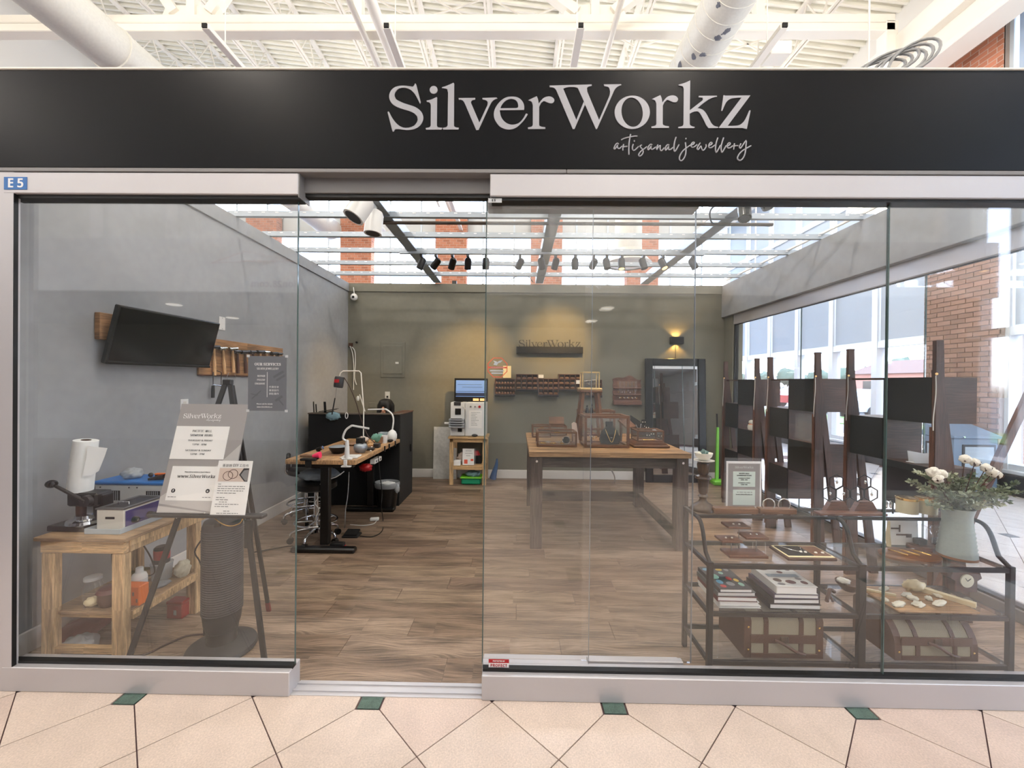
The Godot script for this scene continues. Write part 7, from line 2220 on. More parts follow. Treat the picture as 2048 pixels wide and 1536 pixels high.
	for k in 7:
		part(c, "charm", mb().ball(Vector3(-0.16 + k * 0.013, 0.045 + 0.05 * absf(sin(k * 1.7)), 0.03), Vector3(0.006, 0.008, 0.006), 8, 5), "pearl" if k % 2 else "gold")

	var e := thing("slanted_case", "cherry case with a sloping moulded base at the right of the display table", "display case", Vector3(on_z(1304, 895, -2.0).x, t, -2.15))
	part(e, "plinth", bx(0.35, 0.022, 0.30, 0.006), "cherry_along", Vector3(0, 0.0115, 0))
	part(e, "step", mb().at(Vector3(0, 0.022, 0)).prism(PackedVector2Array([Vector2(-0.165, 0), Vector2(0.165, 0), Vector2(0.13, 0.03), Vector2(-0.14, 0.03)]), 0.26), "cherry_along", Vector3(0, 0, -0.13))
	var gc := Node3D.new()
	gc.name = "glass_box"
	e.add_child(gc)
	gc.position = Vector3(0, 0.052, 0)
	glass_case(gc, 0.26, 0.11, 0.22, 0.014, "cherry", false)
	part(e, "bracelet", mb().tube(curve([Vector3(-0.06, 0.064, 0.05), Vector3(0.0, 0.066, 0.075), Vector3(0.06, 0.064, 0.05), Vector3(0.0, 0.064, 0.035), Vector3(-0.06, 0.064, 0.05)]), 0.006, 6), "gold")
	part(e, "lid", mb().bar(Vector3(-0.13, 0.168, -0.10), Vector3(-0.20, 0.24, -0.16), 0.22, 0.014), "cherry_along")

	var p := thing("neck_form", "pale pink upright neck form between the glass cases", "neck form", on_y(1149, 886, t))
	part(p, "form", mb().at(Vector3(-0.04, 0.0, 0)).prism(PackedVector2Array([Vector2(0.02, 0), Vector2(0.085, 0), Vector2(0.07, 0.12), Vector2(0.055, 0.205), Vector2(0.03, 0.215), Vector2(0.008, 0.20), Vector2(0.015, 0.10)]), 0.02), "photo_beige")
	# tapered stand with the maple case
	var s := thing("tapered_stand", "cherry stand with four splayed legs on the display table", "stand", Vector3(on_z(1178, 875, -2.62).x, t, -2.62))
	var hs := 0.515
	for q in [[-1, 1], [1, 1], [-1, -1], [1, -1]]:
		part(s, "leg", mb().bar(Vector3(q[0] * 0.135, 0, q[1] * 0.135), Vector3(q[0] * 0.08, hs, q[1] * 0.08), 0.03, 0.022, Vector3.BACK), "cherry_up")
	part(s, "top", bx(0.24, 0.022, 0.24, 0.004), "cherry_along", Vector3(0, hs + 0.011, 0))
	part(s, "shelf", bx(0.21, 0.012, 0.21, 0.003), "cherry_along", Vector3(0, 0.26, 0))
	part(s, "stretcher", bx(0.25, 0.022, 0.018, 0.002), "cherry_along", Vector3(0, 0.12, 0.125))
	for k in 2:
		var g := thing("dark_figurine", ["small dark figurine on the shelf of the cherry stand, beside its taller twin", "taller dark figurine on the shelf of the cherry stand"][k], "figurine", s.position + Vector3(-0.03 + k * 0.05, 0.2665, 0.03))
		part(g, "body", mb().lathe([Vector2(0, 0), Vector2(0.018, 0), Vector2(0.022, 0.04), Vector2(0.014, 0.08), Vector2(0, 0.085)], 12), "black_satin")
		part(g, "head", mb().ball(Vector3(0, 0.095 + k * 0.012, 0), Vector3(0.012, 0.014 + k * 0.006, 0.012), 10, 6), "black_satin")
	var m := thing("maple_case", "small pale maple glass case on top of the cherry stand", "display case", s.position + Vector3(0, hs + 0.0225, 0))
	part(m, "base", bx(0.24, 0.026, 0.22, 0.008), "maple", Vector3(0, 0.013, 0))
	for q in [[-1, 1], [1, 1], [-1, -1], [1, -1]]:
		part(m, "post", bx(0.012, 0.165, 0.012, 0.001), "maple", Vector3(q[0] * 0.09, 0.108, q[1] * 0.08))
	for q in [-1, 1]:
		part(m, "rail", bx(0.192, 0.012, 0.012, 0.001), "maple", Vector3(0, 0.196, q * 0.08))
		part(m, "rail", bx(0.012, 0.012, 0.148, 0.001), "maple", Vector3(q * 0.09, 0.196, 0))
		part(m, "pane", bx(0.168, 0.16, 0.002), "case_glass", Vector3(0, 0.108, q * 0.08))
	part(m, "branch_charm", mb().rod(Vector3(-0.06, 0.10, 0), Vector3(0.07, 0.115, 0.01), 0.004).ball(Vector3(-0.01, 0.07, 0.02), Vector3(0.007, 0.007, 0.007), 8, 5), "silver")
	var f := thing("tall_case", "tall cherry glass case behind the stand on the display table", "display case", Vector3(on_z(1190, 860, -2.95).x, t, -2.93))
	glass_case(f, 0.42, 0.30, 0.22, 0.022, "cherry")
	# earring stands and bust at the right
	var bu := thing("leaning_bust", "flat black necklace bust leaning back at the right of the table", "bust", Vector3(on_z(1277, 850, -2.6).x, t, -2.55))
	part(bu, "board", mb().prism(PackedVector2Array([Vector2(-0.07, 0), Vector2(0.07, 0), Vector2(0.065, 0.12), Vector2(0.03, 0.20), Vector2(-0.075, 0.27), Vector2(-0.09, 0.15)]), 0.012), "black_felt", Vector3(0, 0.003, 0), Vector3(-0.3, 0.2, 0))
	part(bu, "chain", mb().tube(curve([Vector3(-0.05, 0.21, -0.05), Vector3(-0.02, 0.13, -0.02), Vector3(0.0, 0.09, -0.005), Vector3(0.02, 0.17, -0.03)]), 0.0025, 5), "silver")
	var stands := [[1287, 872, 0.13], [1300, 872, 0.185], [1313, 875, 0.13], [1327, 885, 0.08], [1285, 893, 0.07], [1318, 892, 0.07]]
	for k in stands.size():
		var at := on_y(stands[k][0], stands[k][1], t)
		if k > 2:
			at = Vector3(on_z(stands[k][0], 880, -2.35 - 0.12 * (k - 3)).x + 0.06, t, -2.35 - 0.12 * (k - 3))
		at.x = minf(at.x, 1.50)
		var es := thing("earring_stand", ["black earring stand of middle height with pearl studs by the leaning bust", "tallest black earring stand with pearl studs by the floor mirror", "black earring stand with pearl studs at the right of the tallest one", "short black earring stand at the right table edge", "low black earring stand behind the sloping case", "low black earring stand, last in the row by the table edge"][k], "earring stand", at, 0.0, "black earring stands")
		var hh: float = stands[k][2]
		part(es, "foot", bx(0.05, 0.008, 0.04, 0.002), "black_satin", Vector3(0, 0.004, 0))
		part(es, "card", bx(0.055, hh, 0.008, 0.002), "black_felt", Vector3(0, hh * 0.5 + 0.008, 0), Vector3(-0.12, 0, 0))
		for q in [-1, 1]:
			part(es, "stud", mb().ball(Vector3(q * 0.013, hh * 0.88, 0.006 - hh * 0.05), Vector3(0.006, 0.007, 0.005), 8, 5), "pearl")


# ---------------------------------------------------------------- shelf wall along the glass: three units of stacked boxes on tapered trestles
func build_shelf_wall() -> void:
	var xa := 2.65
	var xb := 2.92
	var units := [[-0.71, "stepped display unit of dark boxes on tapered trestles by the front glass"], [-1.73, "middle stepped display unit of dark boxes on tapered trestles"], [-2.63, "rear stepped display unit of dark boxes on tapered trestles near the mirror"]]
	for u in units:
		var z0: float = u[0]
		var o := thing("display_unit", u[1], "display shelf", Vector3(xa, 0.003, z0), 0.0, "stepped display units along the window")
		for zz in [0.03, -0.64]:
			# trestle: an upright front leg that tapers to the top and a raking rear leg
			part(o, "front_leg", mb().at(Vector3(-0.03, 0, zz - 0.0125)).prism(PackedVector2Array([Vector2(0, 0), Vector2(0.10, 0), Vector2(0.045, 1.785), Vector2(0.0, 1.785)]), 0.025), "espresso_up")
			part(o, "rear_leg", mb().at(Vector3(-0.03, 0, zz - 0.040)).prism(PackedVector2Array([Vector2(0.22, 0), Vector2(0.28, 0), Vector2(0.07, 1.60), Vector2(0.02, 1.60)]), 0.025), "espresso_up")
			part(o, "edge_strip", mb().span(Vector3(-0.036, 0.05, zz - 0.02), Vector3(-0.03, 1.24, zz + 0.006)), "walnut_up")
		part(o, "tie_rail", mb().span(Vector3(0.0, 1.54, -0.64), Vector3(0.02, 1.555, 0.03)), "espresso_along")
		# boxes in chequer order: rows from the top, near bay and far bay in turn
		for r in (3 if z0 > -1.0 else 4):
			var y1 := 1.555 - r * 0.29
			var near := r % 2 == 0
			var za := 0.0 if near else -0.345
			var zb := za - 0.345
			var y0 := y1 - 0.295
			var w := xb - xa
			part(o, "felt_face", mb().span(Vector3(-0.012, y0, zb + 0.004), Vector3(0.0, y1, za - 0.004)), "black_felt")
			part(o, "end_panel", mb().span(Vector3(0, y0, za - 0.014), Vector3(w, y1, za)), "espresso_along")
			part(o, "end_panel", mb().span(Vector3(0, y0, zb), Vector3(w, y1, zb + 0.014)), "espresso_along")
			part(o, "top_panel", mb().span(Vector3(0, y1 - 0.012, zb + 0.014), Vector3(w, y1, za - 0.014)), "espresso_along")
			part(o, "bottom_panel", mb().span(Vector3(0, y0, zb + 0.014), Vector3(w, y0 + 0.012, za - 0.014)), "walnut_along")
		for zz in [0.03, -0.64]:
			part(o, "pin_lamp", mb().ball(Vector3(-0.035, 1.575, zz + 0.02), Vector3(0.007, 0.008, 0.007), 8, 6), "indicator")
			part(o, "lamp_wire", mb().tube(curve([Vector3(-0.04, 1.565, zz + 0.02), Vector3(-0.043, 1.45, zz + 0.025), Vector3(-0.043, 1.3, zz + 0.012), Vector3(-0.043, 1.22, zz + 0.012)]), 0.003, 5), "cable_white")
	var tray := thing("card_tray", "small open white carton and dark block on a shelf of the front display unit", "carton", Vector3(2.74, 0.98, -0.90))
	part(tray, "carton", mb().sheet([[Vector3(-0.07, 0.06, 0.03), Vector3(0.05, 0.07, 0.03)], [Vector3(-0.055, 0.0, 0.035), Vector3(0.04, 0.0, 0.035)]], 0.004).sheet([[Vector3(-0.04, 0.075, -0.03), Vector3(0.08, 0.055, -0.03)], [Vector3(-0.04, 0.0, -0.02), Vector3(0.05, 0.0, -0.02)]], 0.004).span(Vector3(-0.055, 0, -0.025), Vector3(0.045, 0.004, 0.035)), "paper")
	single("dark_block", "dark wooden block beside the open white carton", "block", bx(0.09, 0.05, 0.06, 0.003), "walnut_along", Vector3(2.86, 1.006, -0.86))
	var cat := thing("lucky_figurine", "small white and orange figurine on the rear display unit", "figurine", Vector3(2.70, 0.981, -2.79))
	part(cat, "body", mb().lathe([Vector2(0, 0), Vector2(0.035, 0), Vector2(0.042, 0.03), Vector2(0.035, 0.06), Vector2(0, 0.07)], 14), "shell_white")
	part(cat, "head", mb().ball(Vector3(0, 0.085, 0), Vector3(0.032, 0.028, 0.028), 12, 8), "shell_white")
	part(cat, "collar", mb().at(Vector3(0, 0.062, 0)).lathe([Vector2(0.028, -0.005), Vector2(0.034, 0), Vector2(0.028, 0.005)], 14), "plastic_orange")
	var ac := thing("acrylic_riser", "clear acrylic display riser on the middle display unit", "riser", Vector3(2.69, 0.979, -1.90))
	part(ac, "plate", bx(0.004, 0.25, 0.28, 0.001), "acrylic", Vector3(0, 0.13, 0))
	part(ac, "foot", bx(0.12, 0.004, 0.28, 0.001), "acrylic", Vector3(0.05, 0.002, 0))
	# pole that leans against the window
	single("leaning_pole", "dark wooden pole leaning against the shop window glass", "pole", mb().bar(Vector3(2.47, 0.02, -0.60), Vector3(3.18, 1.62, -0.60), 0.045, 0.022, Vector3.BACK), "walnut_up")


# ---------------------------------------------------------------- glass shelf unit in the window and what stands on it
const SHELF_X := [0.972, 1.718, 2.447]
const SHELF_Y := [0.125, 0.367, 0.605, 0.80]
const SHELF_F := -0.13
const SHELF_B := -0.425
const SHELF_T := -0.285

func sx(px: float, z: float) -> float:
	return on_z(px, 1000, z).x

func build_window_shelf() -> void:
	var o := thing("glass_etagere", "low black iron shelf unit with glass shelves and curved brackets in the window", "shelf unit", Vector3(1.71, 0.003, -0.28))
	var c := o.position
	var bar := 0.024
	for x in SHELF_X:
		var wide := bar * (1.5 if x == SHELF_X[1] else 1.1)
		part(o, "front_post", mb().span(Vector3(x - wide * 0.5, 0.003, SHELF_F - bar * 0.5) - c, Vector3(x + wide * 0.5, SHELF_Y[2] + 0.01, SHELF_F + bar * 0.5) - c, 0.002), "iron_black")
		part(o, "rear_post", mb().span(Vector3(x - bar * 0.5, 0.003, SHELF_B - bar * 0.5) - c, Vector3(x + bar * 0.5, SHELF_Y[3], SHELF_B + bar * 0.5) - c, 0.002), "iron_black")
		var arc := []
		for k in 11:
			var t := k / 10.0
			arc.append(Vector3(x, lerpf(SHELF_Y[2], SHELF_Y[3] - 0.01, 1.0 - pow(1.0 - t, 2.2)), lerpf(SHELF_F, SHELF_T, pow(t, 0.42 + 0.75 * t))) - c)
		part(o, "bracket", mb().tube(arc, 0.0105, 8), "iron_black")
	for k in 4:
		var y: float = SHELF_Y[k]
		var f := SHELF_T if k == 3 else SHELF_F
		var h := 0.022 if k < 3 else 0.016
		for z in [f, SHELF_B]:
			part(o, "long_rail", mb().span(Vector3(SHELF_X[0], y - h, z - 0.008) - c, Vector3(SHELF_X[2], y, z + 0.008) - c, 0.002), "iron_black")
		for x in SHELF_X:
			part(o, "cross_rail", mb().span(Vector3(x - 0.009, y - h, SHELF_B) - c, Vector3(x + 0.009, y - 0.001, f) - c, 0.002), "iron_black")
		for e in [[0, 1], [1, 2]]:
			part(o, "glass_shelf", mb().span(Vector3(SHELF_X[e[0]] + 0.012, y - 0.004, SHELF_B + 0.01) - c, Vector3(SHELF_X[e[1]] - 0.012, y + 0.002, f - 0.009) - c), "case_glass")
	for s in [-1, 1]:
		part(o, "foot_brace", mb().bar(Vector3(1.718 + s * 0.012, 0.06, SHELF_F) - c, Vector3(1.718 + s * 0.05, 0.105, SHELF_F) - c, 0.014, 0.012, Vector3.BACK), "iron_black")
	var t := 0.8025
	# candlestick with a shell bowl of stones
	var cs := thing("candlestick", "turned dark bronze-brown candlestick on the glass top shelf", "candlestick", Vector3(sx(1406, -0.36), t, -0.36))
	part(cs, "stem", mb().lathe([Vector2(0, 0), Vector2(0.066, 0.0), Vector2(0.066, 0.012), Vector2(0.05, 0.03), Vector2(0.026, 0.045), Vector2(0.018, 0.06), Vector2(0.02, 0.07), Vector2(0.028, 0.076), Vector2(0.018, 0.088), Vector2(0.024, 0.10), Vector2(0.027, 0.15), Vector2(0.03, 0.168), Vector2(0.044, 0.176), Vector2(0.04, 0.188), Vector2(0.022, 0.196), Vector2(0.028, 0.21), Vector2(0.034, 0.25), Vector2(0.03, 0.262), Vector2(0.0, 0.264)], 26), "bronze_wood")
	part(cs, "drip_plate", mb().lathe([Vector2(0, 0.264), Vector2(0.03, 0.268), Vector2(0.057, 0.276), Vector2(0.03, 0.274), Vector2(0, 0.272)], 24), "pearl")
	var sb := thing("shell_bowl", "white shell bowl holding a green stone on the candlestick", "bowl", cs.position + Vector3(0, 0.275, 0))
	part(sb, "bowl", mb().lathe([Vector2(0, 0.0), Vector2(0.022, 0.003), Vector2(0.042, 0.022), Vector2(0.048, 0.042), Vector2(0.043, 0.042), Vector2(0.036, 0.022), Vector2(0, 0.008)], 22), "shell_white")
	part(sb, "stone", lump(Vector3(0.026, 0.024, 0.022), 81), "stone_teal", Vector3(0.003, 0.034, 0))
	part(sb, "pebble", lump(Vector3(0.012, 0.010, 0.012), 82), "bone_pale", Vector3(0.028, 0.036, 0.012))
	part(sb, "pebble", lump(Vector3(0.012, 0.010, 0.012), 83), "bone_pale", Vector3(-0.028, 0.036, 0.010))
	# opening-hours card in an acrylic holder
	var z := -0.375
	var xl := sx(1450, z)
	var xr := sx(1524, z)
	var w := xr - xl
	var ac := thing("hours_card_stand", "framed opening-hours card in a clear holder on the glass top shelf", "card stand", Vector3((xl + xr) * 0.5, t, z))
	var h := 0.275
	part(ac, "holder", bx(w, h + 0.012, 0.003), "acrylic", Vector3(-0.002, h * 0.5 + 0.006, -0.006))
	part(ac, "foot", bx(w + 0.02, 0.006, 0.05, 0.002), "acrylic", Vector3(0, 0.003, 0.01))
	var fr := part(ac, "white_frame", bx(w - 0.01, h - 0.012, 0.003), "paint_white", Vector3(0, h * 0.5, 0))
	part(fr, "card", bx(w - 0.03, h - 0.036, 0.002), "board_taupe", Vector3(0, 0, 0.002))
	house_name(fr, w * 0.5, Vector3(0, h * 0.36, 0.0032), Basis(), "label_pale", 0.3)
	part(fr, "hours_field", bx(w * 0.60, h * 0.31, 0.001), "paper_mint", Vector3(0, h * 0.12, 0.0034))
	part(fr, "website_field", bx(w * 0.60, h * 0.31, 0.001), "paper_mint", Vector3(0, -h * 0.25, 0.0034))
	for k in 6:
		words(fr, ["PACIFIC MALL", "SHOWROOM HOURS", "THURSDAY & FRIDAY", "12PM - 8PM", "SATURDAY & SUNDAY", "12PM - 7PM"][k], 0.0062 if k < 2 else 0.005, "ink_grey", Vector3(0, h * [0.235, 0.195, 0.14, 0.105, 0.045, 0.01][k], 0.0046), Basis(), "Droid Sans", k < 2)
	words(fr, "www.SilverWorkz.ca", 0.0065, "ink_grey", Vector3(0, -h * 0.19, 0.0046), Basis(), "Droid Serif")
	lines_of_print(fr, [[-0.04, 0.045]], 0.01, 0.003, "ink_grey", Vector3(0, -h * 0.145, 0.0042), Basis())
	# slim trays
	var t1 := thing("ring_tray", "slim walnut tray before the opening-hours card", "tray", Vector3(sx(1469, -0.315), t, -0.315))
	part(t1, "tray", bx(0.235, 0.03, 0.045, 0.003), "cherry_along", Vector3(0, 0.015, 0))
	var t2 := thing("hoop_tray", "slim walnut tray holding two silver hoop bangles", "tray", Vector3(sx(1553, -0.32), t, -0.32))
	part(t2, "tray", bx(0.195, 0.028, 0.045, 0.003), "cherry_along", Vector3(0, 0.014, 0))
	for q in [-1, 1]:
		var ring := []
		for k in 20:
			ring.append(Vector3(q * 0.042 + cos(TAU * k / 20) * 0.033, 0.045 + sin(TAU * k / 20) * 0.033, 0))
		part(t2, "hoop", mb().tube(ring, 0.003, 6, true), "silver")
	# honeycomb earring stands
	for k in 2:
		var hs := thing("honeycomb_stand", ["black honeycomb earring stand on a walnut foot beside the hoop tray", "black honeycomb earring stand on a walnut foot beside the cream tins"][k], "earring stand", Vector3(sx([1672, 1728][k], -0.36), t, -0.36), 0.0, "honeycomb earring stands")
		part(hs, "foot", mb().prism(PackedVector2Array([Vector2(-0.07, 0), Vector2(0.07, 0), Vector2(0.035, 0.06), Vector2(-0.035, 0.06)]), 0.03), "walnut_along", Vector3(0, 0, -0.015))
		for e in [[-0.037, 0.10], [0.037, 0.10], [0.0, 0.165]]:
			var hexa := []
			for q in 6:
				hexa.append(Vector3(e[0] + cos(TAU * (q + 0.5) / 6) * 0.041, e[1] + sin(TAU * (q + 0.5) / 6) * 0.041, 0))
			part(hs, "cell", mb().tube(hexa, 0.0032, 6, true), "iron_black")
			part(hs, "earring", mb().tube([Vector3(e[0], e[1] + 0.03, 0.004), Vector3(e[0], e[1] + 0.01, 0.006)], 0.0012, 4).ball(Vector3(e[0], e[1], 0.006), Vector3(0.007, 0.011, 0.004), 8, 5), "silver")
	single("walnut_plank", "long walnut base board under the honeycomb stands", "board", bx(0.36, 0.014, 0.05, 0.002), "walnut_along", Vector3(sx(1702, -0.305), t + 0.007, -0.31))
	var ef := thing("earring_rack", "small dark rack hung with silver drop earrings beside the tins", "earring rack", Vector3(sx(1776, -0.34), t, -0.34))
	part(ef, "bar", mb().span(Vector3(-0.03, 0.075, -0.003), Vector3(0.03, 0.081, 0.003)).span(Vector3(-0.03, 0, -0.003), Vector3(-0.024, 0.075, 0.003)).span(Vector3(0.024, 0, -0.003), Vector3(0.03, 0.075, 0.003)), "iron_black")
	for q in [-1, 1]:
		part(ef, "earring", lump(Vector3(0.008, 0.02, 0.004), 84), "silver", Vector3(q * 0.011, 0.05, 0.004))
	for k in 2:
		var tin := thing("cream_tin", ["cream tin with a gold rim next to the earring rack", "cream tin with a gold rim half behind the bouquet"][k], "tin", Vector3(sx([1814, 1852][k], -0.365), t, -0.365), 0.0, "cream tins")
		part(tin, "body", mb().lathe([Vector2(0, 0), Vector2(0.047, 0), Vector2(0.047, 0.078), Vector2(0, 0.078)], 24), "tin_cream")
		part(tin, "rim", mb().lathe([Vector2(0.0465, 0.07), Vector2(0.049, 0.072), Vector2(0.049, 0.082), Vector2(0.045, 0.084), Vector2(0.0, 0.08)], 24), "gold")

	# middle shelf
	t = SHELF_Y[2] + 0.0025
	var er := thing("earring_riser", "walnut earring riser with three stepped platforms on the middle shelf", "riser", Vector3(sx(1480, -0.30), t, -0.30))
	part(er, "base", bx(0.20, 0.014, 0.10, 0.002), "walnut_along", Vector3(-0.01, 0.007, 0.06))
	for e in [[-0.07, 0.065, 0.02, 0.11], [-0.01, 0.125, -0.02, 0.12], [0.06, 0.085, 0.02, 0.12]]:
		part(er, "platform", bx(e[3], 0.012, 0.085, 0.002), "walnut_along", Vector3(e[0], e[1], e[2]))
		part(er, "post", mb().rod(Vector3(e[0], 0.013, e[2] + 0.03), Vector3(e[0], e[1] - 0.006, e[2] + 0.03), 0.0025, 0.0025, 6), "steel")
		for q in [-1, 1]:
			part(er, "stud", mb().ball(Vector3(e[0] + q * 0.016, e[1] + 0.009, e[2] + 0.005), Vector3(0.006, 0.005, 0.006), 8, 5), "pearl" if e[0] < 0.05 else "silver")
	var pf := thing("jewel_tray", "flat framed tray of jewels on black and tan pads on the middle shelf", "tray", Vector3(sx(1608, -0.24), t, -0.25))
	part(pf, "frame", bx(0.25, 0.016, 0.16, 0.004), "leather_brown", Vector3(0, 0.008, 0))
	part(pf, "pale_rim", bx(0.235, 0.004, 0.145, 0.001), "paper_cream", Vector3(0, 0.017, 0))
	part(pf, "black_pad", bx(0.13, 0.004, 0.12, 0.001), "black_felt", Vector3(-0.045, 0.020, 0))
	part(pf, "tan_pad", bx(0.085, 0.004, 0.12, 0.001), "cherry_along", Vector3(0.066, 0.020, 0))
	part(pf, "chain", mb().tube(curve([Vector3(-0.09, 0.024, -0.05), Vector3(-0.06, 0.024, -0.01), Vector3(-0.02, 0.024, 0.02), Vector3(0.01, 0.024, -0.03)]), 0.002, 5), "silver")
	for e in [[-0.02, 0.02], [0.0, 0.025], [0.05, 0.03], [0.085, 0.03]]:
		part(pf, "gem", mb().ball(Vector3(e[0], 0.024, e[1]), Vector3(0.008, 0.005, 0.008), 8, 5), "pearl")
	var ov := thing("pin_board", "oval walnut board with gold hair pins on the middle shelf", "board", Vector3(sx(1822, -0.24), t, -0.245))
	part(ov, "board", mb().lathe([Vector2(0, 0), Vector2(0.14, 0), Vector2(0.145, 0.012), Vector2(0.135, 0.016), Vector2(0, 0.016)], 32, 0.62), "cherry_along")
	for k in 3:
		var x := -0.07 + k * 0.06
		part(ov, "hair_pin", mb().tube(curve([Vector3(x, 0.019, -0.045), Vector3(x + 0.03, 0.019, 0.02), Vector3(x + 0.037, 0.019, 0.024), Vector3(x + 0.038, 0.019, 0.015), Vector3(x + 0.012, 0.019, -0.045)]), 0.0018, 5), "gold")
	for k in 2:
		var g := thing("glass_cloche", ["clear glass cloche on a walnut base before the drawing card", "clear glass cloche on a walnut base half behind the vase"][k], "cloche", Vector3(sx([1843, 1880][k], -0.37), t, -0.375), 0.0, "glass cloches")
		part(g, "base", mb().lathe([Vector2(0, 0), Vector2(0.062, 0), Vector2(0.06, 0.016), Vector2(0, 0.018)], 24), "walnut_along")
		part(g, "dome", mb().lathe([Vector2(0.05, 0.018), Vector2(0.05, 0.085), Vector2(0.04, 0.11), Vector2(0.02, 0.122), Vector2(0, 0.125)], 24), "case_glass")
		part(g, "pad", bx(0.05, 0.03, 0.04, 0.004), "charcoal", Vector3(0, 0.033, 0))
	var dc := thing("drawing_card", "white card with a drawing of tools standing behind the cloches", "card", Vector3(sx(1806, -0.40), t, -0.40))
	part(dc, "sheet", bx(0.17, 0.145, 0.003), "paper", Vector3(0, 0.074, 0), Vector3(-0.06, 0, 0))
	part(dc, "tool_drawing", mb().box(Vector3(-0.045, 0.095, 0.006), Vector3(0.05, 0.008, 0.001)).box(Vector3(-0.022, 0.095, 0.006), Vector3(0.008, 0.04, 0.001)).box(Vector3(-0.01, 0.06, 0.006), Vector3(0.06, 0.008, 0.001)).box(Vector3(0.03, 0.055, 0.006), Vector3(0.03, 0.02, 0.001)), "leather_brown")
	single("bone_horn", "pale curved horn standing beside the drawing card", "horn", mb().tube(curve([Vector3(0, 0.001, 0), Vector3(-0.006, 0.07, 0), Vector3(0.0, 0.14, 0)]), [0.010, 0.011, 0.011, 0.011, 0.011, 0.010, 0.009, 0.008, 0.007, 0.006, 0.004], 8), "bone", Vector3(sx(1779, -0.38), t, -0.38))
	build_bouquet(Vector3(sx(1917, -0.24), t, -0.245))

	# lower shelf: books, bones, clock
	t = SHELF_Y[1] + 0.0025
	var y := t
	var left := [[0.21, 0.235, 0.012, "book_white", "thin pale magazine at the bottom of the left book stack"], [0.20, 0.24, 0.020, "book_white", "white-edged hardback, second from the bottom of the left stack"], [0.20, 0.235, 0.024, "book_maroon", "dark red hardback in the middle of the left book stack"], [0.195, 0.23, 0.022, "book_grey", "grey hardback, second from the top of the left stack"], [0.165, 0.245, 0.020, "book_dark", "dark gemstone picture book on top of the left stack"]]
	var k := 0
	for b in left:
		y = book(Vector3(1.138 - 0.006 * k, y, -0.275), b, k)
		k += 1
	y = t
	k = 5
	for b in [[0.255, 0.24, 0.026, "book_dark", "large black hardback at the bottom of the right book stack"], [0.235, 0.235, 0.024, "book_dark", "black hardback, second from the bottom of the right stack"], [0.225, 0.23, 0.022, "book_violet", "dark violet hardback under the white stone book"], [0.205, 0.225, 0.038, "book_white", "thick white book of stone pictures on top of the right stack"]]:
		y = book(Vector3(1.415 + 0.004 * (k - 5), y, -0.275), b, k)
		k += 1
	var ab := thing("amber_bowl", "amber glass bowl of dried pieces behind the middle post", "bowl", Vector3(sx(1700, -0.36), t, -0.36))
	part(ab, "bowl", mb().lathe([Vector2(0, 0), Vector2(0.03, 0), Vector2(0.06, 0.035), Vector2(0.062, 0.045), Vector2(0.055, 0.04), Vector2(0, 0.012)], 22), "leather_brown")
	part(ab, "shell", lump(Vector3(0.03, 0.015, 0.03), 85), "shell_white", Vector3(-0.03, 0.05, 0))
	single("antler_piece", "dark carved antler piece beside the right book stack", "carving", mb().tube(curve([Vector3(-0.04, 0.012, 0.04), Vector3(0, 0.03, 0.0), Vector3(0.03, 0.035, -0.03), Vector3(0.06, 0.02, -0.04)]), 0.010, 8).tube([Vector3(0, 0.03, 0), Vector3(0.0, 0.002, 0.03)], 0.006, 6), "leather_brown", Vector3(sx(1660, -0.26), t, -0.26))
	var bd := thing("carving_board", "flat cherry board covered with carved bone pieces on the lower shelf", "board", Vector3(sx(1835, -0.26), t, -0.265))
	part(bd, "board", bx(0.40, 0.010, 0.25, 0.002), "oak_top", Vector3(0, 0.005, 0))
	var by := t + 0.0105
	var bones_ := [[1800, -0.19, 0.045, 0.010, 0.018, "fan-shaped bone carving at the front of the cherry board"], [1840, -0.19, 0.035, 0.010, 0.022, "oval bone carving beside the fan-shaped one"], [1882, -0.205, 0.05, 0.011, 0.018, "leaf-shaped bone carving near the long bone bar"], [1828, -0.25, 0.026, 0.010, 0.024, "round bone flower in the middle of the cherry board"], [1860, -0.245, 0.018, 0.012, 0.014, "small pointed bone piece beside the bone flower"], [1772, -0.23, 0.014, 0.010, 0.018, "small bone tooth at the left of the cherry board"], [1815, -0.29, 0.04, 0.008, 0.014, "slim bone slip behind the bone flower"], [1880, -0.285, 0.026, 0.010, 0.024, "bone wedge beside the long bone bar"], [1770, -0.345, 0.04, 0.010, 0.014, "long bone leaf at the back of the cherry board"]]
	for e in bones_:
		single("bone_carving", e[5], "carving", lump(Vector3(e[2], e[3], e[4]), int(e[0])), "bone_pale", Vector3(sx(e[0], e[1]), by + e[3] * 0.8, e[1]), 0.4, "carved bone pieces")
	single("bone_rosette", "large frilled bone rosette standing at the back of the board", "carving", lump(Vector3(0.055, 0.03, 0.03), 91), "bone", Vector3(sx(1830, -0.345), by + 0.028, -0.345))
	single("bone_bar", "long pale bone bar lying across the cherry board", "carving", mb().bar(Vector3(-0.06, 0.012, -0.10), Vector3(0.075, 0.012, 0.09), 0.03, 0.022), "bone", Vector3(sx(1888, -0.27), by, -0.27))
	single("bone_stick", "slim yellow bone stick at the left of the cherry board", "carving", mb().bar(Vector3(-0.05, 0.006, -0.06), Vector3(0.06, 0.006, 0.0), 0.016, 0.010), "bone", Vector3(sx(1765, -0.30), by, -0.28))
	var cl := thing("mantel_clock", "small dark wooden mantel clock with a cream dial on the lower shelf", "clock", Vector3(sx(1925, -0.385), t, -0.385))
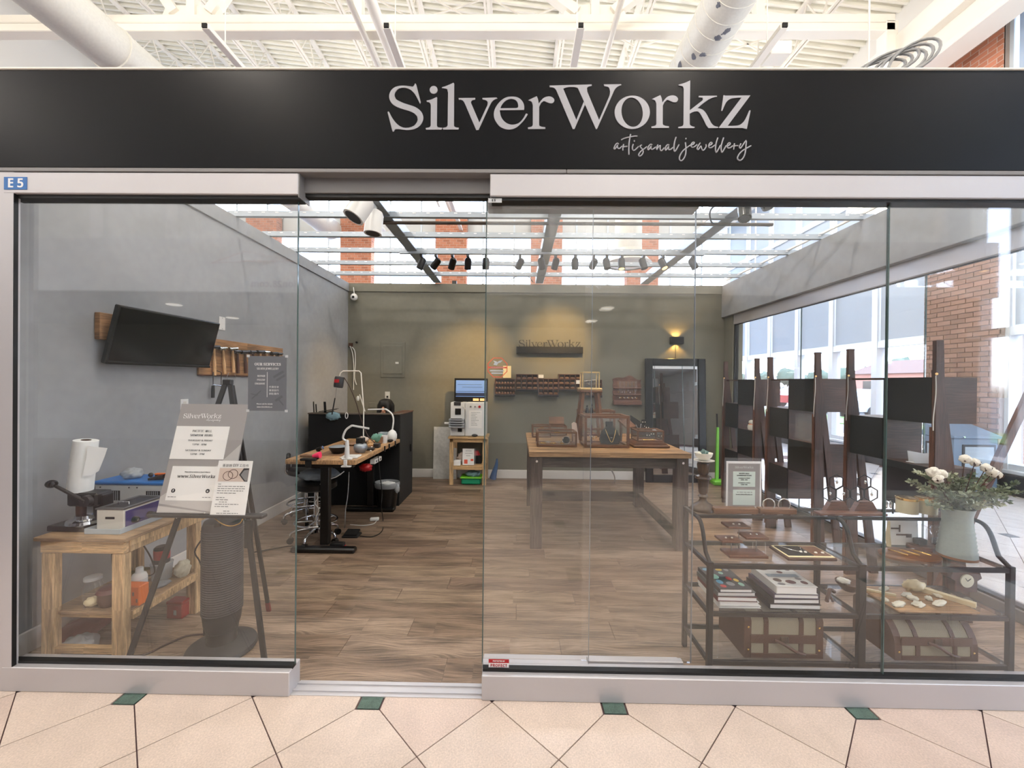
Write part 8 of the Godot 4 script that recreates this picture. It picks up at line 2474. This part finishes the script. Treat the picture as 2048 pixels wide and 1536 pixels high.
	part(cl, "case", mb().prism(PackedVector2Array([Vector2(-0.06, 0), Vector2(0.06, 0), Vector2(0.06, 0.06), Vector2(0.085, 0.075), Vector2(0.075, 0.105), Vector2(0.02, 0.13), Vector2(-0.02, 0.13), Vector2(-0.075, 0.105), Vector2(-0.085, 0.075), Vector2(-0.06, 0.06)]), 0.055), "handle_dark", Vector3(0, 0, -0.03))
	part(cl, "dial", mb().rod(Vector3(0, 0.062, 0.024), Vector3(0, 0.062, 0.031), 0.036, 0.036, 24), "clock_face")
	part(cl, "hand", mb().bar(Vector3(0, 0.062, 0.032), Vector3(0.018, 0.076, 0.032), 0.004, 0.001, Vector3.BACK).bar(Vector3(0, 0.062, 0.032), Vector3(-0.012, 0.078, 0.032), 0.003, 0.001, Vector3.BACK), "ink")
	# bottom shelf
	suitcase("suitcase", "square cane suitcase with brown straps on the bottom shelf", 1.155, 1.548, SHELF_Y[0] + 0.0025, 0.205, 0.025)
	suitcase("suitcase", "round-lidded cane suitcase with brown straps on the bottom shelf", 1.905, 2.315, SHELF_Y[0] + 0.0025, 0.205, 0.15)

func book(at: Vector3, b: Array, k: int) -> float:
	var o := thing("book", b[4], "book", at, 0.02 * sin(k * 2.3), "books on the lower shelf")
	var w: float = b[0]
	var d: float = b[1]
	var h: float = b[2]
	part(o, "cover", mb().span(Vector3(-w * 0.5, 0, -d * 0.5), Vector3(w * 0.5, 0.003, d * 0.5)).span(Vector3(-w * 0.5, h - 0.003, -d * 0.5), Vector3(w * 0.5, h, d * 0.5)).span(Vector3(-w * 0.5, 0.003, -d * 0.5), Vector3(-w * 0.5 + 0.004, h - 0.003, d * 0.5)), b[3])
	part(o, "pages", mb().span(Vector3(-w * 0.5 + 0.004, 0.003, -d * 0.5 + 0.003), Vector3(w * 0.5 - 0.004, h - 0.003, d * 0.5 - 0.003)), "paper")
	if k == 4 or k == 8:
		var tints := ["gem_mint", "gem_red", "gem_blue", "gem_yellow", "gem_grey"] if k == 4 else ["book_maroon", "gem_grey", "leather_brown", "gem_grey", "book_maroon"]
		var spots := [[-0.3, -0.05, 0.26, 0.13], [0.12, 0.05, 0.14, 0.08], [-0.28, 0.2, 0.16, 0.09], [0.3, 0.12, 0.12, 0.07], [0.0, 0.28, 0.2, 0.09], [0.32, 0.3, 0.13, 0.08], [-0.3, 0.38, 0.15, 0.06], [-0.3, -0.36, 0.22, 0.07], [0.1, -0.36, 0.18, 0.05], [0.34, -0.36, 0.12, 0.07], [0.05, -0.2, 0.12, 0.06]]
		for i in spots.size():
			var e: Array = spots[i]
			if k == 8 and e[1] > -0.12 and e[1] < 0.1:
				continue
			var p := mb()
			p.at(Vector3(e[0] * w, h, e[1] * d), Basis.from_scale(Vector3(e[2] * w * 0.62, 1, e[3] * d))).lathe([Vector2(1, 0.0), Vector2(0.97, 0.0006), Vector2(0, 0.0006)], 14)
			part(o, "cover_picture", p, tints[i % 5])
		if k == 8:
			part(o, "title_band", bx(w * 0.8, 0.0008, d * 0.14), "bin_panel", Vector3(0.0, h + 0.0003, -d * 0.03))
	return at.y + h + 0.0005

func suitcase(called: String, label: String, x0: float, x1: float, y: float, h: float, r: float) -> void:
	var o := thing(called, label, "suitcase", Vector3((x0 + x1) * 0.5, y, -0.275))
	var d := 0.125
	var turn := Basis(Vector3(0, 0, 1), Vector3(0, 1, 0), Vector3(-1, 0, 0))
	var prof := func(grow: float) -> PackedVector2Array:
		var p := PackedVector2Array([Vector2(-d - grow, 0.0005), Vector2(d + grow, 0.0005)])
		for k in 9:
			var a := PI * 0.5 * k / 8
			p.append(Vector2(d - r + cos(a) * (r + grow), h - r + sin(a) * (r + grow)))
		for k in 5:
			var a := PI * 0.5 + PI * 0.5 * k / 4
			p.append(Vector2(-d + 0.02 + cos(a) * (0.02 + grow), h - 0.02 + sin(a) * (0.02 + grow)))
		return p
	var w := x1 - x0
	var slice := func(name_: String, xa: float, wide: float, grow: float, m: String) -> void:
		part(o, name_, mb().at(Vector3(xa + wide, 0, 0), turn).prism(prof.call(grow), wide), m)
	slice.call("shell", -w * 0.5 + 0.02, w - 0.04, 0.0, "cane")
	slice.call("end_cap", -w * 0.5, 0.035, 0.003, "leather_brown")
	slice.call("end_cap", w * 0.5 - 0.035, 0.035, 0.003, "leather_brown")
	slice.call("strap", -w * 0.25, 0.022, 0.004, "leather_brown")
	slice.call("strap", w * 0.25 - 0.022, 0.022, 0.004, "leather_brown")
	part(o, "lid_band", bx(w - 0.06, 0.042, 0.006, 0.001), "leather_brown", Vector3(0, h * 0.47, d + 0.003))
	part(o, "base_band", bx(w - 0.06, 0.022, 0.006, 0.001), "leather_brown", Vector3(0, 0.013, d + 0.003))
	part(o, "handle", mb().tube(curve([Vector3(-0.05, h * 0.46, d + 0.010), Vector3(-0.01, h * 0.40, d + 0.022), Vector3(0.05, h * 0.22, d + 0.022), Vector3(0.10, h * 0.13, d + 0.012)]), 0.008, 8), "leather_brown")
	part(o, "lock", bx(0.04, 0.03, 0.008, 0.002), "bronze_wood", Vector3(0.0, h * 0.47, d + 0.009))
	for e in [[-1, 0.2], [-1, 0.75], [1, 0.2], [1, 0.75]]:
		if r > 0.1 and e[1] > 0.5:
			continue
		part(o, "rivet", mb().ball(Vector3(e[0] * (w * 0.5 - 0.02), h * e[1], d + 0.003), Vector3(0.006, 0.006, 0.004), 8, 5), "brass")

func build_bouquet(at: Vector3) -> void:
	var o := thing("ribbed_vase", "pale ribbed ceramic pitcher vase standing on the middle shelf", "vase", at)
	var p := [Vector2(0, 0.001), Vector2(0.072, 0.001), Vector2(0.078, 0.006)]
	for k in 20:
		var t := k / 19.0
		p.append(Vector2(lerpf(0.078, 0.058, t) + (0.0022 if k % 2 else -0.0012) * (1.0 if t > 0.12 and t < 0.75 else 0.2), lerpf(0.01, 0.20, t)))
	p.append_array([Vector2(0.058, 0.225), Vector2(0.068, 0.262), Vector2(0.065, 0.262), Vector2(0.052, 0.2), Vector2(0.0, 0.18)])
	part(o, "body", mb().lathe(p, 32), "ceramic")
	part(o, "worn_foot", mb().lathe([Vector2(0.0785, 0.004), Vector2(0.0792, 0.006), Vector2(0.0778, 0.016)], 32), "leather_tan")
	var b := thing("dried_bouquet", "bouquet of eucalyptus sprays and cotton bolls in the ribbed vase", "bouquet", at + Vector3(0, 0.2, 0))
	var r := RandomNumberGenerator.new()
	r.seed = 77
	var tips := [[1822, 965, -0.24], [1838, 945, -0.30], [1850, 985, -0.20], [1865, 955, -0.26], [1880, 972, -0.18], [1900, 950, -0.24], [1922, 958, -0.20], [1945, 950, -0.26], [1960, 975, -0.2], [1985, 990, -0.24], [2005, 978, -0.2], [2030, 970, -0.26], [2040, 985, -0.2], [1995, 1008, -0.22], [1858, 1010, -0.16], [1905, 992, -0.15], [1935, 990, -0.15], [1965, 1010, -0.17], [1880, 1000, -0.30], [1920, 965, -0.32], [1975, 955, -0.3], [1842, 975, -0.3], [1950, 1000, -0.3], [2015, 1000, -0.24], [1890, 985, -0.22], [1912, 975, -0.27]]
	for i in tips.size():
		var e := on_z(tips[i][0], tips[i][1], tips[i][2]) - b.position
		var m := Vector3(e.x * 0.35, maxf(e.y * 0.65, 0.06), e.z * 0.35)
		var path := curve([Vector3(r.randf_range(-0.03, 0.03), -0.1, r.randf_range(-0.03, 0.03)), Vector3(e.x * 0.12, 0.05, e.z * 0.12), m, e], 6)
		var st := part(b, "stem", mb().tube(path, 0.0016, 5), "leaf_dark")
		var leaves := mb()
		for k in range(6, path.size()):
			for q in 10:
				var dir := Vector3(r.randf_range(-1, 1), r.randf_range(-0.3, 0.9), r.randf_range(-1, 1)).normalized()
				var c: Vector3 = path[k] + dir * r.randf_range(0.008, 0.024)
				var up := dir.cross(Vector3(r.randf_range(-1, 1), r.randf_range(-1, 1), r.randf_range(-1, 1))).normalized()
				var sd := dir.cross(up)
				var l := r.randf_range(0.016, 0.028)
				leaves.tri(c - dir * l * 0.5, c + sd * l * 0.32, c + dir * l * 0.5, up)
				leaves.tri(c - dir * l * 0.5, c + dir * l * 0.5, c - sd * l * 0.32, up)
		var lf := part(st, "leaves", leaves, ["leaf", "leaf_pale", "leaf", "leaf_dark"][i % 4])
		lf.set_meta("kind", "stuff")
	var bolls := [[1866, 945, -0.2, 0.026], [1884, 948, -0.19, 0.022], [1876, 957, -0.18, 0.022], [1930, 918, -0.22, 0.022], [1950, 925, -0.21, 0.02], [1972, 936, -0.2, 0.022], [1985, 945, -0.2, 0.022], [1996, 950, -0.2, 0.018]]
	for i in bolls.size():
		var e := on_z(bolls[i][0], bolls[i][1], bolls[i][2]) - b.position
		var c := part(b, "cotton_boll", lump(Vector3.ONE * bolls[i][3] * 1.0, 200 + i), "cotton", e)
		part(c, "husk", mb().tube([Vector3(0, -0.02, 0), Vector3(0.008, -0.008, 0.012), Vector3(0.012, 0.006, 0.019)], [0.003, 0.006, 0.001], 6).tube([Vector3(0, -0.02, 0), Vector3(-0.012, -0.008, 0.010), Vector3(-0.018, 0.004, 0.012)], [0.003, 0.006, 0.001], 6), "bud")
		part(b, "stem", mb().tube(curve([Vector3(0, -0.05, 0), Vector3(e.x * 0.5, e.y * 0.5, e.z * 0.5), e]), 0.002, 5), "bud")


# ---------------------------------------------------------------- beams, struts, track lights over the shop
func spot_head(px: float, py: float, z: float, aim: Vector3, lit: bool, label: String, energy := 0.0, r := 0.040, l := 0.13, shell := "black_satin", top_y := 2.975) -> void:
	var at := on_z(px, py, z)
	var o := thing("track_spotlight" if shell == "black_satin" else "cylinder_spotlight", label, "spotlight", Vector3(at.x, top_y, z), 0.0, "spotlights on the lighting track" if shell == "black_satin" else "")
	var c := Vector3(0, at.y - top_y, 0)
	var d := (aim - at).normalized()
	part(o, "adapter", bx(0.03, 0.035, 0.07, 0.003), shell, Vector3(0, -0.018, 0))
	part(o, "stem", mb().rod(Vector3(0, -0.03, 0), c - d * l * 0.3, 0.008), shell)
	part(o, "barrel", mb().tube([c - d * l * 0.5, c - d * l * 0.42, c - d * l * 0.30, c + d * l * 0.5], [r * 0.5, r * 0.85, r, r], 18), shell)
	part(o, "lamp_face" if lit else "lens", mb().tube([c + d * l * 0.45, c + d * (l * 0.5 + 0.002)], r * 0.8, 18), "lamp_warm" if lit else "charcoal")
	if energy > 0.0:
		var s := SpotLight3D.new()
		s.name = "spot_light"
		o.add_child(s)
		s.position = c + d * (l * 0.5 + 0.006)
		s.look_at_from_position(o.position + s.position, aim, Vector3.UP if absf(d.y) < 0.95 else Vector3.RIGHT)
		s.spot_angle = 24.0
		s.spot_angle_attenuation = 0.9
		s.spot_range = 14.0
		s.light_energy = energy
		s.light_color = Color(1.0, 0.80, 0.46)
		s.light_size = 0.03
		s.shadow_enabled = true

func build_overhead() -> void:
	var bl := ["grey box beam running back over the desk side of the shop", "grey box beam running back over the display table", "grey box beam running back over the right side of the shop"]
	for k in 3:
		var x: float = [-1.25, 0.33, 1.95][k]
		single("roof_beam", bl[k], "beam", mb().span(Vector3(-0.06, 0, BACK_Z + 0.02), Vector3(0.06, 0.11, -0.5), 0.004), "zinc", Vector3(x, 3.03, 0), 0.0, "beams over the shop")
	var zs := [-1.85, -2.36, -2.87, -3.38, -3.9]
	for k in 5:
		var o := thing("slotted_strut", "slotted steel strut across the shop walls, " + ["nearest to the shop front", "second from the shop front", "just behind the lighting track", "fourth from the shop front", "nearest to the back wall"][k], "strut", Vector3(0.27, 3.021, zs[k]), 0.0, "slotted struts over the shop")
		part(o, "web", mb().span(Vector3(-2.98, 0, -0.002), Vector3(2.98, 0.05, 0.002)), "zinc")
		part(o, "flange", mb().span(Vector3(-2.98, 0, -0.04), Vector3(2.98, 0.003, -0.002)), "zinc")
		var notch := mb()
		for q in 46:
			notch.box(Vector3(-2.9 + q * 0.128, 0.036, 0.0026), Vector3(0.03, 0.008, 0.0012))
		var nn := part(o, "slots", notch, "paint_white")
		nn.set_meta("kind", "stuff")
	single("brown_conduit", "thin brown conduit pipe under the roof beams", "pipe", mb().rod(Vector3(-1.3, 0, 0), Vector3(2.39, 0, 0), 0.016), "grey_wood_along", Vector3(0, 3.006, -1.95))
	single("lighting_track", "grey lighting track that carries the small black spotlights", "track", mb().span(Vector3(-1.38, 0, -0.018), Vector3(2.14, 0.03, 0.018), 0.003), "zinc", Vector3(0, 2.976, -2.8))
	var heads := [[843, 0], [905, 0], [936, 0], [972, 0], [1040, 2], [1083, 0], [1111, 0], [1150, 0], [1187, 1], [1213, 0], [1243, 1], [1286, 0], [1325, 1], [1386, 0]]
	var aims := [Vector3(-1.9, 0.9, -2.6), Vector3(-1.6, 1.2, BACK_Z), Vector3(-0.9, 0.3, BACK_Z), Vector3(-0.5, 0.5, -3.2), Vector3(-0.72, 1.75, BACK_Z), Vector3(0.8, 1.0, BACK_Z), Vector3(0.0, 1.0, BACK_Z), Vector3(0.66, 0.9, -2.9), Vector3(0.62, 2.1, BACK_Z), Vector3(1.3, 0.9, -2.4), Vector3(1.2, 0.9, -2.5), Vector3(1.9, 0.9, -2.4), Vector3(2.4, 0.6, -2.0), Vector3(2.6, 1.2, -2.4)]
	var what := ["pale-lit", "tilted", "upright", "upright", "bright", "tilted", "left-leaning", "upright", "lit", "tilted", "lit", "right-leaning", "lit right-leaning", "cross-turned"]
	for k in heads.size():
		var near: String = ["at the left end of the lighting track", "next to the left end of the lighting track", "third along the track from the desk side", "above the edge of the sliding door glass", "fifth along the track from the desk side", "just below the middle roof beam", "next to the middle roof beam", "eighth along the track from the desk side", "above the small maple case", "left of the bell diffuser", "before the bell diffuser", "beside the right roof beam", "under the right roof beam", "at the right end of the lighting track"][k]
		var energy: float = [0, 0, 0, 0, 13.0, 0, 0, 0, 13.0, 0, 9.0, 0, 6.0, 0][k]
		spot_head(heads[k][0], 527, -2.8, aims[k], heads[k][1] > 0, "small black %s spotlight %s" % [what[k], near], energy)
	spot_head(872, 527, -2.8, Vector3(LEFT_X, 1.15, -3.9), false, "small black spotlight on the track turned to the left wall", 6.0)
	spot_head(720, 415, -1.33, Vector3(-2.2, 0.9, -0.7), false, "large white cylinder spotlight turned toward the bench", 0.0, 0.085, 0.21, "plastic_white", 3.03)
	spot_head(748, 444, -1.62, Vector3(-1.4, 0.8, -1.5), false, "large white cylinder spotlight pointing down beside the roof beam", 0.0, 0.075, 0.21, "plastic_white", 3.03)
	spot_head(1489, 424, -1.57, Vector3(1.5, 0.8, -0.6), false, "black spotlight hanging from the right roof beam", 0.0, 0.052, 0.15, "black_gloss", 3.03)
	spot_head(1532, 400, -1.27, Vector3(2.4, 0.9, -0.5), false, "black spotlight hidden under the right window head", 0.0, 0.052, 0.13, "black_gloss", 3.03)
	single("beam_cable", "black cable looped round the right roof beam", "cable", mb().tube(curve([on_z(1455, 405, -1.5), on_z(1425, 415, -1.6), on_z(1420, 435, -1.8), on_z(1432, 450, -1.92), on_z(1480, 449, -1.95), on_z(1540, 452, -1.95)]), 0.007, 6), "cable_black")
	single("wall_top_box", "small black box on top of the back wall", "box", bx(0.07, 0.06, 0.05, 0.004), "black_satin", on_back(909, 568, -0.05) + Vector3(0, 0.018, 0))
	single("wall_top_wires", "dark wires bunched on top of the back wall", "wires", mb().tube(curve([on_back(975, 570, -0.05), on_back(990, 560, -0.05), on_back(1010, 570, -0.05), on_back(1030, 558, -0.05), on_back(1050, 552, -0.05), on_back(1066, 568, -0.05)]), 0.006, 6), "cable_black", Vector3(0, 0.03, 0))
	single("bulkhead_rail", "thin white rail along the top of the right bulkhead", "rail", mb().span(Vector3(-0.012, 0, BACK_Z + 0.1), Vector3(0.012, 0.02, -0.2)), "steel_white", Vector3(RIGHT_X + 0.02, 3.075, 0))
	var coil := thing("cable_coil", "coil of grey cable lying on top of the fascia", "cable coil", on_z(1795, 125, -0.35) + Vector3(0, -0.02, 0))
	for k in 6:
		var ring := []
		for q in 22:
			var a := TAU * q / 22
			ring.append(Vector3((k - 3) * 0.028 + cos(a) * (0.12 - 0.006 * k) + sin(a) * 0.05, sin(a) * (0.062 + 0.006 * k) + 0.012 * (k % 3), -0.04 + 0.015 * k + cos(a) * 0.04))
		part(coil, "loop", mb().tube(ring, 0.0075, 6, true), "cable_grey")


# ---------------------------------------------------------------- beyond the windows
func build_outside() -> void:
	var g := setting_root("ground")
	part(g, "lot", mb().span(Vector3(7.3, -0.4, -80), Vector3(120, -0.16, 60)), "asphalt")
	part(g, "verge", mb().span(Vector3(14.0, -0.16, -80), Vector3(17.0, -0.12, 60)), "grass")
	part(g, "walk", mb().span(Vector3(7.3, -0.16, -80), Vector3(11.0, -0.10, 60)), "slab")
	part(g, "yard", mb().span(Vector3(-80, -0.4, -80), Vector3(7.3, -0.16, HALL_BACK - 0.4)), "asphalt")
	var r := RandomNumberGenerator.new()
	r.seed = 5
	var cars := [[1640, 26.0, "car_silver", "silver car parked beyond the grass verge"], [1668, 19.5, "car_blue", "blue car parked nearest to the window wall"], [1600, 30.0, "car_white", "white car parked between silver and dark cars"], [1572, 34.0, "car_dark", "dark car parked far out in the lot"], [1715, 23.0, "car_white", "white car parked behind the tall window mullion"], [1615, 22.0, "car_red", "red car parked beyond the verge"], [1765, 19.0, "car_silver", "silver car parked toward the brick house"]]
	for e in cars:
		var d := ray(e[0], 800)
		var p: Vector3 = EYE + d * (e[1] / d.x)
		var o := thing("car", e[3], "car", Vector3(p.x, -0.16, p.z), r.randf_range(-0.15, 0.15))
		var prof := PackedVector2Array([Vector2(-2.2, 0.35), Vector2(2.2, 0.35), Vector2(2.25, 0.75), Vector2(1.5, 0.92), Vector2(0.8, 1.42), Vector2(-1.0, 1.45), Vector2(-1.9, 0.98), Vector2(-2.25, 0.9)])
		part(o, "body", mb().at(Vector3(0, 0, -0.85)).prism(prof, 1.7), e[2])
		part(o, "window", mb().at(Vector3(0, 0, -0.87)).prism(PackedVector2Array([Vector2(1.3, 0.95), Vector2(0.75, 1.36), Vector2(-0.95, 1.38), Vector2(-1.6, 0.98)]), 1.74), "black_gloss")
		for q in [[-1.4, 0.8], [1.4, 0.8], [-1.4, -0.8], [1.4, -0.8]]:
			part(o, "wheel", mb().rod(Vector3(q[0], 0.32, q[1] - 0.1), Vector3(q[0], 0.32, q[1] + 0.1), 0.32, 0.32, 16), "tyre")
	for e in [[1480, 70.0, 5.0], [1530, 62.0, 4.6], [1575, 66.0, 5.4], [1640, 58.0, 4.4], [1690, 64.0, 4.8], [1740, 60.0, 4.6], [1800, 52.0, 5.2], [1600, 74.0, 4.4]]:
		var d := ray(e[0], 770)
		var p: Vector3 = EYE + d * (e[1] / d.x)
		var o := thing("tree", "leafy tree standing far out beyond the parking lot", "tree", Vector3(p.x, -0.16, p.z), 0.0, "trees beyond the parking lot")
		var h: float = e[2]
		part(o, "trunk", mb().rod(Vector3.ZERO, Vector3(0, h * 0.5, 0), 0.22, 0.14), "bark")
		part(o, "crown", lump(Vector3(h * 0.42, h * 0.36, h * 0.42), int(e[0])), "tree_leaf", Vector3(0, h * 0.68, 0))
	var d2 := ray(1850, 760)
	var hp := EYE + d2 * (44.0 / d2.x)
	var ho := thing("brick_house", "small pinkish brick house beyond the lot", "house", Vector3(hp.x, -0.16, hp.z))
	part(ho, "walls", mb().span(Vector3(-4, 0, -5), Vector3(4, 3.0, 5)), "house_brick")
	part(ho, "roof", mb().at(Vector3(0, 3.0, -5.3)).prism(PackedVector2Array([Vector2(-4.4, 0), Vector2(4.4, 0), Vector2(0, 1.6)]), 10.6), "roof_brown")
	for q in [-2.5, 2.5]:
		part(ho, "window", mb().span(Vector3(-4.03, 0.9, q - 0.6), Vector3(-3.98, 2.2, q + 0.6)), "black_gloss")
	single("brick_wing", "brick wall of the next building wing outside the window", "wall", mb().span(Vector3(0, 0, -3.0), Vector3(0.4, 5.0, 3.0)), "brick_far", Vector3(9.4, -0.16, -4.2))
	# waste cabinet in the walkway
	var o := thing("waste_cabinet", "blue-grey waste cabinet with a sloping lid and framed panel in the walkway", "waste cabinet", Vector3(6.42, 0.0, -4.05), 0.0)
	part(o, "body", bx(0.62, 0.78, 0.42, 0.01), "bin_blue", Vector3(0, 0.39, 0))
	part(o, "lid", mb().at(Vector3(-0.33, 0.78, 0), Basis(Vector3(0, 0, 1), Vector3(0, 1, 0), Vector3(-1, 0, 0)).rotated(Vector3.UP, PI)).prism(PackedVector2Array([Vector2(-0.24, 0), Vector2(0.24, 0), Vector2(0.16, 0.17), Vector2(-0.24, 0.03)]), 0.66), "bin_blue")
	part(o, "panel_frame", bx(0.46, 0.50, 0.012, 0.004), "bin_frame", Vector3(0.04, 0.44, 0.214))
	part(o, "panel", bx(0.40, 0.44, 0.012, 0.003), "bin_panel", Vector3(0.04, 0.44, 0.218))
	part(o, "side_frame", bx(0.012, 0.50, 0.34, 0.004), "bin_frame", Vector3(-0.314, 0.44, 0))
	part(o, "side_panel", bx(0.012, 0.44, 0.28, 0.003), "bin_panel", Vector3(-0.318, 0.44, 0))
	part(o, "lock", mb().rod(Vector3(-0.2, 0.80, 0.24), Vector3(-0.2, 0.80, 0.255), 0.012), "chrome")
